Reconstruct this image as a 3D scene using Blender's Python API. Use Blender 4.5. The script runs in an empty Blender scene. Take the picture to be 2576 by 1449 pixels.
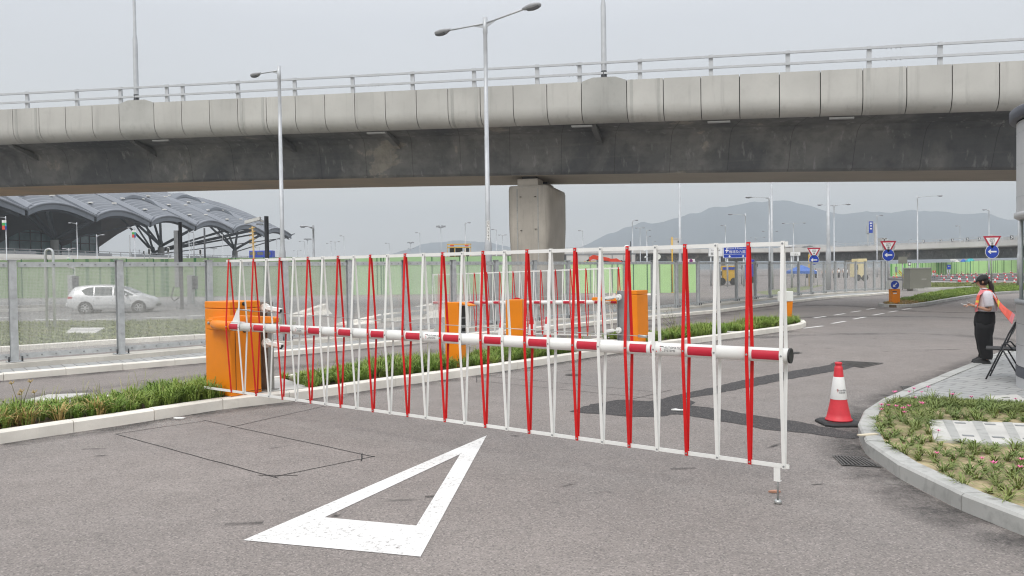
import bpy, bmesh, math, random
import numpy as np
from mathutils import Vector, Matrix
random.seed(11); np.random.seed(11)
rad = math.radians
sc = bpy.context.scene
COL = sc.collection

# ------------------------------------------------------------------ camera
# pixel units of the measuring grid: 2576 x 1449 for the whole frame
FPX = 1936.0; CAMH = 1.85
PITCH = math.atan(42.1/FPX); ROLL = 0.01325
_fw = Vector((0, math.cos(PITCH), -math.sin(PITCH)))
_u0 = Vector((0, math.sin(PITCH), math.cos(PITCH)))
_rh = math.cos(ROLL)*Vector((1, 0, 0)) - math.sin(ROLL)*_u0
_uh = math.sin(ROLL)*Vector((1, 0, 0)) + math.cos(ROLL)*_u0
CC = Vector((0, 0, CAMH))
cd = bpy.data.cameras.new("camera"); cam = bpy.data.objects.new("camera", cd); COL.objects.link(cam)
cd.sensor_fit = 'HORIZONTAL'; cd.sensor_width = 36; cd.lens = 36*FPX/2576
cd.clip_start = 0.1; cd.clip_end = 20000
mw = Matrix.Identity(4)
for i in range(3):
    mw[i][0] = _rh[i]; mw[i][1] = _uh[i]; mw[i][2] = -_fw[i]; mw[i][3] = CC[i]
cam.matrix_world = mw
sc.camera = cam

def ray(x, y): return _fw + (float(x)-1288)/FPX*_rh - (float(y)-724.5)/FPX*_uh
def G(x, y, z=0.0):
    """ground point (height z) seen at a measured place of the photo"""
    d = ray(x, y); return CC + d*((z-CAMH)/d.z)
def A(x, y, Y):
    """point at distance Y ahead"""
    d = ray(x, y); return CC + d*(Y/d.y)
def hz(x): return 682.4 - 0.01325*(x-1288)
def zat(x, y, Y): return A(x, y, Y).z

# ------------------------------------------------------------------ sky + sun
SUN_EL, SUN_AZ = 52.0, 205.0      # azimuth clockwise from +Y (behind, left of the camera)
HAZE_D = 0.00047
w = bpy.data.worlds.new("World"); sc.world = w; w.use_nodes = True
nt = w.node_tree; N = nt.nodes; Lk = nt.links; N.clear()
out = N.new('ShaderNodeOutputWorld'); bg = N.new('ShaderNodeBackground'); bg.inputs[1].default_value = 0.1
sky = N.new('ShaderNodeTexSky'); sky.sky_type = 'NISHITA'; sky.sun_disc = False
sky.sun_elevation = rad(SUN_EL); sky.sun_rotation = rad(SUN_AZ); sky.air_density = 1.6; sky.dust_density = 5; sky.ozone_density = 1
tc = N.new('ShaderNodeTexCoord'); sep = N.new('ShaderNodeSeparateXYZ')
Lk.new(tc.outputs['Generated'], sep.inputs[0])
cr = N.new('ShaderNodeValToRGB')
cr.color_ramp.elements[0].position = 0.0; cr.color_ramp.elements[0].color = (1.05, .985, .885, 1)
cr.color_ramp.elements[1].position = 1.0; cr.color_ramp.elements[1].color = (1.95, 1.98, 2.05, 1)
for p, c in ((.06, (1.0, .955, .88)), (.13, (.88, .875, .845)), (.22, (.81, .825, .85)), (.30, (.815, .835, .88)), (.55, (1.35, 1.38, 1.44))):
    e = cr.color_ramp.elements.new(p); e.color = (*c, 1)
Lk.new(sep.outputs[2], cr.inputs[0])
cl = N.new('ShaderNodeTexNoise'); cl.inputs['Scale'].default_value = 1.6; cl.inputs['Detail'].default_value = 5
mp = N.new('ShaderNodeMapping'); mp.inputs['Scale'].default_value = (1, 1, 3.5)
Lk.new(tc.outputs['Generated'], mp.inputs[0]); Lk.new(mp.outputs[0], cl.inputs['Vector'])
clr = N.new('ShaderNodeMapRange'); clr.inputs[1].default_value = .3; clr.inputs[2].default_value = .7
clr.inputs[3].default_value = 9.55; clr.inputs[4].default_value = 10.25
Lk.new(cl.outputs[0], clr.inputs[0])
mul = N.new('ShaderNodeVectorMath'); mul.operation = 'SCALE'
Lk.new(cr.outputs[0], mul.inputs[0]); Lk.new(clr.outputs[0], mul.inputs['Scale'])
mx = N.new('ShaderNodeMix'); mx.data_type = 'RGBA'; mx.inputs[0].default_value = .92
Lk.new(sky.outputs[0], mx.inputs[6]); Lk.new(mul.outputs[0], mx.inputs[7])
Lk.new(mx.outputs[2], bg.inputs[0]); Lk.new(bg.outputs[0], out.inputs[0])
ld = bpy.data.lights.new("sun", 'SUN'); ld.energy = 1.5; ld.angle = rad(20); ld.color = (1, .965, .91)
sun = bpy.data.objects.new("sun", ld); COL.objects.link(sun)
sd = Vector((math.sin(rad(SUN_AZ))*math.cos(rad(SUN_EL)), math.cos(rad(SUN_AZ))*math.cos(rad(SUN_EL)), math.sin(rad(SUN_EL))))
sun.rotation_euler = sd.to_track_quat('Z', 'Y').to_euler()
sc.view_settings.view_transform = 'Standard'; sc.view_settings.look = 'None'
sc.view_settings.exposure = 0.0; sc.view_settings.gamma = 1.0
sc.render.engine = 'CYCLES'
sc.cycles.max_bounces = 6; sc.cycles.diffuse_bounces = 3; sc.cycles.glossy_bounces = 3; sc.cycles.transmission_bounces = 4
sc.cycles.transparent_max_bounces = 12; sc.cycles.volume_bounces = 1
sc.cycles.caustics_reflective = False; sc.cycles.caustics_refractive = False
sc.cycles.use_denoising = True; sc.cycles.filter_width = 1.15

# ------------------------------------------------------------------ materials
def newmat(name):
    m = bpy.data.materials.new(name); m.use_nodes = True
    t = m.node_tree; b = t.nodes['Principled BSDF']
    return m, t, b
def nd(t, kind, **kw):
    n = t.nodes.new(kind)
    for k, v in kw.items(): setattr(n, k, v)
    return n
def noise(t, vec, scale, detail=4, rough=.55, dist=0):
    n = nd(t, 'ShaderNodeTexNoise'); n.inputs['Scale'].default_value = scale
    n.inputs['Detail'].default_value = detail; n.inputs['Roughness'].default_value = rough
    n.inputs['Distortion'].default_value = dist
    if vec is not None: t.links.new(vec, n.inputs['Vector'])
    return n.outputs[0]
def maprange(t, v, a, b, c=0., d=1.):
    n = nd(t, 'ShaderNodeMapRange'); t.links.new(v, n.inputs[0])
    for i, x in enumerate((a, b, c, d)): n.inputs[i+1].default_value = x
    return n.outputs[0]
def mixc(t, f, a, b, mode='MIX'):
    n = nd(t, 'ShaderNodeMix', data_type='RGBA', blend_type=mode)
    if isinstance(f, (int, float)): n.inputs[0].default_value = f
    else: t.links.new(f, n.inputs[0])
    for i, x in ((6, a), (7, b)):
        if isinstance(x, (tuple, list)): n.inputs[i].default_value = (*x[:3], 1)
        else: t.links.new(x, n.inputs[i])
    return n.outputs[2]
def vec(t, world=False, scale=None, rotz=0):
    if world:
        g = nd(t, 'ShaderNodeNewGeometry'); o = g.outputs['Position']
    else:
        g = nd(t, 'ShaderNodeTexCoord'); o = g.outputs['Object']
    if scale or rotz:
        m = nd(t, 'ShaderNodeMapping'); m.inputs['Scale'].default_value = scale or (1, 1, 1)
        m.inputs['Rotation'].default_value = (0, 0, rotz)
        t.links.new(o, m.inputs[0]); o = m.outputs[0]
    return o
def bump(t, b, h, strength=.3, dist=.01):
    n = nd(t, 'ShaderNodeBump'); n.inputs['Strength'].default_value = strength; n.inputs['Distance'].default_value = dist
    t.links.new(h, n.inputs['Height']); t.links.new(n.outputs[0], b.inputs['Normal'])
def M(name, col, rough=.6, metal=0., var=.10, scale=4., spec=.5, dirt=0., bmp=0., bscale=80., world=False, coat=0.):
    """plain material with real-world unevenness: mottling, fine grain, a little dirt"""
    m, t, b = newmat(name); v = vec(t, world)
    n1 = noise(t, v, scale, 5); f = maprange(t, n1, .3, .7)
    c = mixc(t, f, tuple(x*(1-var) for x in col), tuple(min(1, x*(1+var)) for x in col))
    if dirt:
        n2 = noise(t, v, scale*2.7, 6, .7); c = mixc(t, maprange(t, n2, .52, .8, 0, dirt), c, tuple(x*.35+.02 for x in col))
    t.links.new(c, b.inputs['Base Color'])
    b.inputs['Roughness'].default_value = rough; b.inputs['Metallic'].default_value = metal
    b.inputs['Specular IOR Level'].default_value = spec; b.inputs['Coat Weight'].default_value = coat
    if bmp: bump(t, b, noise(t, v, bscale, 3), bmp, .004)
    return m

def mat_asphalt(name, c0, c1, speck=.35, patch=.5):
    m, t, b = newmat(name); v = vec(t, True)
    big = noise(t, v, .35, 5, .6); mid = noise(t, v, 2.3, 5, .6); fine = noise(t, v, 60, 3, .7)
    gr = nd(t, 'ShaderNodeTexVoronoi'); gr.inputs['Scale'].default_value = 88; t.links.new(v, gr.inputs['Vector'])
    c = mixc(t, maprange(t, big, .35, .65), c0, c1); wide = noise(t, v, .11, 4, .6); c = mixc(t, maprange(t, wide, .46, .66, 0, .55), c, (c0[1]*.80, c0[1]*.80, c0[1]*.79))
    c = mixc(t, maprange(t, mid, .35, .7, 0, patch), c, tuple(x*.80 for x in c0))
    # exposed aggregate: single stones lighter or darker
    s = nd(t, 'ShaderNodeSeparateColor'); t.links.new(gr.outputs['Color'], s.inputs[0])
    c = mixc(t, maprange(t, s.outputs[0], .66, 1, 0, speck*1.1), c, (.52, .46, .43))
    c = mixc(t, maprange(t, s.outputs[1], .60, 1, 0, speck*1.6), c, (.075, .072, .072))
    c = mixc(t, maprange(t, fine, .45, .75, 0, speck), c, tuple(x*.6 for x in c0))
    # small oil spots and scuffs
    v2 = vec(t, True, (1, 2.2, 1), .5); sp = noise(t, v2, 1.7, 2, .4)
    c = mixc(t, maprange(t, sp, .735, .80, 0, .55), c, (.07, .066, .064))
    v3 = vec(t, True, (.35, 4.5, 1), -.25); st = noise(t, v3, 1.1, 4, .5)
    c = mixc(t, maprange(t, st, .66, .78, 0, .35), c, (.12, .115, .112))
    t.links.new(c, b.inputs['Base Color']); b.inputs['Roughness'].default_value = .88; b.inputs['Specular IOR Level'].default_value = .25
    bump(t, b, gr.outputs['Distance'], .35, .006)
    return m
ASPH = mat_asphalt("asphalt", (.236, .211, .196), (.295, .264, .245))
PATCH = mat_asphalt("asphalt_patch", (.052, .050, .052), (.072, .069, .069), .18, .35)
GRND = M("far_ground", (.26, .25, .235), .9, var=.18, scale=.05, world=True)

def mat_concrete(name, col, streak=.4, spots=.3, rough=.85, seam=False, base=2.):
    m, t, b = newmat(name); v = vec(t, True)
    n1 = noise(t, v, .5*base, 6, .6); n2 = noise(t, v, 4*base, 5, .6)
    vs = vec(t, True, (3, 3, .18)); n3 = noise(t, vs, 1.4*base, 5, .65)
    c = mixc(t, maprange(t, n1, .3, .7), tuple(x*.82 for x in col), tuple(x*1.12 for x in col))
    c = mixc(t, maprange(t, n2, .5, .8, 0, spots), c, tuple(x*.6 for x in col))
    c = mixc(t, maprange(t, n3, .55, .8, 0, streak), c, tuple(x*.45 for x in col))
    oi = nd(t, 'ShaderNodeObjectInfo'); c = mixc(t, maprange(t, oi.outputs['Random'], 0, 1, 0, .22), c, tuple(x*.62 for x in col))
    t.links.new(c, b.inputs['Base Color']); b.inputs['Roughness'].default_value = rough; b.inputs['Specular IOR Level'].default_value = .25
    bump(t, b, n2, .15, .01)
    return m
PARAP = mat_concrete("parapet_concrete", (.545, .54, .51), .45, .30, base=.8)
PARAP2 = mat_concrete("parapet_concrete_stained", (.48, .48, .455), .45, .5, base=.9)
FARC = mat_concrete("far_concrete", (.62, .61, .585), .25, .2, base=.3)
KERB = mat_concrete("kerb_concrete", (.88, .84, .76), .15, .35, base=3)
KERB2 = mat_concrete("kerb_concrete_weathered", (.45, .45, .43), .75, .95, base=2.2)
PLINTH = mat_concrete("plinth_concrete", (.62, .59, .53), .3, .4, base=2)
SLAB = mat_concrete("slab_concrete", (.56, .55, .52), .1, .35, base=3)
PIERC = mat_concrete("pier_concrete", (.50, .465, .41), .55, .4, base=1.2)

def mat_girder():
    m, t, b = newmat("girder_concrete"); v = vec(t, True)
    n1 = noise(t, v, .22, 6, .62, .6); n2 = noise(t, v, 1.7, 6, .65)
    vs = vec(t, True, (2.6, 2.6, .13)); n3 = noise(t, vs, 1.1, 5, .6)
    vh = vec(t, True, (.12, .12, 2.6)); n4 = noise(t, vh, 1.2, 4, .6)
    c = mixc(t, maprange(t, n1, .40, .60), (.135, .141, .147), (.24, .24, .232))
    c = mixc(t, maprange(t, n1, .60, .62, 0, .85), c, (.37, .345, .30))      # unpainted bare patches
    c = mixc(t, maprange(t, n2, .45, .70, 0, .45), c, (.07, .076, .083))
    sx = nd(t, 'ShaderNodeSeparateXYZ'); t.links.new(v, sx.inputs[0]); fr = nd(t, 'ShaderNodeMath', operation='FRACT'); dv = nd(t, 'ShaderNodeMath', operation='MULTIPLY'); dv.inputs[1].default_value = .42; t.links.new(sx.outputs[0], dv.inputs[0]); t.links.new(dv.outputs[0], fr.inputs[0]); c = mixc(t, maprange(t, fr.outputs[0], .985, .99, 0, .5), c, (.06, .06, .06))
    c = mixc(t, maprange(t, n3, .59, .70, 0, .6), c, (.36, .36, .35))        # lime runs
    c = mixc(t, maprange(t, n4, .60, .75, 0, .35), c, (.25, .25, .24))
    t.links.new(c, b.inputs['Base Color']); b.inputs['Roughness'].default_value = .85; b.inputs['Specular IOR Level'].default_value = .2
    bump(t, b, n2, .2, .02)
    return m
GIRD = mat_girder()
def mat_soffit():
    m, t, b = newmat("soffit_boards"); v = vec(t, True, (.25, 5, 1), -.27)
    n1 = noise(t, v, 1.0, 5, .6); n2 = noise(t, vec(t, True), .4, 4)
    c = mixc(t, maprange(t, n1, .35, .7), (.66, .44, .27), (.46, .34, .24))
    g = nd(t, 'ShaderNodeSeparateXYZ'); t.links.new(vec(t, True), g.inputs[0])
    c = mixc(t, maprange(t, g.outputs[0], -20, 2, .10, .85), c, (.42, .40, .36)); c = mixc(t, maprange(t, n2, .45, .7, 0, .4), c, (.30, .28, .25))
    c = mixc(t, maprange(t, n1, .66, .74, 0, .7), c, (.10, .09, .08))
    t.links.new(c, b.inputs['Base Color']); b.inputs['Roughness'].default_value = .8
    return m
SOFF = mat_soffit()

def mat_paving():
    m, t, b = newmat("brick_paving"); v = vec(t, True, (1, 1, 1), rad(52))
    br = nd(t, 'ShaderNodeTexBrick'); t.links.new(v, br.inputs['Vector'])
    br.inputs['Scale'].default_value = 1; br.inputs['Brick Width'].default_value = .42; br.inputs['Row Height'].default_value = .21
    br.inputs['Mortar Size'].default_value = .012; br.inputs['Mortar Smooth'].default_value = .1
    br.inputs['Color1'].default_value = (.34, .345, .34, 1); br.inputs['Color2'].default_value = (.40, .40, .39, 1)
    br.inputs['Mortar'].default_value = (.20, .20, .195, 1); br.inputs['Bias'].default_value = 0
    n = noise(t, vec(t, True), 3, 5)
    c = mixc(t, maprange(t, n, .4, .7, 0, .35), br.outputs[0], (.26, .26, .255))
    t.links.new(c, b.inputs['Base Color']); b.inputs['Roughness'].default_value = .85
    bump(t, b, maprange(t, br.outputs['Fac'], 0, 1, 1, 0), .5, .006)
    return m
PAVE = mat_paving()

def mat_paint(name="road_paint", worn=.35):
    m, t, b = newmat(name); v = vec(t, True)
    n1 = noise(t, v, 26, 6, .8); n2 = noise(t, v, 1.6, 3); cr = nd(t, 'ShaderNodeTexVoronoi', feature='DISTANCE_TO_EDGE')
    cr.inputs['Scale'].default_value = 14; vv = vec(t, True); t.links.new(vv, cr.inputs['Vector'])
    vs = vec(t, True, (1.2, 26, 1), .62); scr = noise(t, vs, 1, 3)
    c = mixc(t, maprange(t, n2, .3, .7), (.79, .78, .76), (.68, .67, .65))
    c = mixc(t, maprange(t, cr.outputs[0], 0, .016, .35, 0), c, (.35, .34, .33))
    c = mixc(t, maprange(t, scr, .66, .8, 0, .45), c, (.42, .41, .41))
    nn = nd(t, 'ShaderNodeMath', operation='MULTIPLY'); t.links.new(maprange(t, n1, .53, .64), nn.inputs[0]); t.links.new(maprange(t, n2, .36, .58, .12, 1), nn.inputs[1])
    c = mixc(t, nn.outputs[0], c, (.22, .205, .195))
    t.links.new(c, b.inputs['Base Color']); b.inputs['Roughness'].default_value = .7
    return m
RPAINT = mat_paint()
SAND = M("sandy_soil", (.46, .375, .225), .95, var=.22, scale=7, dirt=.35, bmp=.5, bscale=40, world=True)
SOIL = M("brown_soil", (.13, .095, .06), .95, var=.3, scale=8, world=True)
def mat_leaf(name, a, bcol, dry=None):
    m, t, b = newmat(name); oi = nd(t, 'ShaderNodeTexCoord'); n = noise(t, oi.outputs['Object'], 2.2, 4); n2 = noise(t, oi.outputs['Object'], 35, 1)
    c = mixc(t, maprange(t, n, .35, .65), a, bcol)
    c = mixc(t, maprange(t, n2, .35, .7, 0, .5), c, tuple(x*.5 for x in a))
    if dry: c = mixc(t, maprange(t, noise(t, oi.outputs['Object'], 1.3, 3), .58, .68, 0, .9), c, dry)
    t.links.new(c, b.inputs['Base Color']); b.inputs['Roughness'].default_value = .6; b.inputs['Specular IOR Level'].default_value = .25
    return m
GRASS = mat_leaf("grass_blades", (.16, .27, .045), (.31, .40, .09))
GRASS2 = mat_leaf("far_grass", (.19, .23, .08), (.27, .30, .12), (.34, .32, .16))
LAWN = M("lawn_soil", (.17, .19, .085), .95, var=.3, scale=3, dirt=.4, world=True)
BEDLEAF = mat_leaf("bed_leaves", (.15, .21, .06), (.27, .31, .10))
DRYLEAF = mat_leaf("dry_grass", (.56, .42, .17), (.40, .27, .10))
WEED = M("weed_stem", (.14, .13, .07), .8)
PINK = M("pink_petals", (.75, .16, .36), .5)

ORANGE = M("orange_paint", (.83, .245, .006), .38, var=.07, scale=1.5, spec=.4, dirt=.10)
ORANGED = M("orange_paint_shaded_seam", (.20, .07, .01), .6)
WHITE = M("white_paint", (.80, .80, .775), .4, var=.04, scale=3, dirt=.11)
RED = M("red_paint", (.62, .013, .014), .5, spec=.25, var=.10, scale=3, dirt=.12)
REFL = M("red_reflector", (.50, .012, .035), .35, var=.06, scale=20)
BLACK = M("black_rubber", (.02, .02, .021), .6)
BLACKM = M("black_metal", (.035, .037, .042), .45, var=.15)
GALV = M("galvanised_steel", (.50, .52, .53), .5, metal=.35, var=.14, scale=9, dirt=.12)
GALVD = M("dull_steel", (.30, .31, .32), .5, metal=.4, var=.12, scale=6, dirt=.15)
STAIN = M("stainless_post", (.32, .31, .29), .45, metal=.5, var=.2, scale=5, dirt=.2)
STEELR = M("steel_rod", (.42, .43, .42), .4, metal=.7)
POLE = M("lamp_pole_steel", (.50, .52, .54), .48, metal=.25, var=.10, scale=3, dirt=.12)
RAILG = M("rail_grey_paint", (.50, .52, .54), .5, var=.06)
LAMPH = M("lamp_housing", (.36, .37, .39), .5, var=.08)
LAMPG = M("lamp_glass", (.16, .17, .19), .2, var=.06)
INK = M("print_black", (.03, .03, .035), .5)
INKR = M("print_red", (.55, .03, .05), .5)
INKW = M("print_white", (.82, .82, .82), .5)
SIGNB = M("sign_blue", (.012, .055, .42), .4)
SIGNR = M("sign_red", (.46, .02, .05), .4)
SIGNBACK = M("sign_back", (.52, .53, .53), .5, metal=.2)
CONER = M("cone_red", (.62, .035, .05), .5, var=.08, scale=9, dirt=.08)
CONEW = M("cone_sleeve", (.78, .78, .77), .45, var=.05, dirt=.06)
GRATE = M("cast_iron", (.10, .095, .09), .7, var=.25, scale=10)
DARKH = M("dark_gap", (.012, .012, .012), .9)
CAR = M("silver_car_paint", (.63, .64, .65), .35, metal=.15, var=.03, coat=.6)
GLASSD = M("car_glass", (.10, .115, .115), .08, var=.1, spec=.8)
TYRE = M("tyre", (.03, .03, .03), .8)
RIM = M("alloy_rim", (.55, .56, .57), .3, metal=.6)
TLAMP = M("tail_light", (.40, .03, .04), .25)
HLAMP = M("head_light", (.60, .62, .63), .15)
LGREEN = M("hoarding_light_green", (.53, .85, .36), .5, var=.05, scale=.7)
MGREEN = M("hoarding_mid_green", (.06, .38, .065), .5, var=.08)
DGREEN = M("hoarding_dark_green", (.03, .14, .05), .6, var=.12)
OLIVED = M("hoarding_deep_olive", (.10, .20, .10), .6)
LGREEN2 = M("hoarding_pale_green", (.38, .58, .31), .5, var=.06, scale=.7)
OGREEN = M("hoarding_olive_green", (.24, .335, .185), .6, var=.10, scale=.8, dirt=.08)
BLUE = M("blue_bodywork", (.02, .055, .42), .4)
TARP = M("blue_tarpaulin", (.035, .14, .50), .6, var=.2)
TEAL = M("teal_tarpaulin", (.05, .42, .45), .6, var=.25)
YELLOW = M("yellow_paint", (.72, .43, .03), .5)
CRANER = M("crane_red", (.66, .065, .035), .42, var=.06)
PALEY = M("pale_yellow", (.72, .62, .35), .6)
KIOSKM = M("kiosk_panel", (.54, .545, .555), .42, metal=.1, var=.05, scale=1.5, dirt=.06)
KIOSKD = M("kiosk_band", (.075, .08, .10), .5, var=.1)
BOXG = mat_concrete("cabinet_grey_green", (.235, .235, .20), .25, .3, base=1.)
ROOFM = None
def mat_roof():
    m, t, b = newmat("standing_seam_roof"); tc = nd(t, 'ShaderNodeTexCoord')
    sp = nd(t, 'ShaderNodeSeparateXYZ'); t.links.new(tc.outputs['UV'], sp.inputs[0])
    wv = nd(t, 'ShaderNodeMath', operation='FRACT'); mu = nd(t, 'ShaderNodeMath', operation='MULTIPLY'); mu.inputs[1].default_value = 1/1.25
    t.links.new(sp.outputs[1], mu.inputs[0]); t.links.new(mu.outputs[0], wv.inputs[0])
    n = noise(t, tc.outputs['Object'], .1, 4)
    c = mixc(t, maprange(t, n, .35, .65), (.095, .105, .125), (.125, .135, .155))
    c = mixc(t, maprange(t, wv.outputs[0], .70, .85, 0, 1), c, (.21, .225, .25))
    t.links.new(c, b.inputs['Base Color']); b.inputs['Roughness'].default_value = .5; b.inputs['Metallic'].default_value = .15
    return m
ROOFM = mat_roof()
FASCIA = M("roof_fascia", (.15, .165, .19), .5, metal=.1, var=.06, scale=.3)
FASCIAL = M("roof_edge_tube", (.20, .215, .245), .45, var=.05, scale=.3)
CEILM = M("timber_ceiling", (.075, .058, .05), .8, var=.15, scale=.3)
DARKST = M("dark_steel_tree", (.045, .05, .06), .6, var=.1)
CONCB = M("column_concrete", (.26, .26, .25), .85, var=.1, scale=.5)
TGLASS = M("teal_glazing", (.20, .33, .35), .12, var=.35, scale=.25, spec=.7)
MULL = M("mullion", (.045, .055, .06), .5)
PALEW = M("pale_wall", (.86, .84, .79), .8, var=.06, scale=.1, dirt=.08, world=True)
SKIN = M("skin", (.50, .27, .18), .5, var=.06, scale=12)
SHIRT = M("white_shirt", (.72, .68, .72), .8, var=.06, scale=18)
TROUS = M("black_trousers", (.012, .012, .014), .85, var=.2)
HAIR = M("dark_hair", (.022, .012, .010), .5, var=.3, scale=40)
CAPM = M("black_cap", (.016, .016, .018), .75)
VEST = M("hi_vis_orange", (.88, .13, .08), .55, var=.10, scale=9)
VESTP = M("hi_vis_pink_edge", (.85, .25, .27), .5)
VESTY = M("reflective_yellow", (.86, .66, .05), .4)
PAPER = M("paper", (.78, .78, .76), .7)
HILLM = M("hill_scrub", (.045, .06, .066), .95, var=.3, scale=.004, world=True)
TWOOD = M("bamboo", (.55, .38, .16), .7, var=.15, scale=6)

def mat_mesh(name='expanded_metal_mesh', hi=.42, lo=.19, k=1.):
    """expanded-metal sheet: small openings between grey strands"""
    m, t, b = newmat(name); v = vec(t, True)
    n = noise(t, v, 1.1, 3); tr = nd(t, 'ShaderNodeBsdfTransparent'); ms = nd(t, 'ShaderNodeMixShader')
    vo = nd(t, 'ShaderNodeTexVoronoi', feature='DISTANCE_TO_EDGE'); vo.inputs['Scale'].default_value = 62; vo.inputs['Randomness'].default_value = .12
    vm = vec(t, True, (1, 1, .55)); t.links.new(vm, vo.inputs['Vector'])
    f = maprange(t, vo.outputs[0], .05, .30, hi, lo)
    t.links.new(mixc(t, maprange(t, n, .3, .7), (.72*k, .73*k, .70*k), (.80*k, .805*k, .77*k)), b.inputs['Base Color'])
    b.inputs['Roughness'].default_value = .6; b.inputs['Metallic'].default_value = 0.1
    t.links.new(f, ms.inputs[0]); t.links.new(tr.outputs[0], ms.inputs[1]); t.links.new(b.outputs[0], ms.inputs[2])
    t.links.new(ms.outputs[0], t.nodes['Material Output'].inputs[0])
    return m
MESH = mat_mesh(); MESH2 = mat_mesh('fine_metal_mesh', .30, .11, .8)
def mat_glass():
    m, t, b = newmat("kiosk_glass"); b.inputs['Base Color'].default_value = (.35, .48, .44, 1); b.inputs['Roughness'].default_value = .05
    tr = nd(t, 'ShaderNodeBsdfTransparent'); tr.inputs[0].default_value = (.55, .72, .66, 1); ms = nd(t, 'ShaderNodeMixShader'); ms.inputs[0].default_value = .35
    t.links.new(tr.outputs[0], ms.inputs[1]); t.links.new(b.outputs[0], ms.inputs[2]); t.links.new(ms.outputs[0], t.nodes['Material Output'].inputs[0])
    return m
KGLASS = mat_glass()

# ------------------------------------------------------------------ mesh helpers
class MB:
    def __init__(s): s.v = []; s.f = []; s.m = []; s.s = []; s.uv = {}
    def add(s, vs, fs, mi=0, smooth=False):
        o = len(s.v); s.v += [tuple(x) for x in vs]
        s.f += [tuple(i+o for i in f) for f in fs]; s.m += [mi]*len(fs); s.s += [smooth]*len(fs)
        return s
    def box(s, c, d, rot=None, mi=0):
        c = Vector(c); h = [x/2 for x in d]; vs = []
        for x in (-1, 1):
            for y in (-1, 1):
                for z in (-1, 1):
                    p = Vector((x*h[0], y*h[1], z*h[2])); p = rot @ p if rot is not None else p
                    vs.append(c+p)
        return s.add(vs, [(0, 1, 3, 2), (4, 6, 7, 5), (0, 4, 5, 1), (2, 3, 7, 6), (0, 2, 6, 4), (1, 5, 7, 3)], mi)
    def bar(s, p, q, wd, ht, mi=0, up=(0, 0, 1)):
        p = Vector(p); q = Vector(q); d = (q-p); L = d.length; d.normalize(); up = Vector(up)
        sd_ = d.cross(up); sd_ = sd_.normalized() if sd_.length > 1e-5 else Vector((1, 0, 0)); u = sd_.cross(d)
        R = Matrix((d, sd_, u)).transposed()
        return s.box((p+q)/2, (L, wd, ht), R, mi)
    def tube(s, pts, r, n=10, mi=0, cap=True, flat=1.0):
        pts = [Vector(p) for p in pts]; k = len(pts)
        rs = r if isinstance(r, (list, tuple)) else [r]*k
        vs = []; prev = None
        for i, p in enumerate(pts):
            d = (pts[min(i+1, k-1)]-pts[max(i-1, 0)]).normalized()
            if prev is None:
                a = Vector((0, 0, 1)) if abs(d.z) < .9 else Vector((1, 0, 0)); u = a.cross(d).normalized()
            else:
                u = (prev - d*prev.dot(d)).normalized()
            prev = u; v_ = d.cross(u)
            for j in range(n):
                a = 2*math.pi*j/n; vs.append(p+(u*math.cos(a)+v_*math.sin(a)*flat)*rs[i])
        fs = [(i*n+j, i*n+(j+1) % n, (i+1)*n+(j+1) % n, (i+1)*n+j) for i in range(k-1) for j in range(n)]
        s.add(vs, fs, mi, True)
        if cap:
            o = len(s.v)-len(vs)
            for ids in (range(n-1, -1, -1), range((k-1)*n, k*n)):
                s.f.append(tuple(o+i for i in ids)); s.m.append(mi); s.s.append(False)
        return s
    def lathe(s, prof, c=(0, 0, 0), n=24, mi=0, smooth=True, mis=None, a0=0., a1=2*math.pi):
        c = Vector(c); full = abs(a1-a0-2*math.pi) < 1e-6; cols = n if full else n+1; vs = []
        for r_, z in prof:
            for j in range(cols):
                a = a0+(a1-a0)*j/n; vs.append(c+Vector((r_*math.cos(a), r_*math.sin(a), z)))
        for i in range(len(prof)-1):
            fs = [(j, (j+1) % cols, cols+(j+1) % cols, cols+j) for j in range(cols if full else n)]
            if i == 0: o = len(s.v); s.v += [tuple(x) for x in vs]
            for f in fs:
                s.f.append(tuple(o+i*cols+k for k in f)); s.m.append(mis[i] if mis else mi); s.s.append(smooth)
        return s
    def prism(s, poly, z0, z1, mi=0, mside=None):
        n = len(poly); zz0 = z0 if isinstance(z0, (list, tuple)) else [z0]*n; zz1 = z1 if isinstance(z1, (list, tuple)) else [z1]*n
        vs = [(p[0], p[1], a) for p, a in zip(poly, zz0)]+[(p[0], p[1], a) for p, a in zip(poly, zz1)]
        s.add(vs, [tuple(range(n, 2*n)), tuple(range(n-1, -1, -1))], mi)
        o = len(s.v)-2*n
        for i in range(n):
            j = (i+1) % n; s.f.append((o+i, o+j, o+n+j, o+n+i)); s.m.append(mi if mside is None else mside); s.s.append(False)
        return s
    def plate(s, poly, frame, thick, mi=0):
        """2D polygon in a frame (origin, u, v, n) extruded along n"""
        o_, u, v_, n_ = [Vector(x) for x in frame]; k = len(poly)
        vs = [o_+u*p[0]+v_*p[1] for p in poly]+[o_+u*p[0]+v_*p[1]+n_*thick for p in poly]
        fs = [tuple(range(k-1, -1, -1)), tuple(range(k, 2*k))]+[(i, (i+1) % k, k+(i+1) % k, k+i) for i in range(k)]
        return s.add(vs, fs, mi)
    def loft(s, secs, mi=0, closed=True, cap=True, smooth=True):
        n = len(secs[0]); vs = [p for q in secs for p in q]; k = len(secs)
        fs = [(i*n+j, i*n+(j+1) % n, (i+1)*n+(j+1) % n, (i+1)*n+j) for i in range(k-1) for j in range(n if closed else n-1)]
        s.add(vs, fs, mi, smooth)
        if cap and closed:
            o = len(s.v)-len(vs)
            s.f.append(tuple(o+i for i in range(n-1, -1, -1))); s.m.append(mi); s.s.append(False)
            s.f.append(tuple(o+(k-1)*n+i for i in range(n))); s.m.append(mi); s.s.append(False)
        return s
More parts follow.
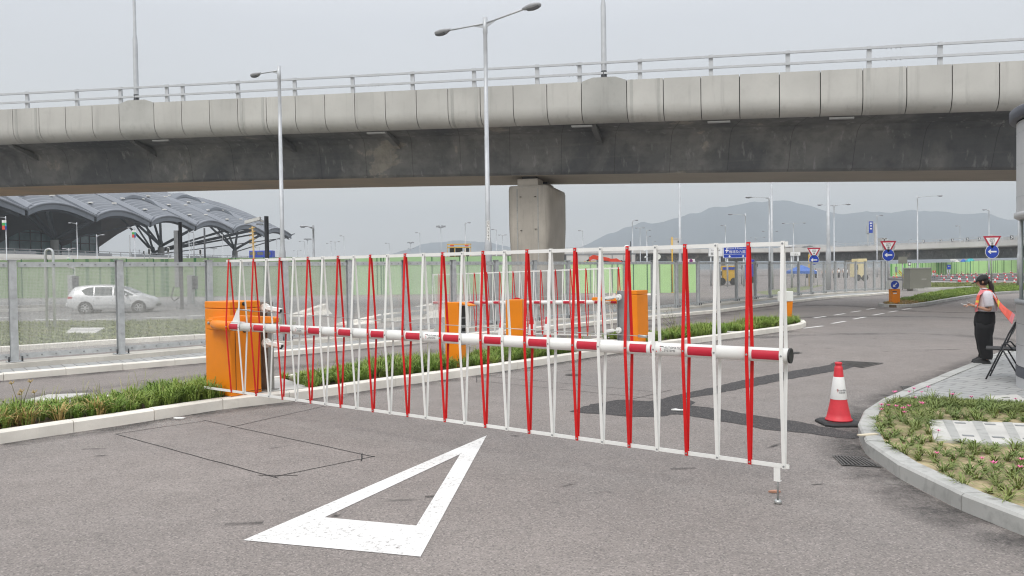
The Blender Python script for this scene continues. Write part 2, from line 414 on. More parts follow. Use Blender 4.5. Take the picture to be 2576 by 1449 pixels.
    def ball(s, c, r, n=12, mi=0, sq=(1, 1, 1)):
        c = Vector(c); m_ = n//2; prof = []
        secs = []
        for i in range(m_+1):
            a = math.pi*i/m_; rr = max(.002, math.sin(a)); z = -math.cos(a)
            secs.append([c+Vector((r*sq[0]*rr*math.cos(2*math.pi*j/n), r*sq[1]*rr*math.sin(2*math.pi*j/n), r*sq[2]*z)) for j in range(n)])
        return s.loft(secs, mi)
    def build(s, name, mats, parent=None, world=False, bevel=0, fix=True):
        mats = mats if isinstance(mats, (list, tuple)) else [mats]
        off = parent.location if (world and parent is not None) else Vector((0, 0, 0))
        if world and parent is not None and parent.parent is not None: off = off+parent.parent.location
        me = bpy.data.meshes.new(name)
        a = np.array(s.v, dtype=float)-np.array(off)
        me.from_pydata([tuple(x) for x in a], [], s.f)
        for m in mats: me.materials.append(m)
        me.polygons.foreach_set('material_index', s.m); me.polygons.foreach_set('use_smooth', s.s)
        if fix:
            bm = bmesh.new(); bm.from_mesh(me); bmesh.ops.recalc_face_normals(bm, faces=bm.faces); bm.to_mesh(me); bm.free()
        me.update()
        o = bpy.data.objects.new(name, me); COL.objects.link(o)
        if parent is not None: o.parent = parent
        if bevel:
            b = o.modifiers.new('bevel', 'BEVEL'); b.width = bevel; b.segments = 2; b.limit_method = 'ANGLE'
        return o
def tag(o, label=None, cat=None, group=None, kind=None):
    if label: o['label'] = label
    if cat: o['category'] = cat
    if group: o['group'] = group
    if kind: o['kind'] = kind
    return o
def thing(name, label, cat, loc=(0, 0, 0), rotz=0., group=None):
    o = bpy.data.objects.new(name, None); COL.objects.link(o); o.empty_display_size = .2
    o.location = Vector(loc); o.rotation_euler = (0, 0, rotz)
    return tag(o, label, cat, group)
def struct(o): o['kind'] = 'structure'; return o
KIDS = {}
def dup(root, loc=None, rotz=None, label=None, group=None, scale=None):
    def cp(o, par):
        c = o.copy(); COL.objects.link(c)
        if par is not None: c.parent = par
        for ch in [x for x in bpy.data.objects if x.parent == o]: cp(ch, c)
        return c
    r = cp(root, None)
    if loc is not None: r.location = Vector(loc)
    if rotz is not None: r.rotation_euler = (0, 0, rotz)
    if label: r['label'] = label
    if group: r['group'] = group
    if scale: r.scale = (scale,)*3
    return r
_tx = {}
def text_mesh(s, size):
    """flat glyph outlines as (verts, faces), centred"""
    k = (s, size)
    if k in _tx: return _tx[k]
    cu = bpy.data.curves.new('t', 'FONT'); cu.body = s; cu.size = size; cu.align_x = 'CENTER'; cu.align_y = 'CENTER'; cu.resolution_u = 2
    ob = bpy.data.objects.new('t', cu); COL.objects.link(ob)
    me = bpy.data.meshes.new_from_object(ob.evaluated_get(bpy.context.evaluated_depsgraph_get()))
    r = ([tuple(v.co) for v in me.vertices], [tuple(p.vertices) for p in me.polygons])
    bpy.data.objects.remove(ob); bpy.data.curves.remove(cu); bpy.data.meshes.remove(me)
    _tx[k] = r
    return r
def put_text(mb, s, size, frame, mi=0, sx=1.0):
    vs, fs = text_mesh(s, size); o_, u, v_ = [Vector(x) for x in frame]
    if vs: mb.add([o_+u*(p[0]*sx)+v_*p[1] for p in vs], fs, mi)
def ngrid(a, b, n): return [a+(b-a)*i/(n-1) for i in range(n)]
def xy(p): return Vector((p[0], p[1], 0))
def offset(pl, d):
    """offset an open polyline in plan; positive = to the left of its direction"""
    o = []
    for i, p in enumerate(pl):
        t = (xy(pl[min(i+1, len(pl)-1)])-xy(pl[max(i-1, 0)])).normalized()
        o.append(xy(p)+Vector((-t.y, t.x, 0))*d)
    return o
def resample(pl, step):
    pl = [xy(p) for p in pl]; cum = [0.]
    for a, b in zip(pl, pl[1:]): cum.append(cum[-1]+(b-a).length)
    n = max(1, int(round(cum[-1]/step))); o = []; j = 0
    for i in range(n+1):
        s = cum[-1]*i/n
        while j < len(cum)-2 and cum[j+1] < s: j += 1
        o.append(pl[j].lerp(pl[j+1], (s-cum[j])/max(1e-9, cum[j+1]-cum[j])))
    return o
def smooth_pl(pl, it=2):
    for _ in range(it):
        q = [xy(pl[0])]
        for a, b in zip(pl, pl[1:]):
            a = xy(a); b = xy(b); q += [a.lerp(b, .25), a.lerp(b, .75)]
        q.append(xy(pl[-1])); pl = q
    return pl
def sheet(name, poly, z, mat):
    mb = MB(); mb.add([(p[0], p[1], z) for p in poly], [tuple(range(len(poly)))])
    o = mb.build(name, mat)
    bm = bmesh.new(); bm.from_mesh(o.data)
    bmesh.ops.triangulate(bm, faces=bm.faces); 
    for f in bm.faces:
        if f.normal.z < 0: f.normal_flip()
    bm.to_mesh(o.data); bm.free()
    return struct(o)
def kerb(name, pl, width, h, mat, stone=.95, side=1, gap=.008):
    """row of kerb stones along a polyline; the stones lie on its left (side=1)"""
    pl = resample(pl, stone); q = offset(pl, width*side); mb = MB()
    for i in range(len(pl)-1):
        a, b, c, d = pl[i], pl[i+1], q[i+1], q[i]
        t = (b-a).normalized()*gap*.5; hh = h+random.uniform(-.004, .004)
        a2 = a+t; b2 = b-t; c2 = c-t; d2 = d+t; e = (d2-a2).normalized()*.02
        vs = [(a2.x, a2.y, -.02), (b2.x, b2.y, -.02), (c2.x, c2.y, -.02), (d2.x, d2.y, -.02),
              (a2.x, a2.y, hh-.02), (b2.x, b2.y, hh-.02), (c2.x, c2.y, hh), (d2.x, d2.y, hh),
              ((a2+e).x, (a2+e).y, hh), ((b2+e).x, (b2+e).y, hh)]
        mb.add(vs, [(0, 1, 5, 4), (4, 5, 9, 8), (8, 9, 6, 7), (2, 3, 7, 6), (0, 4, 8, 7, 3), (1, 2, 6, 9, 5)])
    return struct(mb.build(name, mat))
def inside(p, poly):
    x, y = p[0], p[1]; c = False; j = len(poly)-1
    for i in range(len(poly)):
        a, b = poly[i], poly[j]
        if (a[1] > y) != (b[1] > y) and x < (b[0]-a[0])*(y-a[1])/(b[1]-a[1])+a[0]: c = not c
        j = i
    return c
def scatter(poly, n, xmax=1e9):
    xs = [min(p[0], xmax) for p in poly]; ys = [p[1] for p in poly]; o = []
    tries = 0
    while len(o) < n and tries < n*60:
        tries += 1
        p = (random.uniform(min(xs), max(xs)), random.uniform(min(ys), max(ys)))
        if inside(p, poly): o.append(p)
    return o
def blades(name, tufts, mat, nb=10, h=(.15, .32), wid=.006, spread=.5, rad_=.05, z0=0., fold=True):
    """grass: tufts = [(x, y, scale)], each a fan of bent blades"""
    V = []; Fc = []
    for (x, y, sca) in tufts:
        for _ in range(nb):
            a = random.uniform(0, 6.283); rr = random.uniform(0, rad_)*sca
            bx = x+math.cos(a)*rr; by = y+math.sin(a)*rr
            hh = random.uniform(*h)*sca; ln = random.uniform(.15, 1.)*spread*hh; a2 = a+random.uniform(-.9, .9)
            dx, dy = math.cos(a2), math.sin(a2); px, py = -dy*wid, dx*wid; o = len(V); k = min(1.3, ln/hh)
            for t, wk in ((0, 1), (.4, 1), (.75, .75)):
                hx = ln*t**1.6; z = z0+hh*(t*1.25-.25*t*t-k*.38*t**3)
                V += [(bx+dx*hx-px*wk, by+dy*hx-py*wk, z), (bx+dx*hx+px*wk, by+dy*hx+py*wk, z)]
            V.append((bx+dx*ln, by+dy*ln, z0+hh*(1-k*.42)))
            Fc += [(o, o+1, o+3, o+2), (o+2, o+3, o+5, o+4), (o+4, o+5, o+6)]
    me = bpy.data.meshes.new(name); me.from_pydata(V, [], Fc); me.materials.append(mat); me.update()
    o = bpy.data.objects.new(name, me); COL.objects.link(o); o['kind'] = 'stuff'
    return o

def mat_stain(name, col, lo, hi, scale=2.2, amt=.8):
    m, t, b = newmat(name); v = vec(t, True); tc = nd(t, 'ShaderNodeTexCoord'); sp = nd(t, 'ShaderNodeSeparateXYZ'); t.links.new(tc.outputs['UV'], sp.inputs[0])
    n = noise(t, v, scale, 6, .65); n2 = noise(t, v, scale*9, 3, .6)
    f = maprange(t, n, lo, hi, 0, amt); ed = nd(t, 'ShaderNodeMath', operation='MULTIPLY'); t.links.new(f, ed.inputs[0]); t.links.new(sp.outputs[0], ed.inputs[1])
    gr = nd(t, 'ShaderNodeMath', operation='MULTIPLY'); t.links.new(ed.outputs[0], gr.inputs[0]); t.links.new(maprange(t, n2, .3, .6, .5, 1), gr.inputs[1])
    b.inputs['Base Color'].default_value = (*col, 1); b.inputs['Roughness'].default_value = .85
    tr = nd(t, 'ShaderNodeBsdfTransparent'); ms = nd(t, 'ShaderNodeMixShader'); t.links.new(gr.outputs[0], ms.inputs[0]); t.links.new(tr.outputs[0], ms.inputs[1]); t.links.new(b.outputs[0], ms.inputs[2]); t.links.new(ms.outputs[0], t.nodes['Material Output'].inputs[0])
    return m
STAIN_D = mat_stain("road_grime", (.06, .057, .055), .34, .62); STAIN_L = mat_stain("road_dust", (.46, .43, .40), .40, .66, 1.5, .55)
STAIN_T = mat_stain("tyre_marks", (.075, .072, .072), .36, .60, .9, .5)
def stain_strip(pl, wd, z, mat, side=0):
    """dirt along a line: strongest on the line (or in its middle), fading out to the edge(s)"""
    pl = resample(pl, .4); rows = ((0, 1.), (wd*.45, .65), (wd, 0.)) if side else ((-wd/2, 0.), (0, 1.), (wd/2, 0.))
    V = []; U = []
    for d, u in rows:
        for p in offset(pl, d*(side or 1)): V.append((p.x, p.y, z)); U.append(u)
    n = len(pl); mb = MB(); mb.add(V, [(j*n+i, j*n+i+1, (j+1)*n+i+1, (j+1)*n+i) for j in range(len(rows)-1) for i in range(n-1)])
    o = mb.build("road_stain", mat); uvl = o.data.uv_layers.new(name='UV')
    for lp in o.data.loops: uvl.data[lp.index].uv = (U[lp.vertex_index], 0)
    return struct(o)

# ================================================================== SETTING
# ---- ground: one asphalt sheet near the camera, reaching the horizon
mb = MB(); mb.add([(-4000, -60, 0), (4000, -60, 0), (4000, 6000, 0), (-4000, 6000, 0)], [(0, 1, 2, 3)])
struct(mb.build("road", ASPH))

# ---- the hills in the haze
def hill(name, ridge, Y, depth, seed):
    rs = np.random.RandomState(seed); xs = [p[0] for p in ridge]; ys = [p[1] for p in ridge]
    nx = 150; ny = 16; V = []
    px = np.linspace(xs[0], xs[-1], nx); py = np.interp(px, xs, ys)
    rg = [A(a, b, Y) for a, b in zip(px, py)]
    sp = np.cumsum(rs.randn(nx)); 
    for j in range(ny):
        t = j/(ny-1)
        for i, p in enumerate(rg):
            # spurs and gullies running down the slope toward the camera
            wob = math.sin(i*.55+seed)*.5+math.sin(i*.23+1.7*seed)*.8+math.sin(i*1.3)*.25
            hgt = max(p.z, 2)
            if t <= .7:
                k = t/.7; z = hgt*(k**1.25)*(1-.16*math.sin(math.pi*k)*(wob*.5+.5)); yy = Y-depth*(1-k)
            else:
                k = (t-.7)/.3; z = hgt*(1-k); yy = Y+depth*.6*k
            V.append((p.x*yy/Y, yy, z-1.5 if t in (0, 1) else z))
    Fc = [(j*nx+i, j*nx+i+1, (j+1)*nx+i+1, (j+1)*nx+i) for j in range(ny-1) for i in range(nx-1)]
    mb = MB(); mb.add(V, Fc, 0, True); return struct(mb.build(name, HILLM))
hill("hill", [(1400, 655), (1455, 620), (1486, 605.6), (1512, 590), (1531, 581), (1549, 579), (1570, 565), (1589, 563), (1615, 549), (1639, 557), (1669, 553),
     (1691, 545), (1715, 537), (1734, 528), (1760, 527), (1784, 513.6), (1800, 509.6), (1826, 509.6), (1859, 502.7), (1895, 498.7), (1915, 500.7), (1943, 496.7), (1968, 493.7), (1986, 495.7),
     (2002, 501.7), (2038, 508.6), (2070, 517.5), (2097, 525.5), (2123, 530.4), (2147, 528.4), (2181, 522.7), (2196, 527), (2209, 523.6), (2240, 530), (2263, 525.4), (2300, 519), (2314, 522.7),
     (2327, 519.6), (2341, 523.6), (2354, 521.4), (2378, 523.6), (2400, 528), (2445, 530), (2470, 527.6), (2490, 531.7), (2508, 540), (2536, 547.5), (2559, 545), (2640, 560), (2800, 600), (2950, 650)], 2900, 900, 3)
hill("hill", [(880, 660), (980, 636), (1020, 626), (1040, 620), (1060, 610), (1088, 604), (1104, 605.5), (1134, 602), (1164, 599), (1187, 602), (1223, 604), (1253, 611), (1278, 616), (1340, 632), (1460, 655)], 3300, 800, 5)

# ---- planted island with kerb in front of the near lane
isl = [G(-420, 1215), G(-200, 1160), G(0, 1113), G(258, 1079), G(575, 1026), G(756, 1008), G(879, 989), G(1022, 968.5), G(1193, 945), G(1331, 924), G(1485, 899), G(1608, 881), G(1731, 866), G(1899, 844), G(1985, 832)]
isl = [xy(p) for p in isl]; isl = [isl[0]+(isl[0]-isl[1]).normalized()*9]+isl
ISL_W = 1.75
far_edge = offset(isl, ISL_W)
tip = [G(2020, 826), G(2031, 820), G(2020, 813)]
far_edge = far_edge[:-2]+[G(1960, 812)]
outer = smooth_pl(isl+[xy(p) for p in tip]+[xy(p) for p in far_edge[::-1]], 2)
kerb("kerb", outer, .15, .145, KERB, .95)
inner = offset(outer, .15)
mb = MB(); mb.prism([(p.x, p.y) for p in inner], -.01, .115); struct(mb.build("planting_soil", SOIL))
# concrete plinth under the barrier cabinet and camera post
def isl_band(p0, p1, a, b):
    """quad across the island between two places on its near edge"""
    d = (xy(p1)-xy(p0)).normalized(); n = Vector((-d.y, d.x, 0)); return [xy(p0)+n*a, xy(p1)+n*a, xy(p1)+n*b, xy(p0)+n*b]
pl1 = isl_band(G(575, 1026), G(790, 1003), .16, ISL_W-.16)
mb = MB(); mb.prism([(p.x, p.y) for p in pl1], 0, .15); struct(mb.build("concrete_plinth", SLAB))
pl2 = isl_band(G(1500, 897), G(1650, 877), .16, ISL_W-.16)
mb = MB(); mb.prism([(p.x, p.y) for p in pl2], 0, .15); struct(mb.build("concrete_plinth", SLAB))
pl3 = isl_band(G(1850, 850), G(1872, 847.5), .16, ISL_W-.5)
mb = MB(); mb.prism([(p.x, p.y) for p in pl3], 0, .14); struct(mb.build("concrete_plinth", SLAB))

def free(p, blocks): return not any(inside(p, b) for b in blocks)
gi = offset(outer, .2)
blocks = [pl1, pl2, pl3]
pts = []
def zone(poly, n, smin, smax):
    o = []
    for p in scatter(poly, n):
        if free(p, blocks): o.append((p[0], p[1], random.uniform(smin, smax)))
    return o
nearpoly = [p for p in gi if p.x < 40]
tuf = zone(gi, 2900, .55, 1.0)
lush = []
for (x, y, s_) in tuf:
    f = .8+.45*math.sin(x*1.3+.6)*math.sin(y*.9+x*.4)
    lush.append((x, y, max(.45, s_*f)))
tag(blades("grass", lush, GRASS, nb=32, h=(.16, .37), wid=.0062, spread=1.15, rad_=.06, z0=.11), kind='stuff')
tag(blades("seeding_grass", [(p[0], p[1], random.uniform(.7, 1.15)) for p in zone(gi, 420, .7, 1.1)], mat_leaf("seeding_grass_blades", (.30, .34, .11), (.42, .38, .17)), nb=5, h=(.30, .46), wid=.0032, spread=.8, rad_=.08, z0=.11), kind='stuff')
dry = [(p[0], p[1], random.uniform(.7, 1.1)) for p in scatter([(p.x, p.y) for p in isl_band(G(-60, 1120), G(280, 1074), .19, .34)], 10)]
tag(blades("dry_grass", dry, DRYLEAF, nb=30, h=(.16, .30), wid=.006, spread=1.3, rad_=.06, z0=.11), kind='stuff')

# ---- saw cuts, patches, painted triangle, dashes (each sheet 4 mm above the one below)
def quad_line(name, segs, wd, z, mat):
    mb = MB()
    for a, b in segs:
        p = xy(G(*a)); q = xy(G(*b)); n = (q-p).normalized(); n = Vector((-n.y, n.x, 0))*wd/2
        k = 9; jit = [Vector((random.uniform(-1, 1), random.uniform(-1, 1), 0))*wd*.35 for _ in range(k)]
        for i in range(k-1):
            u = p.lerp(q, i/(k-1))+jit[i]; v_ = p.lerp(q, (i+1)/(k-1))+jit[i+1]
            mb.add([(u-n).to_tuple()[:2]+(z,), (v_-n).to_tuple()[:2]+(z,), (v_+n).to_tuple()[:2]+(z,), (u+n).to_tuple()[:2]+(z,)], [(0, 1, 2, 3)])
    return struct(mb.build(name, mat))
quad_line("saw_cut", [((511, 1057), (943, 1150)), ((290, 1092), (511, 1153)), ((511, 1153), (700, 1203)), ((690, 1199.5), (943, 1148)), ((572, 1077), (830, 1019)), ((290, 1092), (516, 1059))], .012, .003, DARKH)
quad_line("saw_cut", [((911, 1142), (909, 1161)), ((650, 1196), (750, 1197))], .011, .0045, DARKH)
quad_line("saw_cut", [((1199, 958), (1662, 1005)), ((1199, 946), (1199, 963)), ((1570, 1009), (1690, 981)), ((1240, 948), (1640, 985))], .010, .003, DARKH)

patch = [(1430, 1036), (1490, 1017), (1560, 1006), (1600, 1008), (1640, 1010), (1700, 995), (1790, 975), (1900, 950), (2000, 932), (2080, 920), (2100, 912), (2160, 919), (2130, 929), (2060, 941), (1960, 959), (1860, 979),
         (1780, 995), (1720, 1003), (1752, 1012), (1738, 1021), (1800, 1028), (1900, 1046), (2000, 1060), (2110, 1082), (2163, 1094), (2163, 1104), (2110, 1102), (2030, 1090), (1940, 1083), (1850, 1066), (1760, 1050), (1700, 1042), (1650, 1050), (1590, 1048), (1500, 1042)]
pp_r = resample([G(*p) for p in patch+patch[:1]], .09)[:-1]
sheet("asphalt_patch", [p+Vector((random.uniform(-1, 1), random.uniform(-1, 1), 0))*.022 for p in pp_r], .004, PATCH)

def marking(name, outerp, innerp, z):
    mb = MB(); o_ = [G(*p) for p in outerp]; i_ = [G(*p) for p in innerp]; n = len(o_)
    mb.add([(p.x, p.y, z) for p in o_+i_], [(k, (k+1) % n, n+(k+1) % n, n+k) for k in range(n)])
    return struct(mb.build(name, RPAINT))
marking("road_marking", [(1224.5, 1096), (1058, 1401.5), (611.7, 1360)], [(1157.5, 1143.5), (1047.4, 1323.4), (816.5, 1302.5)], .004)
def dash(a, b, wd, z=.004):
    p = xy(G(*a)); q = xy(G(*b)); n = (q-p).normalized(); n = Vector((-n.y, n.x, 0))*wd/2
    return [p-n, q-n, q+n, p+n]
mb = MB()
for a, b in (((2021, 826), (2070, 820)), ((2093, 814), (2127, 808)), ((2147, 803), (2177, 797.5)), ((2196, 793), (2223, 788.5)), ((2236, 785.5), (2257, 782)), ((2271, 779), (2291, 776)),
             ((2047, 800), (2077, 796)), ((2098, 793), (2125, 789)), ((2141, 785.5), (2165, 782)), ((2181, 778.5), (2201, 775.5))):
    qd = dash(a, b, .13); mb.add([(p.x, p.y, .004) for p in qd], [(0, 1, 2, 3)])
struct(mb.build("road_marking", RPAINT))

# ---- raised footway, plinth and kerb under the mesh fence
fpix = [(-560, 968), (-330, 942), (-130, 923), (37, 910), (305, 890), (529, 871), (720, 856.5), (881, 845.5), (1020, 836), (1142, 826.5), (1249, 816.5), (1346, 808), (1430, 800), (1508, 792), (1576, 785.5), (1643, 779.5), (1702, 774), (1756, 768), (1805, 762.5),
        (1853, 757), (1900, 752.5), (1937, 749), (1972, 746), (2009, 743), (2041, 740), (2073, 737.4), (2101, 735.4), (2127, 733.7), (2153, 732.4), (2177, 731.4), (2199, 730.6), (2219, 730.2), (2229, 730)]
FZ = .22
fposts = [xy(G(x, y, FZ)) for x, y in fpix]
kl = [(-560, 1015), (-330, 990), (0, 958), (245, 936.6), (512, 913), (682, 899), (885, 880), (1022, 867), (1193, 850), (1400, 828), (1627, 805), (1720, 795), (1798, 788), (1992, 762), (2100, 750), (2172, 745.5), (2236, 740)]
kfoot = [xy(G(*p)) for p in kl]
kerb("kerb", kfoot, .15, .13, KERB, 1.0)
pf = offset(fposts, -.27)
mb = MB()
ka = resample(offset(kfoot, .14), 1.0); 
inner_f = offset(fposts, .42)
poly = [(p.x, p.y) for p in ka]+[(p.x, p.y) for p in inner_f[::-1]]
mb.prism(poly, 0, .122); struct(mb.build("footway", PAVE))
mb = MB(); a = resample(offset(fposts, -.27), 1.8); b = resample(offset(fposts, .34), 1.8)
for i in range(min(len(a), len(b))-1):
    mb.prism([(p.x, p.y) for p in (a[i], a[i+1], b[i+1], b[i])], .05, FZ-.005)
struct(mb.build("fence_plinth", PLINTH))

# ---- pavement with bed at the right
bed_out = [(2700, 1400), (2577, 1342), (2489, 1314), (2369, 1265), (2295, 1223), (2228, 1184), (2189, 1156), (2166, 1128), (2157, 1100), (2160, 1078), (2172, 1058), (2196, 1038), (2240, 1018), (2300, 992), (2345, 973), (2412, 944), (2480, 916)]
bo = [xy(G(*p)) for p in bed_out[:9]]+[xy(G(*p)) for p in bed_out[9:]]
bo = [bo[0]+(bo[0]-bo[1]).normalized()*4.5]+bo; bo = smooth_pl(bo, 2)
last = bo[-1]; bo.append(last+(bo[-1]-bo[-2]).normalized()*14)
kerb("kerb", bo, -.0, .0, KERB2) if False else None
kerb("kerb", bo[::-1], .17, .135, KERB2, .9, side=1)
bi = offset(bo, -.17)
big = [p for p in bi]+[Vector((30, bi[-1].y, 0)), Vector((30, bi[0].y, 0))]
# edge between bed and paving
be = [G(2225, 1012, .12), G(2334, 1006, .12), G(2420, 1012, .12), G(2577, 1019, .12), G(2800, 1030, .12)]
cut = min(range(len(bi)), key=lambda i: (bi[i]-xy(be[0])).length)
bedpoly = bi[:cut+1]+[xy(p) for p in be[1:]]+[Vector((12, be[-1].y, 0)), Vector((12, bi[0].y, 0))]
pavpoly = bi[cut:]+[Vector((40, bi[-1].y, 0)), Vector((40, be[-1].y, 0))]+[xy(p) for p in be[1:]][::-1]
mb = MB(); mb.prism([(p.x, p.y) for p in pavpoly], -.01, .125); struct(mb.build("pavement", PAVE))
mb = MB(); mb.prism([(p.x, p.y) for p in bedpoly], -.01, .11); struct(mb.build("bed_soil", SAND))
# thin concrete edging between the two
mb = MB()
for p, q in zip(be[:-1], be[1:]): mb.bar((p.x, p.y, .10), (q.x, q.y, .10), .07, .075)
struct(mb.build("edging", SLAB))
slab_px = [(2335, 1058), (2640, 1070), (2660, 1130), (2350, 1110)]
sl = [G(*p, .12) for p in slab_px]
clump = []
for p in scatter([(q.x, q.y) for q in bedpoly if q.x < 13], 4200, 7.6)+scatter([(q.x, q.y) for q in bedpoly if q.x < 13], 1400):
    if p[0] > 12.5 or (p[0] < 7.6 and p[1] < 4) or inside(p, [(q.x, q.y) for q in sl]): continue
    if any((p[0]-c[0])**2+(p[1]-c[1])**2 < (.125 if p[1] < 8.0 else .10)**2 for c in clump): continue
    clump.append((p[0], p[1], random.uniform(.5, 1.0)))
tag(blades("ground_cover", [(x, y, s_*(1.25 if random.random() < .2 else .85)) for x, y, s_ in clump], BEDLEAF, nb=30, h=(.075, .17), wid=.005, spread=2.2, rad_=.035, z0=.108), kind='stuff')
tag(blades("leaf_litter", [(p[0], p[1], random.uniform(.6, 1.2)) for p in scatter([(q.x, q.y) for q in bedpoly if q.x < 13], 900) if not inside(p, [(q.x, q.y) for q in sl])], mat_leaf("litter_leaves", (.33, .25, .12), (.22, .15, .07)), nb=4, h=(.02, .05), wid=.006, spread=2.6, rad_=.10, z0=.108), kind='stuff')
# closer mat of leaves along the paving edge
pe = [be[0], be[1], be[2], be[3], be[3]+Vector((0, -.75, 0)), be[2]+Vector((0, -.55, 0)), be[1]+Vector((0, -.5, 0)), be[0]+Vector((.2, -.3, 0))]
mat_ = [(x, y, random.uniform(.5, .9)) for x, y in scatter([(p.x, p.y) for p in pe], 330) if not inside((x, y), [(q.x, q.y) for q in sl])]
tag(blades("ground_cover", mat_, BEDLEAF, nb=14, h=(.07, .15), wid=.004, spread=1.2, rad_=.05, z0=.108), kind='stuff')

# ---- second island at the right with lawn
i2 = [(2210, 770), (2225, 773.5), (2273, 774.5), (2328, 769), (2375, 760), (2452, 746), (2518, 739), (2600, 735), (2800, 730)]
i2n = [xy(G(*p)) for p in i2]
i2f = [xy(G(*p)) for p in ((2800, 716), (2560, 722), (2465, 727), (2400, 732), (2330, 742), (2270, 756), (2222, 765))]
o2 = smooth_pl(i2n+i2f, 2)
kerb("kerb", o2, .15, .14, KERB2, .95)
in2 = offset(o2, .15); mb = MB(); mb.prism([(p.x, p.y) for p in in2], -.01, .115); struct(mb.build("planting_soil", SOIL))
t2 = [(x, y, random.uniform(.6, 1)) for x, y in scatter([(p.x, p.y) for p in offset(o2, .25)], 4200)]
tag(blades("grass", [t for t in t2 if t[0] > 19.3], GRASS, nb=12, h=(.10, .24), wid=.009, spread=.9, rad_=.12, z0=.11), kind='stuff')
tipd = [t for t in t2 if t[0] <= 20.2]
tag(blades("dry_grass", tipd, DRYLEAF, nb=16, h=(.07, .16), wid=.008, spread=1.4, rad_=.10, z0=.11), kind='stuff')
# lawn behind with the cabinet
l3 = [xy(G(*p)) for p in ((2255, 722), (2255, 718), (2300, 715), (2420, 715), (2620, 716.5), (2800, 718), (2800, 722), (2560, 723.5), (2400, 724), (2300, 724))]
mb = MB(); mb.prism([(p.x, p.y) for p in l3], -.01, .10); struct(mb.build("lawn", LAWN))
tag(blades("grass", [(x, y, random.uniform(.6, 1.3)) for x, y in scatter([(p.x, p.y) for p in l3], 2200)], GRASS2, nb=7, h=(.08, .17), wid=.02, spread=.8, rad_=.2, z0=.09), kind='stuff')
kerb("kerb", [G(2235, 727), G(2300, 727.5), G(2395, 726.5), G(2460, 723)], .2, .12, SLAB, 2.)
# far road with white lines where the cones stand
sheet("far_road", [G(*p) for p in ((2225, 708), (2225, 697), (2400, 694), (2900, 692), (2900, 709), (2500, 706.5), (2330, 706))], .004, PATCH)
mb = MB()
for a, b in (((2230, 698.5), (2330, 703)), ((2300, 700.5), (2560, 707.5)), ((2330, 697), (2470, 700)), ((2290, 706), (2420, 711)), ((2420, 694.5), (2560, 698)), ((2450, 699.5), (2570, 703)), ((2360, 702.5), (2420, 704)), ((2500, 697), (2560, 695.5))):
    qd = dash(a, b, .35); mb.add([(p.x, p.y, .009) for p in qd], [(0, 1, 2, 3)])
struct(mb.build("road_marking", INKW))

# ---- the lawn and lane behind the mesh fence on the left
ll = [xy(G(*p)) for p in ((-500, 925), (0, 882), (512, 850), (700, 838), (740, 822), (700, 808), (560, 812), (300, 816), (0, 819), (-500, 830))]
mb = MB(); mb.prism([(p.x, p.y) for p in ll], -.01, .10); struct(mb.build("lawn", LAWN))
kerb("kerb", [G(-500, 925), G(0, 885), G(250, 868), G(512, 852), G(720, 838)], .14, .13, KERB, .95)
tag(blades("grass", [(x, y, random.uniform(.5, 1)) for x, y in scatter([(p.x, p.y) for p in ll], 5200) if not inside((x, y), [G(155, 843, .1)[:2], G(172, 825, .1)[:2], G(272, 825, .1)[:2], G(248, 844, .1)[:2]])], GRASS2, nb=9, h=(.07, .19), wid=.012, spread=1.1, rad_=.14, z0=.09), kind='stuff')
sheet("far_road", [G(*p) for p in ((-600, 816), (300, 811), (800, 800), (1000, 770), (1000, 748), (500, 746), (0, 748), (-600, 752))], .004, M("lane_asphalt", (.20, .195, .19), .9, var=.15, scale=.6, world=True))
mb = MB()
for a, b in (((-30, 800), (33, 799)), ((82, 805), (176, 804)), ((228, 804), (300, 803)), ((364, 800), (454, 798)), ((470, 796), (530, 792))):
    qd = dash(a, b, .55); mb.add([(p.x, p.y, .009) for p in qd], [(0, 1, 2, 3)])
struct(mb.build("road_marking", M("drain_slab", (.50, .50, .48), .85)))
mb = MB()
for a, b in (((-300, 783), (165, 771)), ((-300, 795), (120, 781))):
    p = G(*a); q = G(*b); mb.bar((p.x, p.y, .08), (q.x, q.y, .08), 1.0, .16)
struct(mb.build("traffic_island", SLAB))
mb = MB(); p = G(500, 786); 
sheet("far_road", [G(*p) for p in ((1640, 790), (1700, 768), (1790, 748), (2000, 722), (2240, 705), (2240, 728), (2000, 736), (1800, 758))], .006, ASPH)
sheet("lawn", [G(*p) for p in ((1898, 735), (2010, 722), (2080, 716), (2040, 726), (1990, 737), (1940, 744))], .010, LAWN)

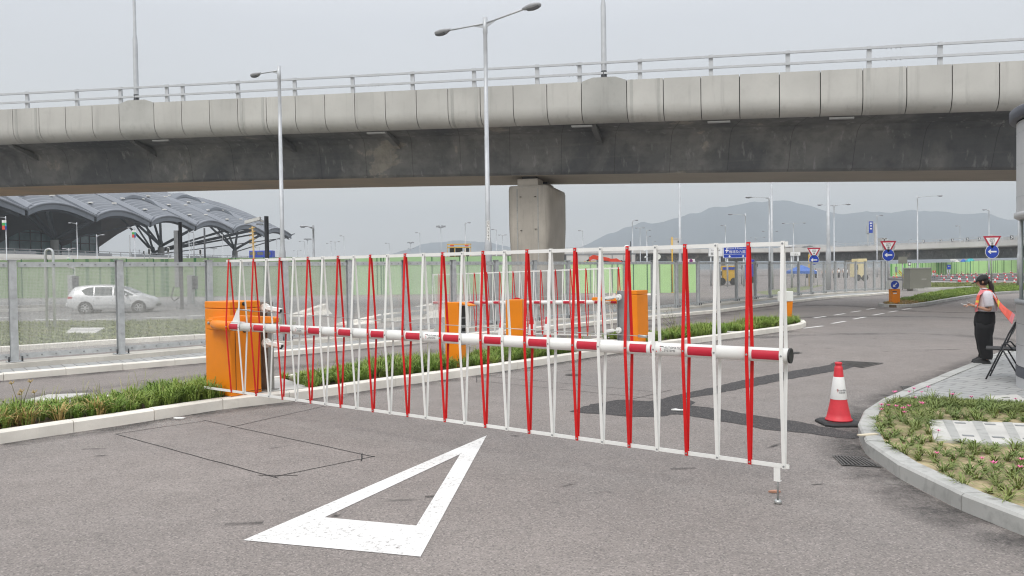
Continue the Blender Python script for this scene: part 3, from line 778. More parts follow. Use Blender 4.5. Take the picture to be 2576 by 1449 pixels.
# ---- dirt, dust and tyre marks on the road
stain_strip(bo[::-1], .55, .0022, STAIN_D, side=-1)
stain_strip(isl[3:], .40, .0022, STAIN_D, side=-1)
stain_strip(isl[3:], 1.3, .0012, STAIN_L, side=-1)
stain_strip(kfoot, .5, .0022, STAIN_D, side=-1)
stain_strip(i2n[1:], .6, .0022, STAIN_D, side=-1)
for pl_, wd_ in ((((3000, 840), (2500, 800), (2200, 795), (1950, 800), (1700, 830)), 1.0), (((2900, 900), (2450, 842), (2150, 838), (1900, 850)), .8), (((2700, 780), (2350, 790), (2100, 765), (1950, 775), (1700, 806)), 1.2), (((0, 1010), (500, 950), (900, 905), (1400, 850), (1800, 800)), 1.0)):
    stain_strip(smooth_pl([G(*p) for p in pl_], 2), wd_, .0016, STAIN_T)
for (x, y), (rx, ry), m_ in (((612, 1318), (.14, .06), STAIN_D), ((1515, 1240), (.07, .04), STAIN_D), ((1720, 1180), (.12, .05), STAIN_D), ((2370, 880), (.4, .08), STAIN_D), ((235, 1130), (.12, .04), STAIN_D), ((1100, 1250), (.10, .05), STAIN_D), ((2060, 1220), (.06, .03), STAIN_D), ((1640, 1130), (.5, .12), STAIN_L), ((2200, 1215), (.7, .12), STAIN_L)):
    c = G(x, y); stain_strip([c+Vector((-rx, 0, 0)), c, c+Vector((rx, .02, 0))], ry*2, .0026, m_)

# small scuffs and oil marks scattered over the lanes
V = []; F_ = []; U = []
for _ in range(95):
    x, y = random.uniform(-7, 14), random.uniform(4.0, 26)
    if any(inside((x, y), [(p.x, p.y) for p in q]) for q in (outer, bedpoly, pavpoly)): continue
    rx, ry, a = random.uniform(.03, .20), random.uniform(.015, .05), random.uniform(-.5, .9); o = len(V); ca, sa = math.cos(a), math.sin(a)
    V.append((x, y, .0027)); U.append(1.)
    for k in range(10):
        t_ = k*.6283; q = random.uniform(.7, 1.25); V.append((x+q*(rx*math.cos(t_)*ca-ry*math.sin(t_)*sa), y+q*(rx*math.cos(t_)*sa+ry*math.sin(t_)*ca), .0027)); U.append(0.)
    F_ += [(o, o+1+k, o+1+(k+1) % 10) for k in range(10)]
mb = MB(); mb.add(V, F_); o = mb.build("road_stain", mat_stain("oil_marks", (.055, .052, .05), .25, .5, 3., .9)); uvl = o.data.uv_layers.new(name='UV')
for lp in o.data.loops: uvl.data[lp.index].uv = (U[lp.vertex_index], 0)
struct(o)

# ================================================================== VIADUCT
VA = dict(X0=-1.2892, Y0=33.9503, th=-.2656, k=-.0043, z0=9.9574, g=-.0297, q=-.0005)
def va(s, d=0., dz=0.):
    """point on the viaduct: s along its near face, d inward from the face, dz from the parapet top"""
    th, k = VA['th'], VA['k']
    X = VA['X0']+(math.sin(th+k*s)-math.sin(th))/k; Y = VA['Y0']-(math.cos(th+k*s)-math.cos(th))/k
    a = th+k*s; ca, sa = math.cos(a), math.sin(a)
    return Vector((X-sa*d, Y+ca*d, VA['z0']+VA['g']*s+VA['q']*s*s+dz))
via = thing("viaduct", "curving grey concrete road viaduct with panelled parapet crossing the whole view", "viaduct", va(0, 3, -3.5))
def extr(name, prof, mat, ss, closed=True, mi=0, smooth=True, mats=None):
    mb = MB(); mb.loft([[va(s, d, z) for d, z in prof] for s in ss], mi, closed, True, smooth)
    return mb.build(name, mats or mat, via, True)
S0, S1 = -75., 44.
ss = ngrid(S0, S1, 60)
gprof = [(.62, -1.60), (2.15, -1.74), (2.45, -1.95), (2.62, -2.3), (2.95, -3.42), (3.08, -3.53), (7.3, -3.53), (7.5, -3.3), (7.9, -2.2), (8.4, -1.8), (9.7, -1.6), (9.7, -1.05), (.62, -1.05)]
gird = extr("girder", gprof, GIRD, ss, smooth=False)
gird.data.materials.append(SOFF)
for f in gird.data.polygons:
    c = f.normal
    if c.z < -.95 and f.center.z < -.3+0*1 and abs(f.normal.x) < .2: pass
for f in gird.data.polygons:
    i = f.index % len(gprof)
    if f.index < len(gprof)*59 and i == 5: f.material_index = 1
# soffit joints
inner_par = extr("parapet_backing", [(.10, -.06), (.40, -.06), (.40, -1.05), (.62, -1.05), (.62, -1.62), (.45, -1.55), (.20, -1.35), (.10, -1.1)], DARKH, ss, smooth=False)
far_par = extr("far_parapet", [(9.4, -.02), (9.75, -.02), (9.75, -1.7), (9.4, -1.05)], PARAP, ss, smooth=False)
for f in inner_par.data.polygons: pass
pprof = [(0, -.0), (.0, -1.02), (.012, -1.16), (.05, -1.32), (.13, -1.47), (.26, -1.58), (.45, -1.645), (.62, -1.66)]
_pp = pprof[1:]; pprof = [pprof[0]]+[(float(np.interp(u, range(7), [p[0] for p in _pp])), float(np.interp(u, range(7), [p[1] for p in _pp]))) for u in np.linspace(0, 6, 7)]
def _bez(n=16):
    o = [(0, 0), (0, -.5), (0, -.95)]
    for i in range(1, n+1):
        u = i/n; a = (1-u)**3; b = 3*u*(1-u)**2; c = 3*u*u*(1-u); d = u**3; o.append((b*0+c*.16+d*.62, a*-.95+b*-1.35+c*-1.66+d*-1.66))
    return o
pprof = _bez()
back = [(.62, -1.60), (.45, -1.585), (.30, -1.53), (.19, -1.43), (.11, -1.28), (.09, -1.1), (.09, -.04), (.42, -.04), (.42, 0)]
pads = {4: 1.2775, 19: 1.2775}
edges = []; k = 0.
for i in range(-26, 48):
    edges.append((i, k)); k += pads.get(i, 1.)
k16 = [b for a, b in edges if a == 16][0]
rib_idx = (0, 8, 15, 20, 26, -7, -14, 33, 40)
panel_s = {}
for i, b in edges:
    sA = (b-k16)*1.5; L = pads.get(i, 1.)*1.5; panel_s[i] = (sA, sA+L)
    if sA+L < S0 or sA > S1: continue
    mb = MB(); up = (lambda t: 0.)
    if i in pads: up = lambda t: .16*min(1, max(0, min(t, 1-t)*4.2))
    nt_ = 9 if i in pads else 2
    secs = []
    for j in range(nt_):
        t = j/(nt_-1); s = sA+.016+(L-.032)*t
        secs.append([va(s, d, z+(up(t) if z > -.05 else 0)) for d, z in pprof+back])
    mb.loft(secs, 0, True, True, False)
    if i in rib_idx:
        for t in (.13, .87):
            sm = sA+L*t; mb.loft([[va(sm+q, d-.012, z) for d, z in pprof]+[va(sm+q, d+.02, z) for d, z in pprof[::-1]] for q in (-.06, .06)], 1, True, True, False)
    mb.build("parapet_panel", [PARAP2 if i in pads else PARAP, PARAP2], via, True)
# transverse ribs and small lights below the overhang
def sfind(px, dz=-1.6, d=.6):
    lo, hi = S0, S1
    for _ in range(50):
        m = (lo+hi)/2; p = va(m, d, dz)-CC; u = 1288+FPX*(p.dot(_rh))/p.dot(_fw)
        if u < px: lo = m
        else: hi = m
    return lo
for px in (18, 325, 690, 962, 1490):
    s = sfind(px); mb = MB()
    mb.loft([[va(s+q, .7, -1.6), va(s+q, 2.5, -1.9), va(s+q, 2.6, -2.25), va(s+q, .9, -1.78)] for q in (-.12, .12)], 0, True, True, False)
    mb.build("overhang_rib", GIRD, via, True)
for px in (943, 1462, 1808, 2118, 400):
    s = sfind(px); mb = MB(); mb.loft([[va(s+q, .68, -1.69), va(s+q, .84, -1.70), va(s+q, .84, -1.76), va(s+q, .68, -1.75)] for q in (-.45, .45)], 0, True, True, False)
    mb.build("soffit_light", SIGNBACK, via, True)
# steel railing on the parapet
mb = MB()
for dz in (.36, .80):
    mb.loft([[va(s, .12, dz-.045), va(s, .20, dz-.045), va(s, .20, dz+.045), va(s, .12, dz+.045)] for s in ss], 0, True, True, False)
mb.build("railing_bar", RAILG, via, True)
sposts = [sfind(p, .4, .15) for p in (65, 190, 300, 417, 457, 596, 739, 885, 1036, 1191, 1350, 1457, 1609, 1788, 1982, 2187, 2366)]
dd = 2.9
sposts = [sposts[0]-dd*i for i in range(1, 14)]+sposts+[sposts[-1]+dd*i for i in range(1, 8)]
for s in sposts:
    mb = MB(); mb.loft([[va(s+q, d0, 0 if z == 0 else z) for d0, z in ((.20, -.02), (.34, -.02), (.28, .90), (.20, .90))] for q in (-.085, .085)], 0, True, True, False)
    mb.build("railing_post", RAILG, via, True)
for px in (588, 940, 1446, 2248):
    s = sfind(px, .4, .15); mb = MB()
    for dz in (.36, .80):
        for q in (-.24, -.08, .08, .24): mb.box(va(s+q, .15, dz-.06), (.03, .03, .05))
        mb.bar(va(s-.32, .115, dz), va(s+.32, .115, dz), .012, .105)
    mb.build("rail_joint", RAILG, via, True)
# bearing pier
s0 = sfind(1326, -3.5, 3.3)
pr_ = thing("bridge_pier", "stained concrete bridge pier with rounded corners carrying the viaduct", "bridge pier", xy(va(s0, 3.2)))
th0 = VA['th']+VA['k']*s0; tx = Vector((math.cos(th0), math.sin(th0), 0)); nx_ = Vector((-tx.y, tx.x, 0))
zb = va(s0, 3, -3.53).z
def rrect(hx, y0, y1, r, z, n=5):
    o = []
    for cx, cy, a0 in ((hx-r, y1-r, 0), (-hx+r, y1-r, 90), (-hx+r, y0+r, 180), (hx-r, y0+r, 270)):
        for i in range(n):
            a = rad(a0+90*i/(n-1)); o.append(pr_.location+tx*(cx+r*math.cos(a))+nx_*(cy+r*math.sin(a))+Vector((0, 0, z)))
    return o
mb = MB(); prof = [(0, .86), (1.5, .89), (2.6, .94), (3.4, .99), (4.1, 1.02), (zb-.62, 1.02), (zb-.45, .98)]
mb.loft([rrect(h, .15, 4.5-(1.02-h)*.5, .34, z) for z, h in prof], 0, True, True, True)
o = mb.build("pier_shaft", PIERC, pr_, True)
mb = MB()
for x in (-.52, .50):   # recessed grooves on the face read as shallow ribs
    mb.loft([[pr_.location+tx*(x+a)+nx_*y+Vector((0, 0, z)) for a, y in ((-.03, .135), (.03, .135), (.03, .2), (-.03, .2))] for z in (.2, zb-.6)], 0, True, True, False)
mb.build("face_rib", KERB2, pr_, True)
mb = MB(); mb.box(pr_.location+nx_*.8+tx*(-.02)+Vector((0, 0, zb-.30)), (1.0, 1.1, .34), Matrix.Rotation(th0, 3, 'Z'))
mb.build("bearing_plinth", PIERC, pr_, True)
mb = MB(); mb.box(pr_.location+nx_*3.2+tx*(-.02)+Vector((0, 0, zb-.30)), (1.0, 1.1, .34), Matrix.Rotation(th0, 3, 'Z'))
mb.build("bearing_plinth", PIERC, pr_, True)
for y in (.8, 3.2):
    mb = MB(); mb.box(pr_.location+nx_*y+Vector((0, 0, zb-.066)), (.7, .7, .125), Matrix.Rotation(th0, 3, 'Z')); mb.build("bearing", BLACKM, pr_, True)
mb = MB()
for x, z in ((-.35, zb-1.0), (.38, zb-1.0), (-.33, zb-2.6), (.38, zb-2.55), (-.15, 1.9)):
    mb.lathe([(.001, 0), (.045, 0), (.045, .02), (.001, .02)], pr_.location+tx*x+nx_*.13+Vector((0, 0, z)), 10)
bo_ = mb.build("form_tie_hole", DARKH, pr_, True)

# ================================================================== MESH FENCE
fen = thing("mesh_fence", "long galvanised mesh fence on a concrete plinth curving away behind the barriers", "fence", fposts[3])
FT = 2.19
P_ = fposts
for i, p in enumerate(P_):
    a = P_[max(0, i-1)]; b = P_[min(len(P_)-1, i+1)]; t = (b-a).normalized(); n = Vector((-t.y, t.x, 0)); R = Matrix((t, n, Vector((0, 0, 1)))).transposed()
    mb = MB(); z0 = FZ
    mb.box(p+n*-.06+Vector((0, 0, (z0+FT)/2)), (.13, .012, FT-z0), R); mb.box(p+n*.06+Vector((0, 0, (z0+FT)/2)), (.13, .012, FT-z0), R)
    mb.box(p+Vector((0, 0, (z0+FT)/2)), (.012, .108, FT-z0), R)
    mb.box(p+Vector((0, 0, FT+.008)), (.19, .16, .012), R); mb.box(p+Vector((0, 0, z0+.008)), (.26, .26, .014), R)
    for dz in (.45, .85, 1.25, 1.65): mb.box(p+n*-.072+Vector((0, 0, z0+dz)), (.03, .012, .03), R)
    mb.build("post", GALV, fen, True)
    if 1 < i < 26:
        for sx in (-.11, .11):
            mb = MB(); mb.tube([p+t*sx+n*-.11+Vector((0, 0, z0)), p+t*sx+n*-.11+Vector((0, 0, z0+.11))], .017, 8); mb.build("anchor_bolt", BLACKM, fen, True)
for i in range(len(P_)-1):
    a, b = P_[i], P_[i+1]; t = (b-a).normalized(); n = Vector((-t.y, t.x, 0)); a2 = a+t*.085; b2 = b-t*.085
    f0 = n*-.005
    mb = MB(); z1, z2 = FZ+.06, FT-.06
    mb.add([a2+f0+Vector((0, 0, z1)), b2+f0+Vector((0, 0, z1)), b2+f0+Vector((0, 0, z2)), a2+f0+Vector((0, 0, z2))], [(0, 1, 2, 3)])
    mb.build("mesh_panel", MESH if i < 14 else MESH2, fen, True)
    for z in (FT-.085, FZ+.11):
        mb = MB(); mb.bar(a2+n*-.018+Vector((0, 0, z)), b2+n*-.018+Vector((0, 0, z)), .014, .10)
        for k in range(7):
            c = a2.lerp(b2, (k+.5)/7)+n*-.030+Vector((0, 0, z)); mb.box(c, (.022, .022, .022), mi=1)
        mb.build("rail", [GALV, GALVD], fen, True)

# ================================================================== BARRIER GATES
B0 = A(580, 818, 10.2); B1 = A(1971, 897, 5.95)
bt = xy(B1)-xy(B0); NP = 28; SP = bt.length/(NP-1); BA = math.atan2(bt.y, bt.x)
BZ = 1.17; HALF = .875; BR = .056
def make_barrier(loc, rotz):
    # local frame: x along the boom (0 = first picket), y away from the road user, z up from the road
    t = thing("barrier_gate", "near long barrier gate of red and white pickets with orange cabinet across the front lane", "barrier", loc, rotz)
    L = (NP-1)*SP
    # cabinet
    cx0, cx1, cy0, cy1, zb, zt = -1.07, -.46, .30, .80, .15, 1.475
    mb = MB(); mb.box(((cx0+cx1)/2, (cy0+cy1)/2, (zb+zt-.10)/2), (cx1-cx0, cy1-cy0, zt-.10-zb)); mb.build("cabinet", ORANGE, t, bevel=.012)
    mb = MB(); mb.box(((cx0+cx1)/2, (cy0+cy1)/2, zt-.0475), (cx1-cx0+.003, cy1-cy0+.003, .095)); cap = mb.build("cabinet_lid", ORANGE, t, bevel=.01)
    mb = MB(); mb.lathe([(.001, 0), (.028, 0), (.028, .02), (.001, .02)], (0, 0, 0), 8); 
    lk = mb.build("lid_lock", BLACK, cap); lk.rotation_euler = (0, rad(90), 0); lk.location = (cx1+.006, .52, zt-.035)
    mb = MB(); mb.box((cx1+.004, (cy0+cy1)/2+.03, .66), (.010, .40, .93)); dr = mb.build("cabinet_door", ORANGE, t, bevel=.004)
    mb = MB(); yy = (cy0+cy1)/2+.03
    for q, d in (((cx1+.0025, yy, 1.129), (.008, .405, .008)), ((cx1+.0025, yy-.204, .66), (.008, .007, .94)), ((cx1+.0025, yy+.204, .66), (.008, .007, .94)), ((cx1+.0025, yy, .191), (.008, .405, .008))): mb.box(q, d)
    mb.build("door_gap", ORANGED, t)
    lk2 = lk.copy(); COL.objects.link(lk2); lk2.name = "door_lock"; lk2.parent = dr; lk2.location = (cx1+.008, .52, 1.06)
    # arm bracket: clamp plate, round root, rear fork
    mb = MB(); mb.box((-.66, .262, BZ-.005), (.40, .08, .17)); mb.box((-.66, .205, BZ-.005), (.38, .04, .14)); mb.tube([(-.62, .16, BZ), (-.30, .05, BZ), (.05, 0, BZ)], [.062, .068, .066], 16)
    mb.loft([[(x, .13, BZ-.02+a), (x, .20, BZ-.02+a), (x, .20, BZ+b), (x, .13, BZ+b)] for x, a, b in ((-.62, .02, .10), (-.1, .055, .135), (.72, .07, .135), (.76, .085, .12))], 0, True, True, False)
    br = mb.build("arm_bracket", ORANGE, t, bevel=.008)
    mb = MB()
    for x in (-.79, -.71): mb.tube([(x, .190, BZ+.01), (x, .172, BZ+.01)], .022, 6); mb.tube([(x, .172, BZ+.01), (x, .164, BZ+.01)], .012, 8)
    mb.build("bracket_bolt", STEELR, br)
    # boom
    mb = MB(); mb.tube([(.03, 0, BZ), (L*.5, 0, BZ-.003), (L+.045, 0, BZ)], BR, 28); bm_ = mb.build("boom", WHITE, t)
    mb = MB(); mb.tube([(L+.045, 0, BZ), (L+.06, 0, BZ)], BR+.003, 28); mb.build("boom_end_cap", BLACK, bm_)
    def strip(x0, x1, a0, a1, r):
        n = 9; vs = []; k = 3
        for i in range(k):
            x = x0+(x1-x0)*i/(k-1)
            for j in range(n):
                a = a0+(a1-a0)*j/(n-1); vs.append((x, -r*math.cos(a), BZ+r*math.sin(a)))
        return vs, [(i*n+j, i*n+j+1, (i+1)*n+j+1, (i+1)*n+j) for i in range(k-1) for j in range(n-1)]
    for i in range(0, NP, 2):
        x0 = i*SP+.035; x1 = (i+1)*SP-.022
        if i == NP-2: x1 = (i+1)*SP-.02
        mb = MB()
        mb.add(*strip(x0, x1, -.62, .72, BR+.002), 0, True)
        v, f = strip(x0, x1, math.pi-.72, math.pi+.62, BR+.002); mb.add(v, f, 0, True)
        mb.build("red_reflector", REFL, bm_)
    # collar with cable lug
    xc = 22*SP+.215
    mb = MB(); mb.tube([(xc-.018, 0, BZ), (xc+.018, 0, BZ)], BR+.006, 28); mb.box((xc, 0, BZ+BR+.04), (.05, .012, .09)); mb.build("cable_collar", WHITE, bm_)
    # rope from a fin at the root to the collar
    mb = MB(); mb.plate([(.03, BZ+.05), (.20, BZ+.05), (.185, BZ+.235), (.155, BZ+.235)], ((0, .0, 0), (1, 0, 0), (0, 0, 1), (0, 1, 0)), .008); mb.box((.17, 0, BZ+.06), (.24, .05, .012))
    mb.build("tension_fin", WHITE, bm_)
    mb = MB(); mb.tube([(.17, 0, BZ+.225), (.40, 0, BZ+.218)], .009, 8); mb.tube([(.40, 0, BZ+.218), (.48, 0, BZ+.21)], .014, 8)
    mb.tube([(.46, 0, BZ+.212), (L*.45, 0, BZ+.14), (xc-.1, 0, BZ+.103)], .0038, 6); mb.tube([(xc-.12, 0, BZ+.103), (xc-.03, 0, BZ+.10)], .012, 8)
    mb.build("tension_cable", STEELR, bm_)
    # maker's mark, on both sides
    for xl, sc_ in ((5*SP+.13, .82), (13*SP+.13, 1.0), (23*SP+.13, 1.0)):
        mb = MB()
        for side in (1, -1):
            def onb(pts2, mi, fs):
                vs = []
                for u, v_ in pts2:
                    a = v_/BR + .12; r_ = BR+.0025
                    vs.append((xl+side*u*sc_, -side*r_*math.cos(a), BZ+r_*math.sin(a)))
                mb.add(vs, fs, mi)
            for s_, cy, col in (("AUTOMATIC", .0125, 0), ("SYSTEMS", -.0125, 0)):
                vs, fs = text_mesh(s_, .0262); mnx = min(p[0] for p in vs)
                onb([(p[0]-mnx-.035, p[1]+cy) for p in vs], col, fs)
            def stroke(pl, wd, mi):
                for (a, b) in zip(pl, pl[1:]):
                    d = Vector((b[0]-a[0], b[1]-a[1])).normalized(); n = Vector((-d.y, d.x))*wd/2
                    onb([(a[0]-n.x, a[1]-n.y), (b[0]-n.x, b[1]-n.y), (b[0]+n.x, b[1]+n.y), (a[0]+n.x, a[1]+n.y)], mi, [(0, 1, 2, 3)])
            stroke([(-.108, -.024), (-.070, .025)], .008, 1); stroke([(-.073, .022), (-.044, .022), (-.046, -.024)], .005, 0)
            vs, fs = text_mesh("S", .036); onb([(p[0]-.066, p[1]-.008) for p in vs], 1, fs)
        mb.build("maker_lettering", [INK, INKR], bm_)
    # rails
    mb = MB(); mb.box((L/2-.01, 0, BZ+HALF-.01), (L+.10, .008, .033)); tr = mb.build("top_rail", WHITE, t)
    mb = MB(); mb.box((L/2-.30, 0, BZ-HALF+.012), (L+.68, .008, .032)); bot = mb.build("bottom_rail", WHITE, t)
    # pickets: one flat bar before and one behind the boom
    for i in range(NP):
        x = i*SP; mb = MB(); red = (i % 2 == 0)
        for sgn in (-1, 1):
            y1 = sgn*(BR+.009); y0 = sgn*.010; pts = [(y0, BZ+HALF+.012), (y0*1.4, BZ+HALF-.05), (y1*.98, BZ+.07), (y1*1.02, BZ), (y1*.98, BZ-.07), (y0*1.4, BZ-HALF+.05), (y0, BZ-HALF-.008)]
            hw = .0138
            if sgn == 1 and i == 0: pts = [(y0, BZ+HALF+.012), (y0*1.4, BZ+HALF-.05), (y1, BZ+.07), (y1, BZ)]
            mb.loft([[(x-hw, y-.0025, z), (x+hw, y-.0025, z), (x+hw, y+.0025, z), (x-hw, y+.0025, z)] for y, z in pts], 0, True, True, False)
        pk = mb.build("red_picket" if red else "white_picket", RED if red else WHITE, t)
        mb = MB()
        for z, yy in ((BZ+HALF-.008, -.014), (BZ-HALF+.012, -.014), (BZ, -BR-.013)):
            mb.tube([(x, yy+.004, z), (x, yy-.004, z)], .008, 8)
        mb.build("bolt", GALVD if not red else STEELR, pk)
    # stay with adjustable foot at the tip
    xs = L-.055
    mb = MB(); mb.box((xs, 0, BZ-HALF-.06), (.050, .005, .11)); mb.box((xs-.023, .015, BZ-HALF-.06), (.004, .03, .10)); mb.box((xs, .015, BZ-HALF-.113), (.05, .036, .005)); sb = mb.build("foot_bracket", WHITE, t)
    mb = MB(); mb.tube([(xs, .018, BZ-HALF-.05), (xs, .018, .03)], .008, 8); mb.lathe([(.001, .03), (.018, .035), (.030, .024), (.030, .008), (.024, .0), (.001, 0)], (xs, .018, 0), 14)
    mb.tube([(xs, .018, BZ-HALF-.092), (xs, .018, BZ-HALF-.110)], .017, 6)
    mb.build("screw_foot", STEELR, t)
    return t
bar1 = make_barrier((B0.x, B0.y, 0), BA)
FB0 = A(1560, 759, 19.1); FB1 = A(1093, 762, 23.4); fa = xy(FB1)-xy(FB0)
bar2 = dup(bar1, (FB0.x, FB0.y, -.10), math.atan2(fa.y, fa.x), "farther barrier gate of red and white pickets beyond the grassy island")
bar2.rotation_euler = (0, rad(1.05), math.atan2(fa.y, fa.x))
k_ = fa.length/((NP-1)*SP)
bar2.scale = (k_, .98, .98)

# ================================================================== CAMERA POSTS
def cctv(parent, c, d, ln=.20):
    """bullet camera: base disc on the post, arm, body with sunshade; d = horizontal viewing direction"""
    d = Vector(d).normalized(); up = Vector((0, 0, 1)); s_ = d.cross(up); R = Matrix((d, s_, up)).transposed(); c = Vector(c)
    mb = MB(); mb.tube([c+d*.10, c+d*(.10+ln)], .034, 14); mb.loft([[c+d*x+s_*y+up*z for y, z in ((-.042, .0), (-.036, .038), (.036, .038), (.042, .0), (.032, .03), (-.032, .03))] for x in (.08, .13+ln)], 0, True, True, False)
    mb.tube([c+d*.0+up*-.005, c+d*.11], .012, 8)
    b = mb.build("camera_body", WHITE, parent, True)
    mb = MB(); mb.tube([c+d*(.10+ln), c+d*(.12+ln)], .033, 14); mb.build("lens", BLACK, b).location = -b.location
    return b
def cam_post(label, px0, px1, ybot, ytop, Y, cams, dirx, disc_dir, mat):
    p = G((px0+px1)/2, ybot, .15); t = thing("camera_post", label, "camera post", (p.x, p.y, .15))
    Y = p.y; wd = (px1-px0)/FPX*Y; zt = zat((px0+px1)/2, ytop, Y)
    R = Matrix.Rotation(rad(-20), 3, 'Z')
    mb = MB(); mb.box((p.x, p.y, (zt+.15)/2), (wd*.86, .012, zt-.15), R)
    for sx in (-1, 1):
        mb.box(Vector((p.x, p.y, (zt+.15)/2))+R @ Vector((sx*wd*.43, 0, 0)), (.014, .13, zt-.15), R)
    mb.box(Vector((p.x, p.y, .158)), (wd*1.3, .25, .014), R)
    mb.build("post", mat, t, True)
    mb = MB()
    for z in (.35, .62, .9): mb.tube([Vector((p.x, p.y, zt-z*zt*.9))+R @ Vector((wd*.2, -.012, 0)), Vector((p.x, p.y, zt-z*zt*.9))+R @ Vector((wd*.2, -.006, 0))], .014, 8)
    mb.build("hole", DARKH, t, True)
    for cx, cy in cams:
        c = A(cx, cy, Y-.10); dd = Vector(disc_dir).normalized()
        mb = MB(); mb.tube([c+dd*-.02, c+dd*.035], .068, 20); mb.tube([c+dd*.03, c+dd*.07], .028, 12)
        bd = mb.build("camera_base", WHITE, t, True)
        c2 = c+dd*.06
        d = Vector(dirx).normalized(); s_ = d.cross(Vector((0, 0, 1))); up = Vector((0, 0, 1))
        mb = MB(); mb.tube([c2, c2+d*.12], .013, 8); mb.tube([c2+d*.09, c2+d*.27+up*-.01], .034, 14)
        mb.loft([[c2+d*x+s_*y+up*(z-.05*x) for y, z in ((-.046, .0), (-.040, .046), (.040, .046), (.046, .0), (.036, .036), (-.036, .036))] for x in (.08, .30)], 0, True, True, False)
        bb = mb.build("camera_body", WHITE, t, True)
        mb = MB(); mb.tube([c2+d*.27+up*-.01, c2+d*.285+up*-.011], .0345, 14); mb.build("lens", BLACK, t, True)
    return t
cam_post("stainless post with two white cameras right of the near orange cabinet", 651, 688, 981, 760, 11, ((668, 775), (671, 863)), (.95, -.3, -.12), (-.15, -.95, 0), STAIN)
cam_post("dull grey post with two white cameras left of the farther orange cabinet", 1553, 1585, 872, 731, 18, ((1557, 748), (1557, 831)), (-.97, -.25, -.05), (-.7, -.7, 0), GALVD)

# ================================================================== TICKET MACHINES, DISC SIGN
def ticket_machine(label, px, ybot, ytop, wpx, rot, front):
    p = G(px, ybot, .13); Y = p.y; wd = wpx/FPX*Y; zt = zat(px, ytop, Y)-.13
    t = thing("ticket_machine", label, "ticket machine", (p.x, p.y, .13), rot)
    # local: front face toward -y
    dp = .30
    mb = MB(); mb.box((0, .16, zt/2), (wd, dp, zt)); mb.build("cabinet", ORANGE, t, bevel=.01)
    if front:
        mb = MB(); mb.plate([(-.03, zt+.0), (-.22, zt-.05), (-.22, zt-.07), (-.03, zt-.02)], ((-wd/2, 0, 0), (0, 1, 0), (0, 0, 1), (1, 0, 0)), wd); mb.build("hood", ORANGE, t)
        mb = MB(); mb.box((0, 0.0, zt-.42), (wd*.80, .03, .72)); fp = mb.build("front_panel", GALVD, t, bevel=.006)
        mb = MB(); mb.box((0, -.018, zt-.17), (wd*.66, .012, .20)); mb.build("screen", BLACK, fp)
        for z, h, m in ((-.36, .12, BLACK), (-.50, .06, DARKH), (-.60, .08, GRATE), (-.70, .05, BLACK)):
            mb = MB(); mb.box((wd*.04, -.020, zt+z), (wd*.5, .012, h)); mb.build("slot", m, fp)
        mb = MB(); mb.box((0, .0, .30), (wd*.86, .02, .50)); mb.build("lower_door", ORANGE, t, bevel=.004)
        mb = MB(); mb.tube([(-wd*.3, -.012, .70), (-wd*.3, -.022, .70)], .014, 8); mb.build("lock", STEELR, t)
    return t
ticket_machine("orange ticket machine with black and grey front standing in the island grass", 1165, 922, 760, 30, rad(62), True)
ticket_machine("plain orange machine seen from behind, in the lane beyond the island", 1299, 872, 753, 42, rad(172), True)
tk = thing("disc_sign", "round sign seen from its blank grey back beside the orange ticket machine", "sign", G(1112, 905, .12))
p = tk.location; Y = p.y; R_ = 21/FPX*Y; zc = zat(1111, 836, Y)
mb = MB(); mb.tube([(p.x, Y, zc), (p.x+.004, Y+.02, zc)], R_, 32); mb.build("sign_disc", SIGNBACK, tk, True)
mb = MB(); mb.tube([(p.x, Y+.04, .10), (p.x, Y+.04, zc+.1)], .03, 10); mb.build("pole", GALV, tk, True)
t2_ = thing("disc_sign", "small red topped round sign behind the plain orange machine", "sign", G(1302, 868, 0))
p = t2_.location; zc = zat(1302, 762, p.y+.4)
mb = MB(); mb.tube([(p.x, p.y+.40, zc), (p.x, p.y+.42, zc)], 14/FPX*p.y, 28); mb.build("sign_disc", RED, t2_, True)
mb = MB(); mb.tube([(p.x, p.y+.44, 0), (p.x, p.y+.44, zc)], .025, 8); mb.build("pole", GALV, t2_, True)

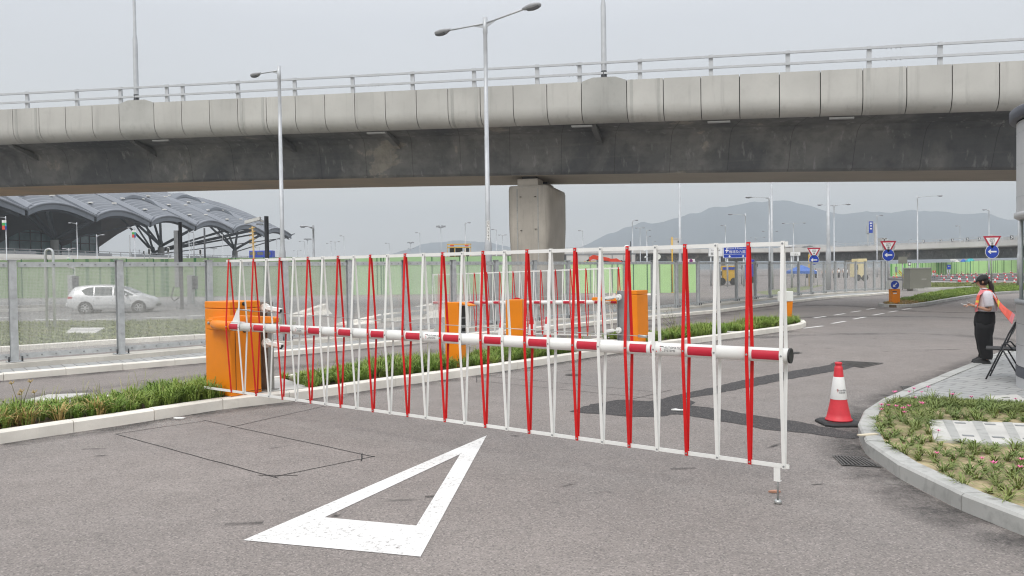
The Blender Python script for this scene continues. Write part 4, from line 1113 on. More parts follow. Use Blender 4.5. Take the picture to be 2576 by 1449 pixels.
# ================================================================== TRAFFIC CONES
def make_cone(label, loc, s=1.0, text=True, group=None):
    t = thing("traffic_cone", label, "traffic cone", loc, group=group)
    mb = MB(); c = .222
    pts = [(-c+.07, -c), (c-.07, -c), (c, -c+.07), (c, c-.07), (c-.07, c), (-c+.07, c), (-c, c-.07), (-c, -c+.07)]
    mb.loft([[(x*k, y*k, z) for x, y in pts] for k, z in ((1, 0), (1, .022), (.93, .038), (.78, .045))], 0, True, True, False); mb.build("base", BLACK, t)
    mb = MB(); mb.lathe([(.001, .046), (.152, .046), (.154, .060), (.140, .066), (.126, .125), (.105, .22), (.090, .30), (.0565, .555), (.047, .655), (.044, .675), (.036, .682), (.036, .70), (.041, .705), (.041, .722), (.034, .73), (.001, .73)], n=28); mb.build("cone_body", CONER, t)
    mb = MB(); mb.lathe([(.0925, .296), (.0940, .302), (.0610, .552), (.0585, .558)], n=28); sl = mb.build("reflective_sleeve", CONEW, t)
    if text:
        mb = MB()
        def wrap(s_, size, z0, a0, mi):
            vs, fs = text_mesh(s_, size); o = []
            for u, v_, _ in vs:
                z = z0+v_; r = .0950-(z-.302)*(.033/.25)+.0025; a = a0+u/r; o.append((r*math.cos(a), r*math.sin(a), z))
            mb.add(o, fs, mi)
        wrap("Guardian", .034, .408, rad(-85), 0); wrap("佳定集團", .020, .378, rad(-85), 0)
        for z in (.39, .405, .42):
            o = []
            for a in (rad(-122), rad(-116)):
                for dz in (-.004, .004):
                    r = .0950-(z+dz-.302)*(.033/.25)+.0025; o.append((r*math.cos(a), r*math.sin(a), z+dz))
            mb.add(o, [(0, 2, 3, 1)], 1)
        mb.build("lettering", [INK, INKR], sl)
    return t
cg = "traffic cones"
cone0 = make_cone("tall red cone with white lettered sleeve alone on the open lane before the pavement kerb", G(2110, 1066))
dup(cone0, G(1262, 887, 0), .4, "red and white cone left of the plain orange machine, behind the grassy island")
dup(cone0, G(1338, 873, 0), 1.2, "partly hidden red and white cone just right of the plain orange machine")
dup(cone0, G(1377, 872, 0), 2.0, "third lane cone, standing alone right of the plain orange machine")
cz = [(1053, 505), (1190, 515), (1332, 530), (1362, 537), (1497, 543), (1634, 547), (1108, 447), (1222, 450), (1345, 440), (1480, 455), (1622, 463), (1787, 470), (1914, 470), (2071, 490), (2026, 565), (2207, 575), (2393, 580), (2252, 500), (2428, 508), (2365, 440),
      (2227, 435), (2086, 430), (1146, 410), (1300, 412), (1388, 385), (1415, 412), (1508, 392), (1578, 418), (1683, 417), (1660, 380), (1815, 420), (1862, 380), (1962, 425), (2196, 378), (2320, 365), (2350, 362), (1003, 437), (920, 430), (850, 420), (92, 450), (152, 455), (270, 460)]
fg = "cones set out on the far road before the green hoarding"
for i, (a, b) in enumerate(cz):
    p = G(2236+a*.1319, 639+b*.1319, 0)
    if i == 0:
        c0 = make_cone("small red and white cone among many on the far road before the green hoarding", p, text=False, group=fg); c0.scale = (.74,)*3
        c0.scale = (.80,)*3
    else: dup(c0, p, random.uniform(0, 6), group=fg, scale=.80*random.uniform(.95, 1.08))

# ================================================================== DRAINS, SLABS, LITTER
def grate(label, quad, bars):
    q = [xy(G(*a)) for a in quad]; c = sum(q, Vector())/4; t = thing("gully_grate", label, "drain grate", (c.x, c.y, 0))
    mb = MB(); n = 4
    ins = [p.lerp(c, .10) for p in q]
    for i in range(4):
        j = (i+1) % 4; mb.add([(p.x, p.y, .010) for p in (q[i], q[j], ins[j], ins[i])], [(0, 1, 2, 3)])
    mb.build("frame", GRATE, t, True)
    mb = MB(); mb.add([(p.x, p.y, .004) for p in ins], [(0, 1, 2, 3)]); mb.build("shaft", DARKH, t, True)
    mb = MB()
    for k in range(bars):
        f = (k+.5)/bars; a = ins[0].lerp(ins[1], f); b = ins[3].lerp(ins[2], f); mb.bar((a.x, a.y, .009), (b.x, b.y, .009), (ins[1]-ins[0]).length/bars*.5, .008)
    mb.build("bars", GRATE, t, True)
    return t
grate("cast iron drain grate by the curved kerb in front of the cone", ((2092, 1146), (2175, 1152), (2222, 1177), (2118, 1172)), 9)
grate("distant drain grate beside the pavement kerb, right of the cone", ((2262, 973), (2310, 971), (2330, 980), (2280, 985)), 8)
grate("speckled iron cover at the far end of the dark asphalt strip behind the cone", ((2096, 913), (2116, 908), (2224, 914), (2168, 926)), 14)
grate("small dark drain grate on the lane just beyond the barrier end cap", ((1977, 887), (2008, 886), (2020, 888.5), (1984, 893)), 5)
grate("small iron cover on the lane behind the barrier pickets", ((1419, 944), (1441, 940.5), (1465, 943), (1450, 947)), 4)
mb = MB(); mb.prism([(p.x, p.y) for p in sl], .05, .135); 
s = mb.build("manhole_slab", SLAB, bevel=.008); tag(s, "long ribbed concrete access slab lying in the flower bed", "access slab")
mb = MB()
for i in range(4):
    a0 = sl[0].lerp(sl[1], .12+.25*i); b0 = sl[3].lerp(sl[2], .16+.25*i); a1 = sl[0].lerp(sl[1], .20+.25*i); b1 = sl[3].lerp(sl[2], .24+.25*i)
    mb.add([(p.x, p.y, .138) for p in (a0, a1, b1, b0)], [(0, 1, 2, 3)])
o = mb.build("trowelled_strip", KERB2, s)
mb = MB()
for i in range(4):
    for f in (.2, .8):
        c = sl[0].lerp(sl[1], .10+.25*i).lerp(sl[3].lerp(sl[2], .14+.25*i), f); mb.box((c.x+.2, c.y, .1385), (.10, .05, .006), Matrix.Rotation(rad(-20), 3, 'Z'))
mb.build("lifting_plate", GALVD, s)
q = [G(2488, 998, .12), G(2558, 994, .12), G(2585, 1010, .12), G(2490, 1012, .12)]
mb = MB(); mb.prism([(p.x, p.y) for p in q], .05, .131); s = mb.build("manhole_cover", SLAB); tag(s, "square pale manhole cover set in the brick paving by the kiosk", "manhole cover")
c = sum(q, Vector())/4; mb = MB(); mb.box((c.x, c.y, .133), (.10, .02, .006)); mb.build("key_slot", DARKH, s)
q = [G(165, 840, .1), G(180, 827, .1), G(264, 827, .1), G(238, 841, .1)]
mb = MB(); mb.prism([(p.x, p.y) for p in q], .05, .14); s = mb.build("manhole_slab", SLAB, bevel=.01); tag(s, "pale concrete slab lying in the lawn behind the mesh fence", "access slab")
mb = MB()
for i in range(4):
    a_ = q[0].lerp(q[3], .16+.21*i).lerp(q[1].lerp(q[2], .16+.21*i), .5); mb.box((a_.x, a_.y, .142), (.16, .5, .004))
mb.build("lifting_recess", KERB2, s)
q = [G(60, 1012, .12), G(120, 997, .12), G(225, 993, .12), G(150, 1010, .12)]
mb = MB(); mb.prism([(p.x, p.y) for p in q], .05, .15); s = mb.build("manhole_slab", SLAB, bevel=.01); tag(s, "pale concrete slab half hidden by grass on the island at left", "access slab")
def scrap(name, label, cat, px, pts, mat, z=.006):
    c = G(*px); V = []; mb = MB()
    mb.prism([(c.x+a, c.y+b) for a, b in pts], z, [z+.006+.012*random.random() for _ in pts]); tag(mb.build(name, mat), label, cat)
scrap("dry_leaf", "curled brown leaf on the asphalt beside the barrier's screw foot", "leaf", (1948, 1240), ((-.05, 0), (-.02, .022), (.035, .018), (.05, -.006), (.012, -.02), (-.02, -.014)), M("dead_leaf", (.42, .22, .15), .8))
scrap("paper_scrap", "small white scrap of litter on the dark asphalt patch", "litter", (1708, 1034), ((-.10, 0), (-.03, .05), (.03, .01), (.10, .02), (.06, -.04), (-.03, -.03)), PAPER, .012)
scrap("paper_scrap", "white crumpled litter on the asphalt at the foot of the island kerb", "litter", (452, 1054), ((-.08, 0), (-.02, .05), (.07, .03), (.06, -.03), (-.03, -.03)), PAPER)
mb = MB(); a = bo[12] if False else None
kp = G(2189, 1092, .14); 
mb = MB(); mb.bar(G(2160, 1095, .142), G(2206, 1091, .142), .05, .012); tag(mb.build("timber_strip", M("pale_timber", (.62, .55, .42), .8)), "short pale timber strip lying across the curved kerb", "timber")

# ================================================================== KIOSK
kc = xy(G(2556, 969, .12)); vd = kc.normalized(); kr = 1.42
kcx = kc+Vector((vd.y, -vd.x, 0))*kr
kio = thing("guard_kiosk", "round grey metal guard kiosk cut off by the right edge of the view", "kiosk", (kcx.x, kcx.y, .12))
Yk = kc.y
def kz(y): return zat(2556, y, Yk)-.12
cap_t, cap_b, d_b, g_b, b_t, b_b = kz(282), kz(311), kz(545), kz(758), kz(914), kz(941)
mb = MB(); mb.lathe([(kr, cap_b-.02), (kr, d_b+.02)], n=96); 
for i in range(3):
    z = d_b+(cap_b-d_b)*(i+.6)/3; mb.lathe([(kr+.001, z-.004), (kr+.003, z-.002), (kr+.003, z+.002), (kr+.001, z+.004)], n=96, mi=1)
mb.build("upper_panel", [KIOSKM, GALV], kio)
mb = MB(); mb.lathe([(.001, cap_t+.02), (kr+.06, cap_t), (kr+.085, cap_t-.02), (kr+.085, cap_b+.02), (kr+.07, cap_b), (kr-.01, cap_b)], n=96); mb.build("roof_rim", KIOSKD, kio)
mb = MB(); mb.lathe([(kr+.004, d_b+.05), (kr+.03, d_b+.04), (kr+.03, d_b-.02), (kr-.02, d_b-.05), (kr-.4, d_b-.05)], n=96); mb.build("lintel_ring", KIOSKM, kio)
mb = MB(); mb.lathe([(kr-.10, g_b), (kr-.10, d_b-.03)], n=96); mb.build("window", KGLASS, kio)
for a in (150, 175, 200, 230, 120, 95):
    mb = MB(); mb.tube([(math.cos(rad(a))*(kr-.06), math.sin(rad(a))*(kr-.06), g_b), (math.cos(rad(a))*(kr-.06), math.sin(rad(a))*(kr-.06), d_b-.02)], .025, 8); mb.build("window_post", GALV, kio)
mb = MB(); mb.lathe([(kr-.12, g_b+.03), (kr+.02, g_b+.03), (kr+.02, g_b-.03), (kr, g_b-.035), (kr, b_t)], n=96, mis=[1, 1, 1, 0])
for i in range(2):
    z = b_t+(g_b-b_t)*(i+1)/3; mb.lathe([(kr+.001, z-.003), (kr+.003, z), (kr+.001, z+.003)], n=96, mi=1)
mb.build("lower_panel", [KIOSKM, GALVD], kio)
mb = MB(); mb.lathe([(kr+.008, b_t), (kr+.008, b_b)], n=96); mb.build("dark_band", KIOSKD, kio)
mb = MB(); mb.lathe([(kr, b_b+.004), (kr, 0)], n=96); mb.build("base", KIOSKM, kio)

# ================================================================== FOLDING CHAIR
cp = G(2480, 954, .125); ch = thing("folding_chair", "black folding chair on the brick paving beside the kiosk", "chair", (cp.x, cp.y, .125), rad(10))
mm = (cp.y)/FPX
def Pc(px, py, dy): return A(px, py, cp.y+dy)-Vector(ch.location)
ch.rotation_euler = (0, 0, rad(-32))
def leg(name, a, b, c=None, r=.011):
    mb = MB(); pts = [a, b]+([c] if c is not None else []); mb.tube(pts, r, 8); mb.build(name, BLACKM, ch)
zs = .445; xs0, xs1 = -.02, .40; wy = .20
for sy in (0, .42):
    y = sy
    o = Vector((0.0 if sy == 0 else .05, y, 0))
    mb = MB(); mb.tube([o+Vector((0, 0, 0)), o+Vector((.235, 0, .56)), o+Vector((.30, 0, .72)), o+Vector((.37, 0, .86))], .0115, 8); mb.build("back_leg", BLACKM, ch)
    mb = MB(); mb.tube([o+Vector((.45, 0, 0)), o+Vector((.19, 0, .50))], .011, 8); mb.build("front_leg", BLACKM, ch)
    mb = MB(); mb.tube([o+Vector((.20, 0, .52)), o+Vector((.27, 0, .55)), o+Vector((.34, 0, .46))], .012, 8); mb.build("arm_link", BLACKM, ch)
mb = MB(); mb.box((.22, .23, .455), (.44, .42, .028)); mb.build("seat", BLACK, ch, bevel=.01)
mb = MB(); mb.loft([[Vector((.305+.07*k-.02*math.sin(math.pi*f)*0, .01+.44*f, .68+.17*k)) + Vector((.03*math.sin(math.pi*f)+dx, 0, 0)) for k, dx in ((0, 0), (1, 0), (1, .014), (0, .014))] for f in ngrid(0, 1, 7)], 0, True, True, False); mb.build("backrest", BLACKM, ch)
mb = MB(); mb.tube([(.37, 0, .86), (.39, .1, .875), (.41, .32, .875), (.42, .42, .86)], .0115, 8); mb.build("top_rail", BLACKM, ch)
for z, x in ((.12, .05), (.12, .40)): mb = MB(); mb.tube([(x, 0, z), (x+.05, .42, z)], .008, 6); mb.build("cross_bar", BLACKM, ch)

# ================================================================== PERSON
pp = G(2474, 913, .125)
per = thing("person", "person in black cap, white shirt and orange safety sash reading papers by the kiosk", "person", (pp.x, pp.y, .125), rad(-24))
per.scale = (1.02,)*3
def skinned(name, nodes, edges, mat, parent, lv=2, root=0):
    me = bpy.data.meshes.new(name); me.from_pydata([n[0] for n in nodes], edges, []); me.materials.append(mat)
    o = bpy.data.objects.new(name, me); COL.objects.link(o); o.parent = parent
    sk = o.modifiers.new('skin', 'SKIN'); sk.use_smooth_shade = True
    ly = me.skin_vertices[0] if me.skin_vertices else None
    if ly is None:
        bpy.context.view_layer.objects.active = o; ly = me.skin_vertices[0]
    for i, n in enumerate(nodes):
        r = n[1]; ly.data[i].radius = (r, r) if not isinstance(r, tuple) else r
        ly.data[i].use_root = (i == root)
    sb = o.modifiers.new('subsurf', 'SUBSURF'); sb.levels = lv; sb.render_levels = lv
    return o
# local frame: she faces -x, her left side is toward the camera (-y); 1.53 m tall
def chain(nodes, edges, pts, start=None):
    prev = start
    for p in pts:
        nodes.append(p); i = len(nodes)-1
        if prev is not None: edges.append((prev, i))
        prev = i
    return prev
nodes = []; edges = []
nodes.append(((.02, 0, .84), .115))
chest = chain(nodes, edges, [((.03, 0, .97), .105), ((.035, 0, 1.10), .115), ((.03, 0, 1.20), .10)], 0)
neck = chain(nodes, edges, [((.005, 0, 1.275), .048), ((-.02, 0, 1.33), .046)], chest)
head = chain(nodes, edges, [((-.035, 0, 1.405), (.072, .082)), ((-.025, 0, 1.455), (.066, .076))], neck)
chain(nodes, edges, [((-.085, 0, 1.345), .034)], head-1)            # chin
chain(nodes, edges, [((-.105, 0, 1.395), .020), ((-.128, 0, 1.378), .009)], head-1)   # nose
for sy in (-1, 1):
    th = chain(nodes, edges, [((.02, sy*.075, .78), .088), ((-.01, sy*.085, .47), .062), ((.0, sy*.085, .42), .058), ((.025, sy*.085, .10), .04), ((.03, sy*.085, .05), .04), ((-.08, sy*.09, .03), .032)], 0)
    # arms: upper arm hangs slightly back, forearm forward holding paper
    if sy < 0: el, wr = (.075, -.205, .93), (-.13, -.14, .985)
    else: el, wr = (.05, .20, .93), (-.14, .10, .985)
    sh = chain(nodes, edges, [((.03, sy*.10, 1.20), .06), ((.04, sy*.165, 1.17), .048), (el, .036), ((el[0]-.03, el[1], el[2]-.005), .035), (wr, .024)], chest)
    palm = chain(nodes, edges, [((wr[0]-.045, wr[1]*.95, wr[2]+.012), (.030, .016)), ((wr[0]-.075, wr[1]*.93, wr[2]+.016), (.028, .013))], sh)
    for k in range(4):
        off = (k-1.5)*.016; ln = (.062, .07, .066, .05)[k]
        chain(nodes, edges, [((wr[0]-.098, wr[1]*.92+off, wr[2]+.018), .0075), ((wr[0]-.098-ln*.5, wr[1]*.92+off, wr[2]+.006), .007), ((wr[0]-.098-ln*.75, wr[1]*.92+off, wr[2]-.016), .006)], palm)
    chain(nodes, edges, [((wr[0]-.055, wr[1]*.9-sy*.035, wr[2]+.03), .009), ((wr[0]-.095, wr[1]*.9-sy*.045, wr[2]+.034), .0075)], palm-1)
body = skinned("body", nodes, edges, SKIN, per)
for sy in (-1, 1):
    mb = MB(); mb.ball((-.103, sy*.028, 1.412), .009, 10); mb.build("eye", INK, per)
    mb = MB(); mb.ball((-.02, sy*.080, 1.40), .022, 10, sq=(.7, .35, 1.1)); mb.build("ear", SKIN, per)
# trousers: loose, gathered at the ankle
def ell(cx, cy, z, rx, ry, n=20, tilt=0., wob=0., ph=0.):
    return [(cx+rx*math.cos(a)*(1+wob*math.sin(3*a+ph)), cy+ry*math.sin(a)*(1+wob*math.sin(3*a+ph)), z+tilt*math.cos(a)) for a in [2*math.pi*i/n for i in range(n)]]
mb = MB()
mb.loft([ell(.035, 0, .925, .135, .150), ell(.03, 0, .90, .138, .155), ell(.02, 0, .80, .158, .172), ell(.015, 0, .70, .162, .175, wob=.02), ell(.01, 0, .64, .15, .165, wob=.02)], 0)
for sy in (-1, 1):
    mb.loft([ell(.015, sy*.072, .70, .142, .098), ell(.01, sy*.08, .60, .138, .098, wob=.02, ph=1), ell(-.0, sy*.085, .48, .125, .095, wob=.03), ell(.01, sy*.085, .36, .115, .092, wob=.04, ph=2), ell(.022, sy*.085, .24, .105, .088, wob=.05), ell(.03, sy*.085, .15, .095, .082, wob=.06, ph=1.5), ell(.03, sy*.085, .105, .098, .085, wob=.05), ell(.03, sy*.085, .075, .088, .078)], 0)
mb.build("trousers", TROUS, per)
for sy in (-1, 1):
    mb = MB(); mb.loft([ell(-.035, sy*.09, z, rx, ry, 18) for z, rx, ry in ((0, .135, .048), (.018, .138, .05), (.022, .13, .047), (.05, .122, .044), (.075, .075, .042), (.095, .055, .04))], 0)
    mb.build("shoe", BLACK, per)
mb = MB()
mb.loft([ell(.04, 0, .895, .150, .158, wob=.02), ell(.04, 0, .92, .165, .172, wob=.025, ph=1), ell(.045, 0, .98, .163, .172, wob=.02), ell(.05, 0, 1.08, .150, .175), ell(.045, 0, 1.16, .135, .180), ell(.035, 0, 1.215, .110, .165), ell(.02, 0, 1.25, .078, .10), ell(.01, 0, 1.27, .062, .065), ell(.0, 0, 1.295, .060, .062)], 0)
for sy in (-1, 1):
    def ring(c, r, ax, n=16):
        ax = Vector(ax).normalized(); u = ax.cross(Vector((1, 0, .3))).normalized(); v_ = ax.cross(u); return [Vector(c)+(u*math.cos(2*math.pi*i/n)+v_*math.sin(2*math.pi*i/n))*r for i in range(n)]
    ex = .068 if sy < 0 else .05
    mb.loft([ring((.035, sy*.12, 1.195), .078, (.05, sy*.6, -.5)), ring((.042, sy*.165, 1.165), .076, (.1, sy*.4, -.8)), ring((.05, sy*.185, 1.09), .072, (.1, sy*.15, -1)), ring((.058, sy*.195, 1.01), .070, (.1, sy*.05, -1)), ring((.062, sy*.197, .985), .068, (.1, sy*.05, -1))], 0)
mb.build("shirt", SHIRT, per)
# hair, pony tail, cap
mb = MB(); mb.loft([ell(-.008, 0, 1.345, .055, .06), ell(-.005, 0, 1.37, .072, .080), ell(-.006, 0, 1.42, .080, .084), ell(-.012, 0, 1.47, .07, .075)], 0)
mb.tube([(.055, 0, 1.43), (.095, 0, 1.40), (.115, -.005, 1.32), (.125, -.01, 1.22), (.14, -.02, 1.13), (.16, -.03, 1.06)], [.02, .030, .040, .038, .028, .006], 10)
mb.build("hair", HAIR, per)
mb = MB(); secs = []
for i in range(7):
    a = i/6*math.pi/2; secs.append([(x*1.0, y, z) for x, y, z in ell(-.022+.012*math.sin(a), 0, 1.425+.105*math.sin(a), .096*math.cos(a)+.002, .094*math.cos(a)+.002, 20, tilt=.020*math.cos(a))])
mb.loft(secs, 0)
br_ = [(-.095, -.07), (-.13, -.062), (-.165, -.045), (-.185, 0), (-.165, .045), (-.13, .062), (-.095, .07)]
mb.add([(x, y, 1.418+(x+.095)*.62-abs(y)*.12) for x, y in br_]+[(x, y, 1.426+(x+.095)*.62-abs(y)*.12) for x, y in br_], [tuple(range(6, -1, -1)), tuple(range(7, 14))]+[(i, (i+1) % 7, 7+(i+1) % 7, 7+i) for i in range(7)])
mb.build("cap", CAPM, per)
# safety vest blown open: front strip, shoulder yoke and a tail flying out behind
def ribbon(pl, wd, mat, name, thick=.006, mis=None, mats=None, parent=None):
    """cloth strip: list of (left point, right point)"""
    mb = MB()
    for (a, b), (c, d) in zip(pl, pl[1:]):
        pass
    k = len(pl); vs = []
    for a, b in pl: vs += [Vector(a), Vector(b)]
    n0 = []
    for i in range(k):
        i0, i1 = max(0, i-1), min(k-1, i+1)
        t = (vs[2*i1]+vs[2*i1+1]-vs[2*i0]-vs[2*i0+1]); s_ = vs[2*i+1]-vs[2*i]; n0.append(t.cross(s_).normalized()*thick)
    allv = vs+[vs[j]+n0[j//2] for j in range(2*k)]
    for i in range(k-1):
        a, b, c, d = 2*i, 2*i+1, 2*i+3, 2*i+2; o = 2*k; mi = (mis[i] if mis else 0)
        mb.add([allv[j] for j in (a, b, c, d, a+o, b+o, c+o, d+o)], [(0, 3, 2, 1), (4, 5, 6, 7), (0, 1, 5, 4), (1, 2, 6, 5), (2, 3, 7, 6), (3, 0, 4, 7)], mi)
    return mb.build(name, mats or mat, parent or per)
VM = [VEST, VESTY, VESTP]
ribbon([((-.135, -.06, .88), (-.115, -.175, .90)), ((-.140, -.06, .97), (-.115, -.18, .98)), ((-.128, -.07, 1.05), (-.10, -.185, 1.05)), ((-.120, -.07, 1.085), (-.095, -.185, 1.085)), ((-.105, -.06, 1.17), (-.075, -.165, 1.175)), ((-.055, -.055, 1.26), (-.015, -.165, 1.235)), ((.03, -.055, 1.285), (.05, -.185, 1.235)),
        ((.115, -.03, 1.26), (.10, -.195, 1.19)), ((.165, .0, 1.19), (.145, -.195, 1.11)), ((.205, .02, 1.11), (.18, -.185, 1.03))], .1, None, "safety_vest", mis=[2, 0, 1, 0, 2, 2, 0, 0, 0], mats=VM)
ribbon([((.03, .06, 1.285), (.03, .17, 1.24)), ((.12, .0, 1.26), (.11, .185, 1.20)), ((.17, .0, 1.19), (.15, .19, 1.11)), ((.208, .0, 1.10), (.19, .185, 1.03)), ((.212, .0, .98), (.19, .18, .95))], .1, None, "safety_vest", mis=[2, 0, 0, 1], mats=VM)
ribbon([((.215, .04, 1.11), (.185, -.185, 1.03)), ((.245, .03, 1.06), (.20, -.19, .975)), ((.29, .0, 1.0), (.235, -.19, .91)), ((.35, -.02, .94), (.285, -.185, .84)), ((.415, -.03, .885), (.345, -.175, .755)), ((.455, -.04, .84), (.395, -.16, .69))], .1, None, "safety_vest", mis=[1, 0, 0, 0, 2], mats=VM)
mb = MB(); mb.tube([(-.05, -.055, 1.285), (.03, -.085, 1.272), (.085, -.03, 1.275)], .006, 6); mb.build("lanyard", BLACK, per)
mb = MB(); mb.tube([(-.118, -.145, .982), (-.130, -.14, .985)], .031, 12); mb.build("wristwatch", GALV, per)
pl_ = per.location; PR = Matrix.Rotation(rad(-24), 3, 'Z')
mb = MB()
R = Matrix.Rotation(rad(14), 3, 'Y')
mb.box(pl_+PR @ Vector((-.245, -.04, 1.02)), (.20, .15, .006), PR @ R); mb.box(pl_+PR @ Vector((-.18, -.02, 1.045)), (.15, .16, .004), PR @ Matrix.Rotation(rad(24), 3, 'Y')); tag(mb.build("paper_sheet", PAPER), "folded white papers held in the person's hands", "papers")

# ================================================================== BOLLARDS, SIGNS, CABINET
def ring2(mb, c, u, v_, n_, r0, r1, mi, k=28, off=0.):
    pts0 = [c+u*(r0*math.cos(2*math.pi*i/k))+v_*(r0*math.sin(2*math.pi*i/k))+n_*off for i in range(k)]
    if r1 is None: mb.add(pts0, [tuple(range(k))], mi)
    else:
        pts1 = [c+u*(r1*math.cos(2*math.pi*i/k))+v_*(r1*math.sin(2*math.pi*i/k))+n_*off for i in range(k)]
        mb.add(pts0+pts1, [(i, (i+1) % k, k+(i+1) % k, k+i) for i in range(k)], mi)
X_, Z_, NY = Vector((1, 0, 0)), Vector((0, 0, 1)), Vector((0, -1, 0))
def arrow2(mb, c, u, v_, n_, s_, ang, mi, off):
    pts = [(-.80, 0), (-.30, .42), (-.30+.12, .30), (-.36, .13), (.78, .13), (.78, -.13), (-.36, -.13), (-.18, -.30), (-.30, -.42)]
    ca, sa = math.cos(ang), math.sin(ang)
    P2 = [c+u*((x*ca-y*sa)*s_)+v_*((x*sa+y*ca)*s_)+n_*off for x, y in pts]
    mb.add(P2, [(0, 1, 2, 3), (0, 3, 6), (0, 6, 7, 8), (3, 4, 5, 6)], mi)
b_ = G(2250, 763, .115); Y = b_.y
k1 = thing("keep_left_bollard", "orange bollard with white box and blue arrow at the tip of the lawn island", "bollard", (b_.x, b_.y, .11))
wd = 21/FPX*Y; zt = zat(2250, 727, Y); z2 = zat(2250, 706, Y)
mb = MB(); mb.loft([[(b_.x+sx*wd/2*k, Y+sy*.14*k, z) for sx, sy in ((-1, -1), (1, -1), (1, 1), (-1, 1))] for k, z in ((1, .11), (1.05, zt))], 0, True, True, False); mb.build("body", ORANGE, k1, True, bevel=.02)
mb = MB(); mb.box((b_.x, Y, (zt+z2)/2), (33/FPX*Y, .30, z2-zt)); hb = mb.build("sign_box", WHITE, k1, True, bevel=.02)
mb = MB(); c = Vector((b_.x-.05, Y-.156, (zt+z2)/2)); ring2(mb, c, X_, Z_, NY, .195, None, 0); arrow2(mb, c, X_, Z_, NY, .17, rad(45), 1, .004); mb.build("arrow_disc", [SIGNB, INKW], k1, True)
mb = MB(); mb.box((b_.x-.07, Y-.15, zt-.12), (.22, .01, .04)); mb.build("label_plate", INK, k1, True)
mb = MB(); mb.box((b_.x-.05, Y-.15, zt-.20), (.16, .01, .05)); mb.build("label_plate", INKW, k1, True)
b_ = G(1983, 806, .125); Y = b_.y
k2 = thing("keep_left_bollard", "orange bollard with blank white box on the island end behind the barrier tip", "bollard", (b_.x, b_.y, .12))
zt = zat(1983, 758, Y); z2 = zat(1983, 733, Y)
mb = MB(); mb.loft([[(b_.x+sx*.09*k, Y+sy*.09*k, z) for sx, sy in ((-1, -1), (1, -1), (1, 1), (-1, 1))] for k, z in ((.9, .22), (1.25, zt))], 0, True, True, False); mb.build("body", ORANGE, k2, True)
mb = MB(); mb.tube([(b_.x, Y, .05), (b_.x, Y, .25)], .05, 10); mb.build("stub", BLACKM, k2, True)
mb = MB(); mb.box((b_.x-.09, Y, (zt+z2)/2), (.40, .30, z2-zt), Matrix.Rotation(rad(12), 3, 'Z')); mb.build("sign_box", WHITE, k2, True, bevel=.02)

def give_way(label, px, yb, Y, ytri, ycir, rpx):
    """pole with a red-edged triangle above a blue arrow disc"""
    t = thing("road_sign", label, "road sign", A(px, yb, Y)); x = t.location.x; r = rpx/FPX*Y
    mb = MB(); zt = zat(px, ytri-rpx*1.1, Y); mb.tube([(x, Y+.06, t.location.z), (x, Y+.06, zt)], .038, 10); mb.build("pole", GALV, t, True)
    c = Vector((x, Y, zat(px, ytri, Y))); s_ = r*1.32
    tri = lambda k, y: [c+Vector((-s_*k, y, s_*.62*k+.0)), c+Vector((s_*k, y, s_*.62*k)), c+Vector((0, y, -s_*1.12*k))]
    mb = MB(); mb.tube([c+Vector((.08*r, .022, -.05*r)), c+Vector((.08*r, .034, -.05*r))], r*1.08, 24, mi=3)
    mb.add(tri(1, .012)+tri(1, 0), [(0, 1, 2), (3, 5, 4), (0, 3, 4, 1), (1, 4, 5, 2), (2, 5, 3, 0)], 0); mb.add(tri(.70, -.004), [(0, 1, 2)], 1)
    for s2, dz, sz in (("GIVE", .30, .34), ("WAY", .02, .34), ("讓", -.34, .40)):
        put_text(mb, s2, r*sz, (c+Vector((0, -.008, r*dz+.05*r)), X_, Z_), 2)
    mb.build("give_way_sign", [SIGNR, INKW, INK, SIGNBACK], t, True)
    c = Vector((x, Y, zat(px, ycir, Y))); mb = MB()
    mb.tube([c, c+Vector((0, .015, 0))], r, 28, mi=1); ring2(mb, c, X_, Z_, NY, r*.94, None, 0, off=.004); arrow2(mb, c, X_, Z_, NY, r*.80, 0, 1, .008)
    mb.build("arrow_sign", [SIGNB, INKW], t, True)
    return t
give_way("give way triangle over blue arrow disc beside the lawn island bollard", 2235, 722, 46, 619, 641.5, 15.6)
give_way("give way triangle over blue arrow disc above the standing person", 2496, 712, 56, 608, 633, 17.5)
give_way("lower give way triangle over blue arrow disc behind the mesh fence", 2048, 712, 62, 634, 654, 13)
b_ = G(2316, 728, .1); Y = b_.y
ub = thing("utility_cabinet", "grey green utility cabinet standing on a concrete base in the lawn", "utility cabinet", (b_.x, b_.y, .05))
wd = 53/FPX*Y; zt = zat(2316, 675, Y)
mb = MB(); mb.box((b_.x, Y+.5, zt/2+.05), (wd, 1.0, zt-.1)); mb.build("body", BOXG, ub, True, bevel=.015)
mb = MB(); mb.box((b_.x, Y+.5, zt+.02), (wd+.06, 1.08, .06)); mb.build("top", KERB2, ub, True)
mb = MB(); mb.box((b_.x+.25, Y-.008, zt*.52), (.36, .012, .02)); mb.build("plate_edge", WHITE, ub, True)
mb = MB(); mb.box((b_.x+.3, Y+.1, .08), (wd*1.1, 1.6, .16)); mb.box((b_.x+wd*.35, Y-.25, .18), (wd*.35, .5, .10)); mb.build("plinth", SLAB, ub, True)

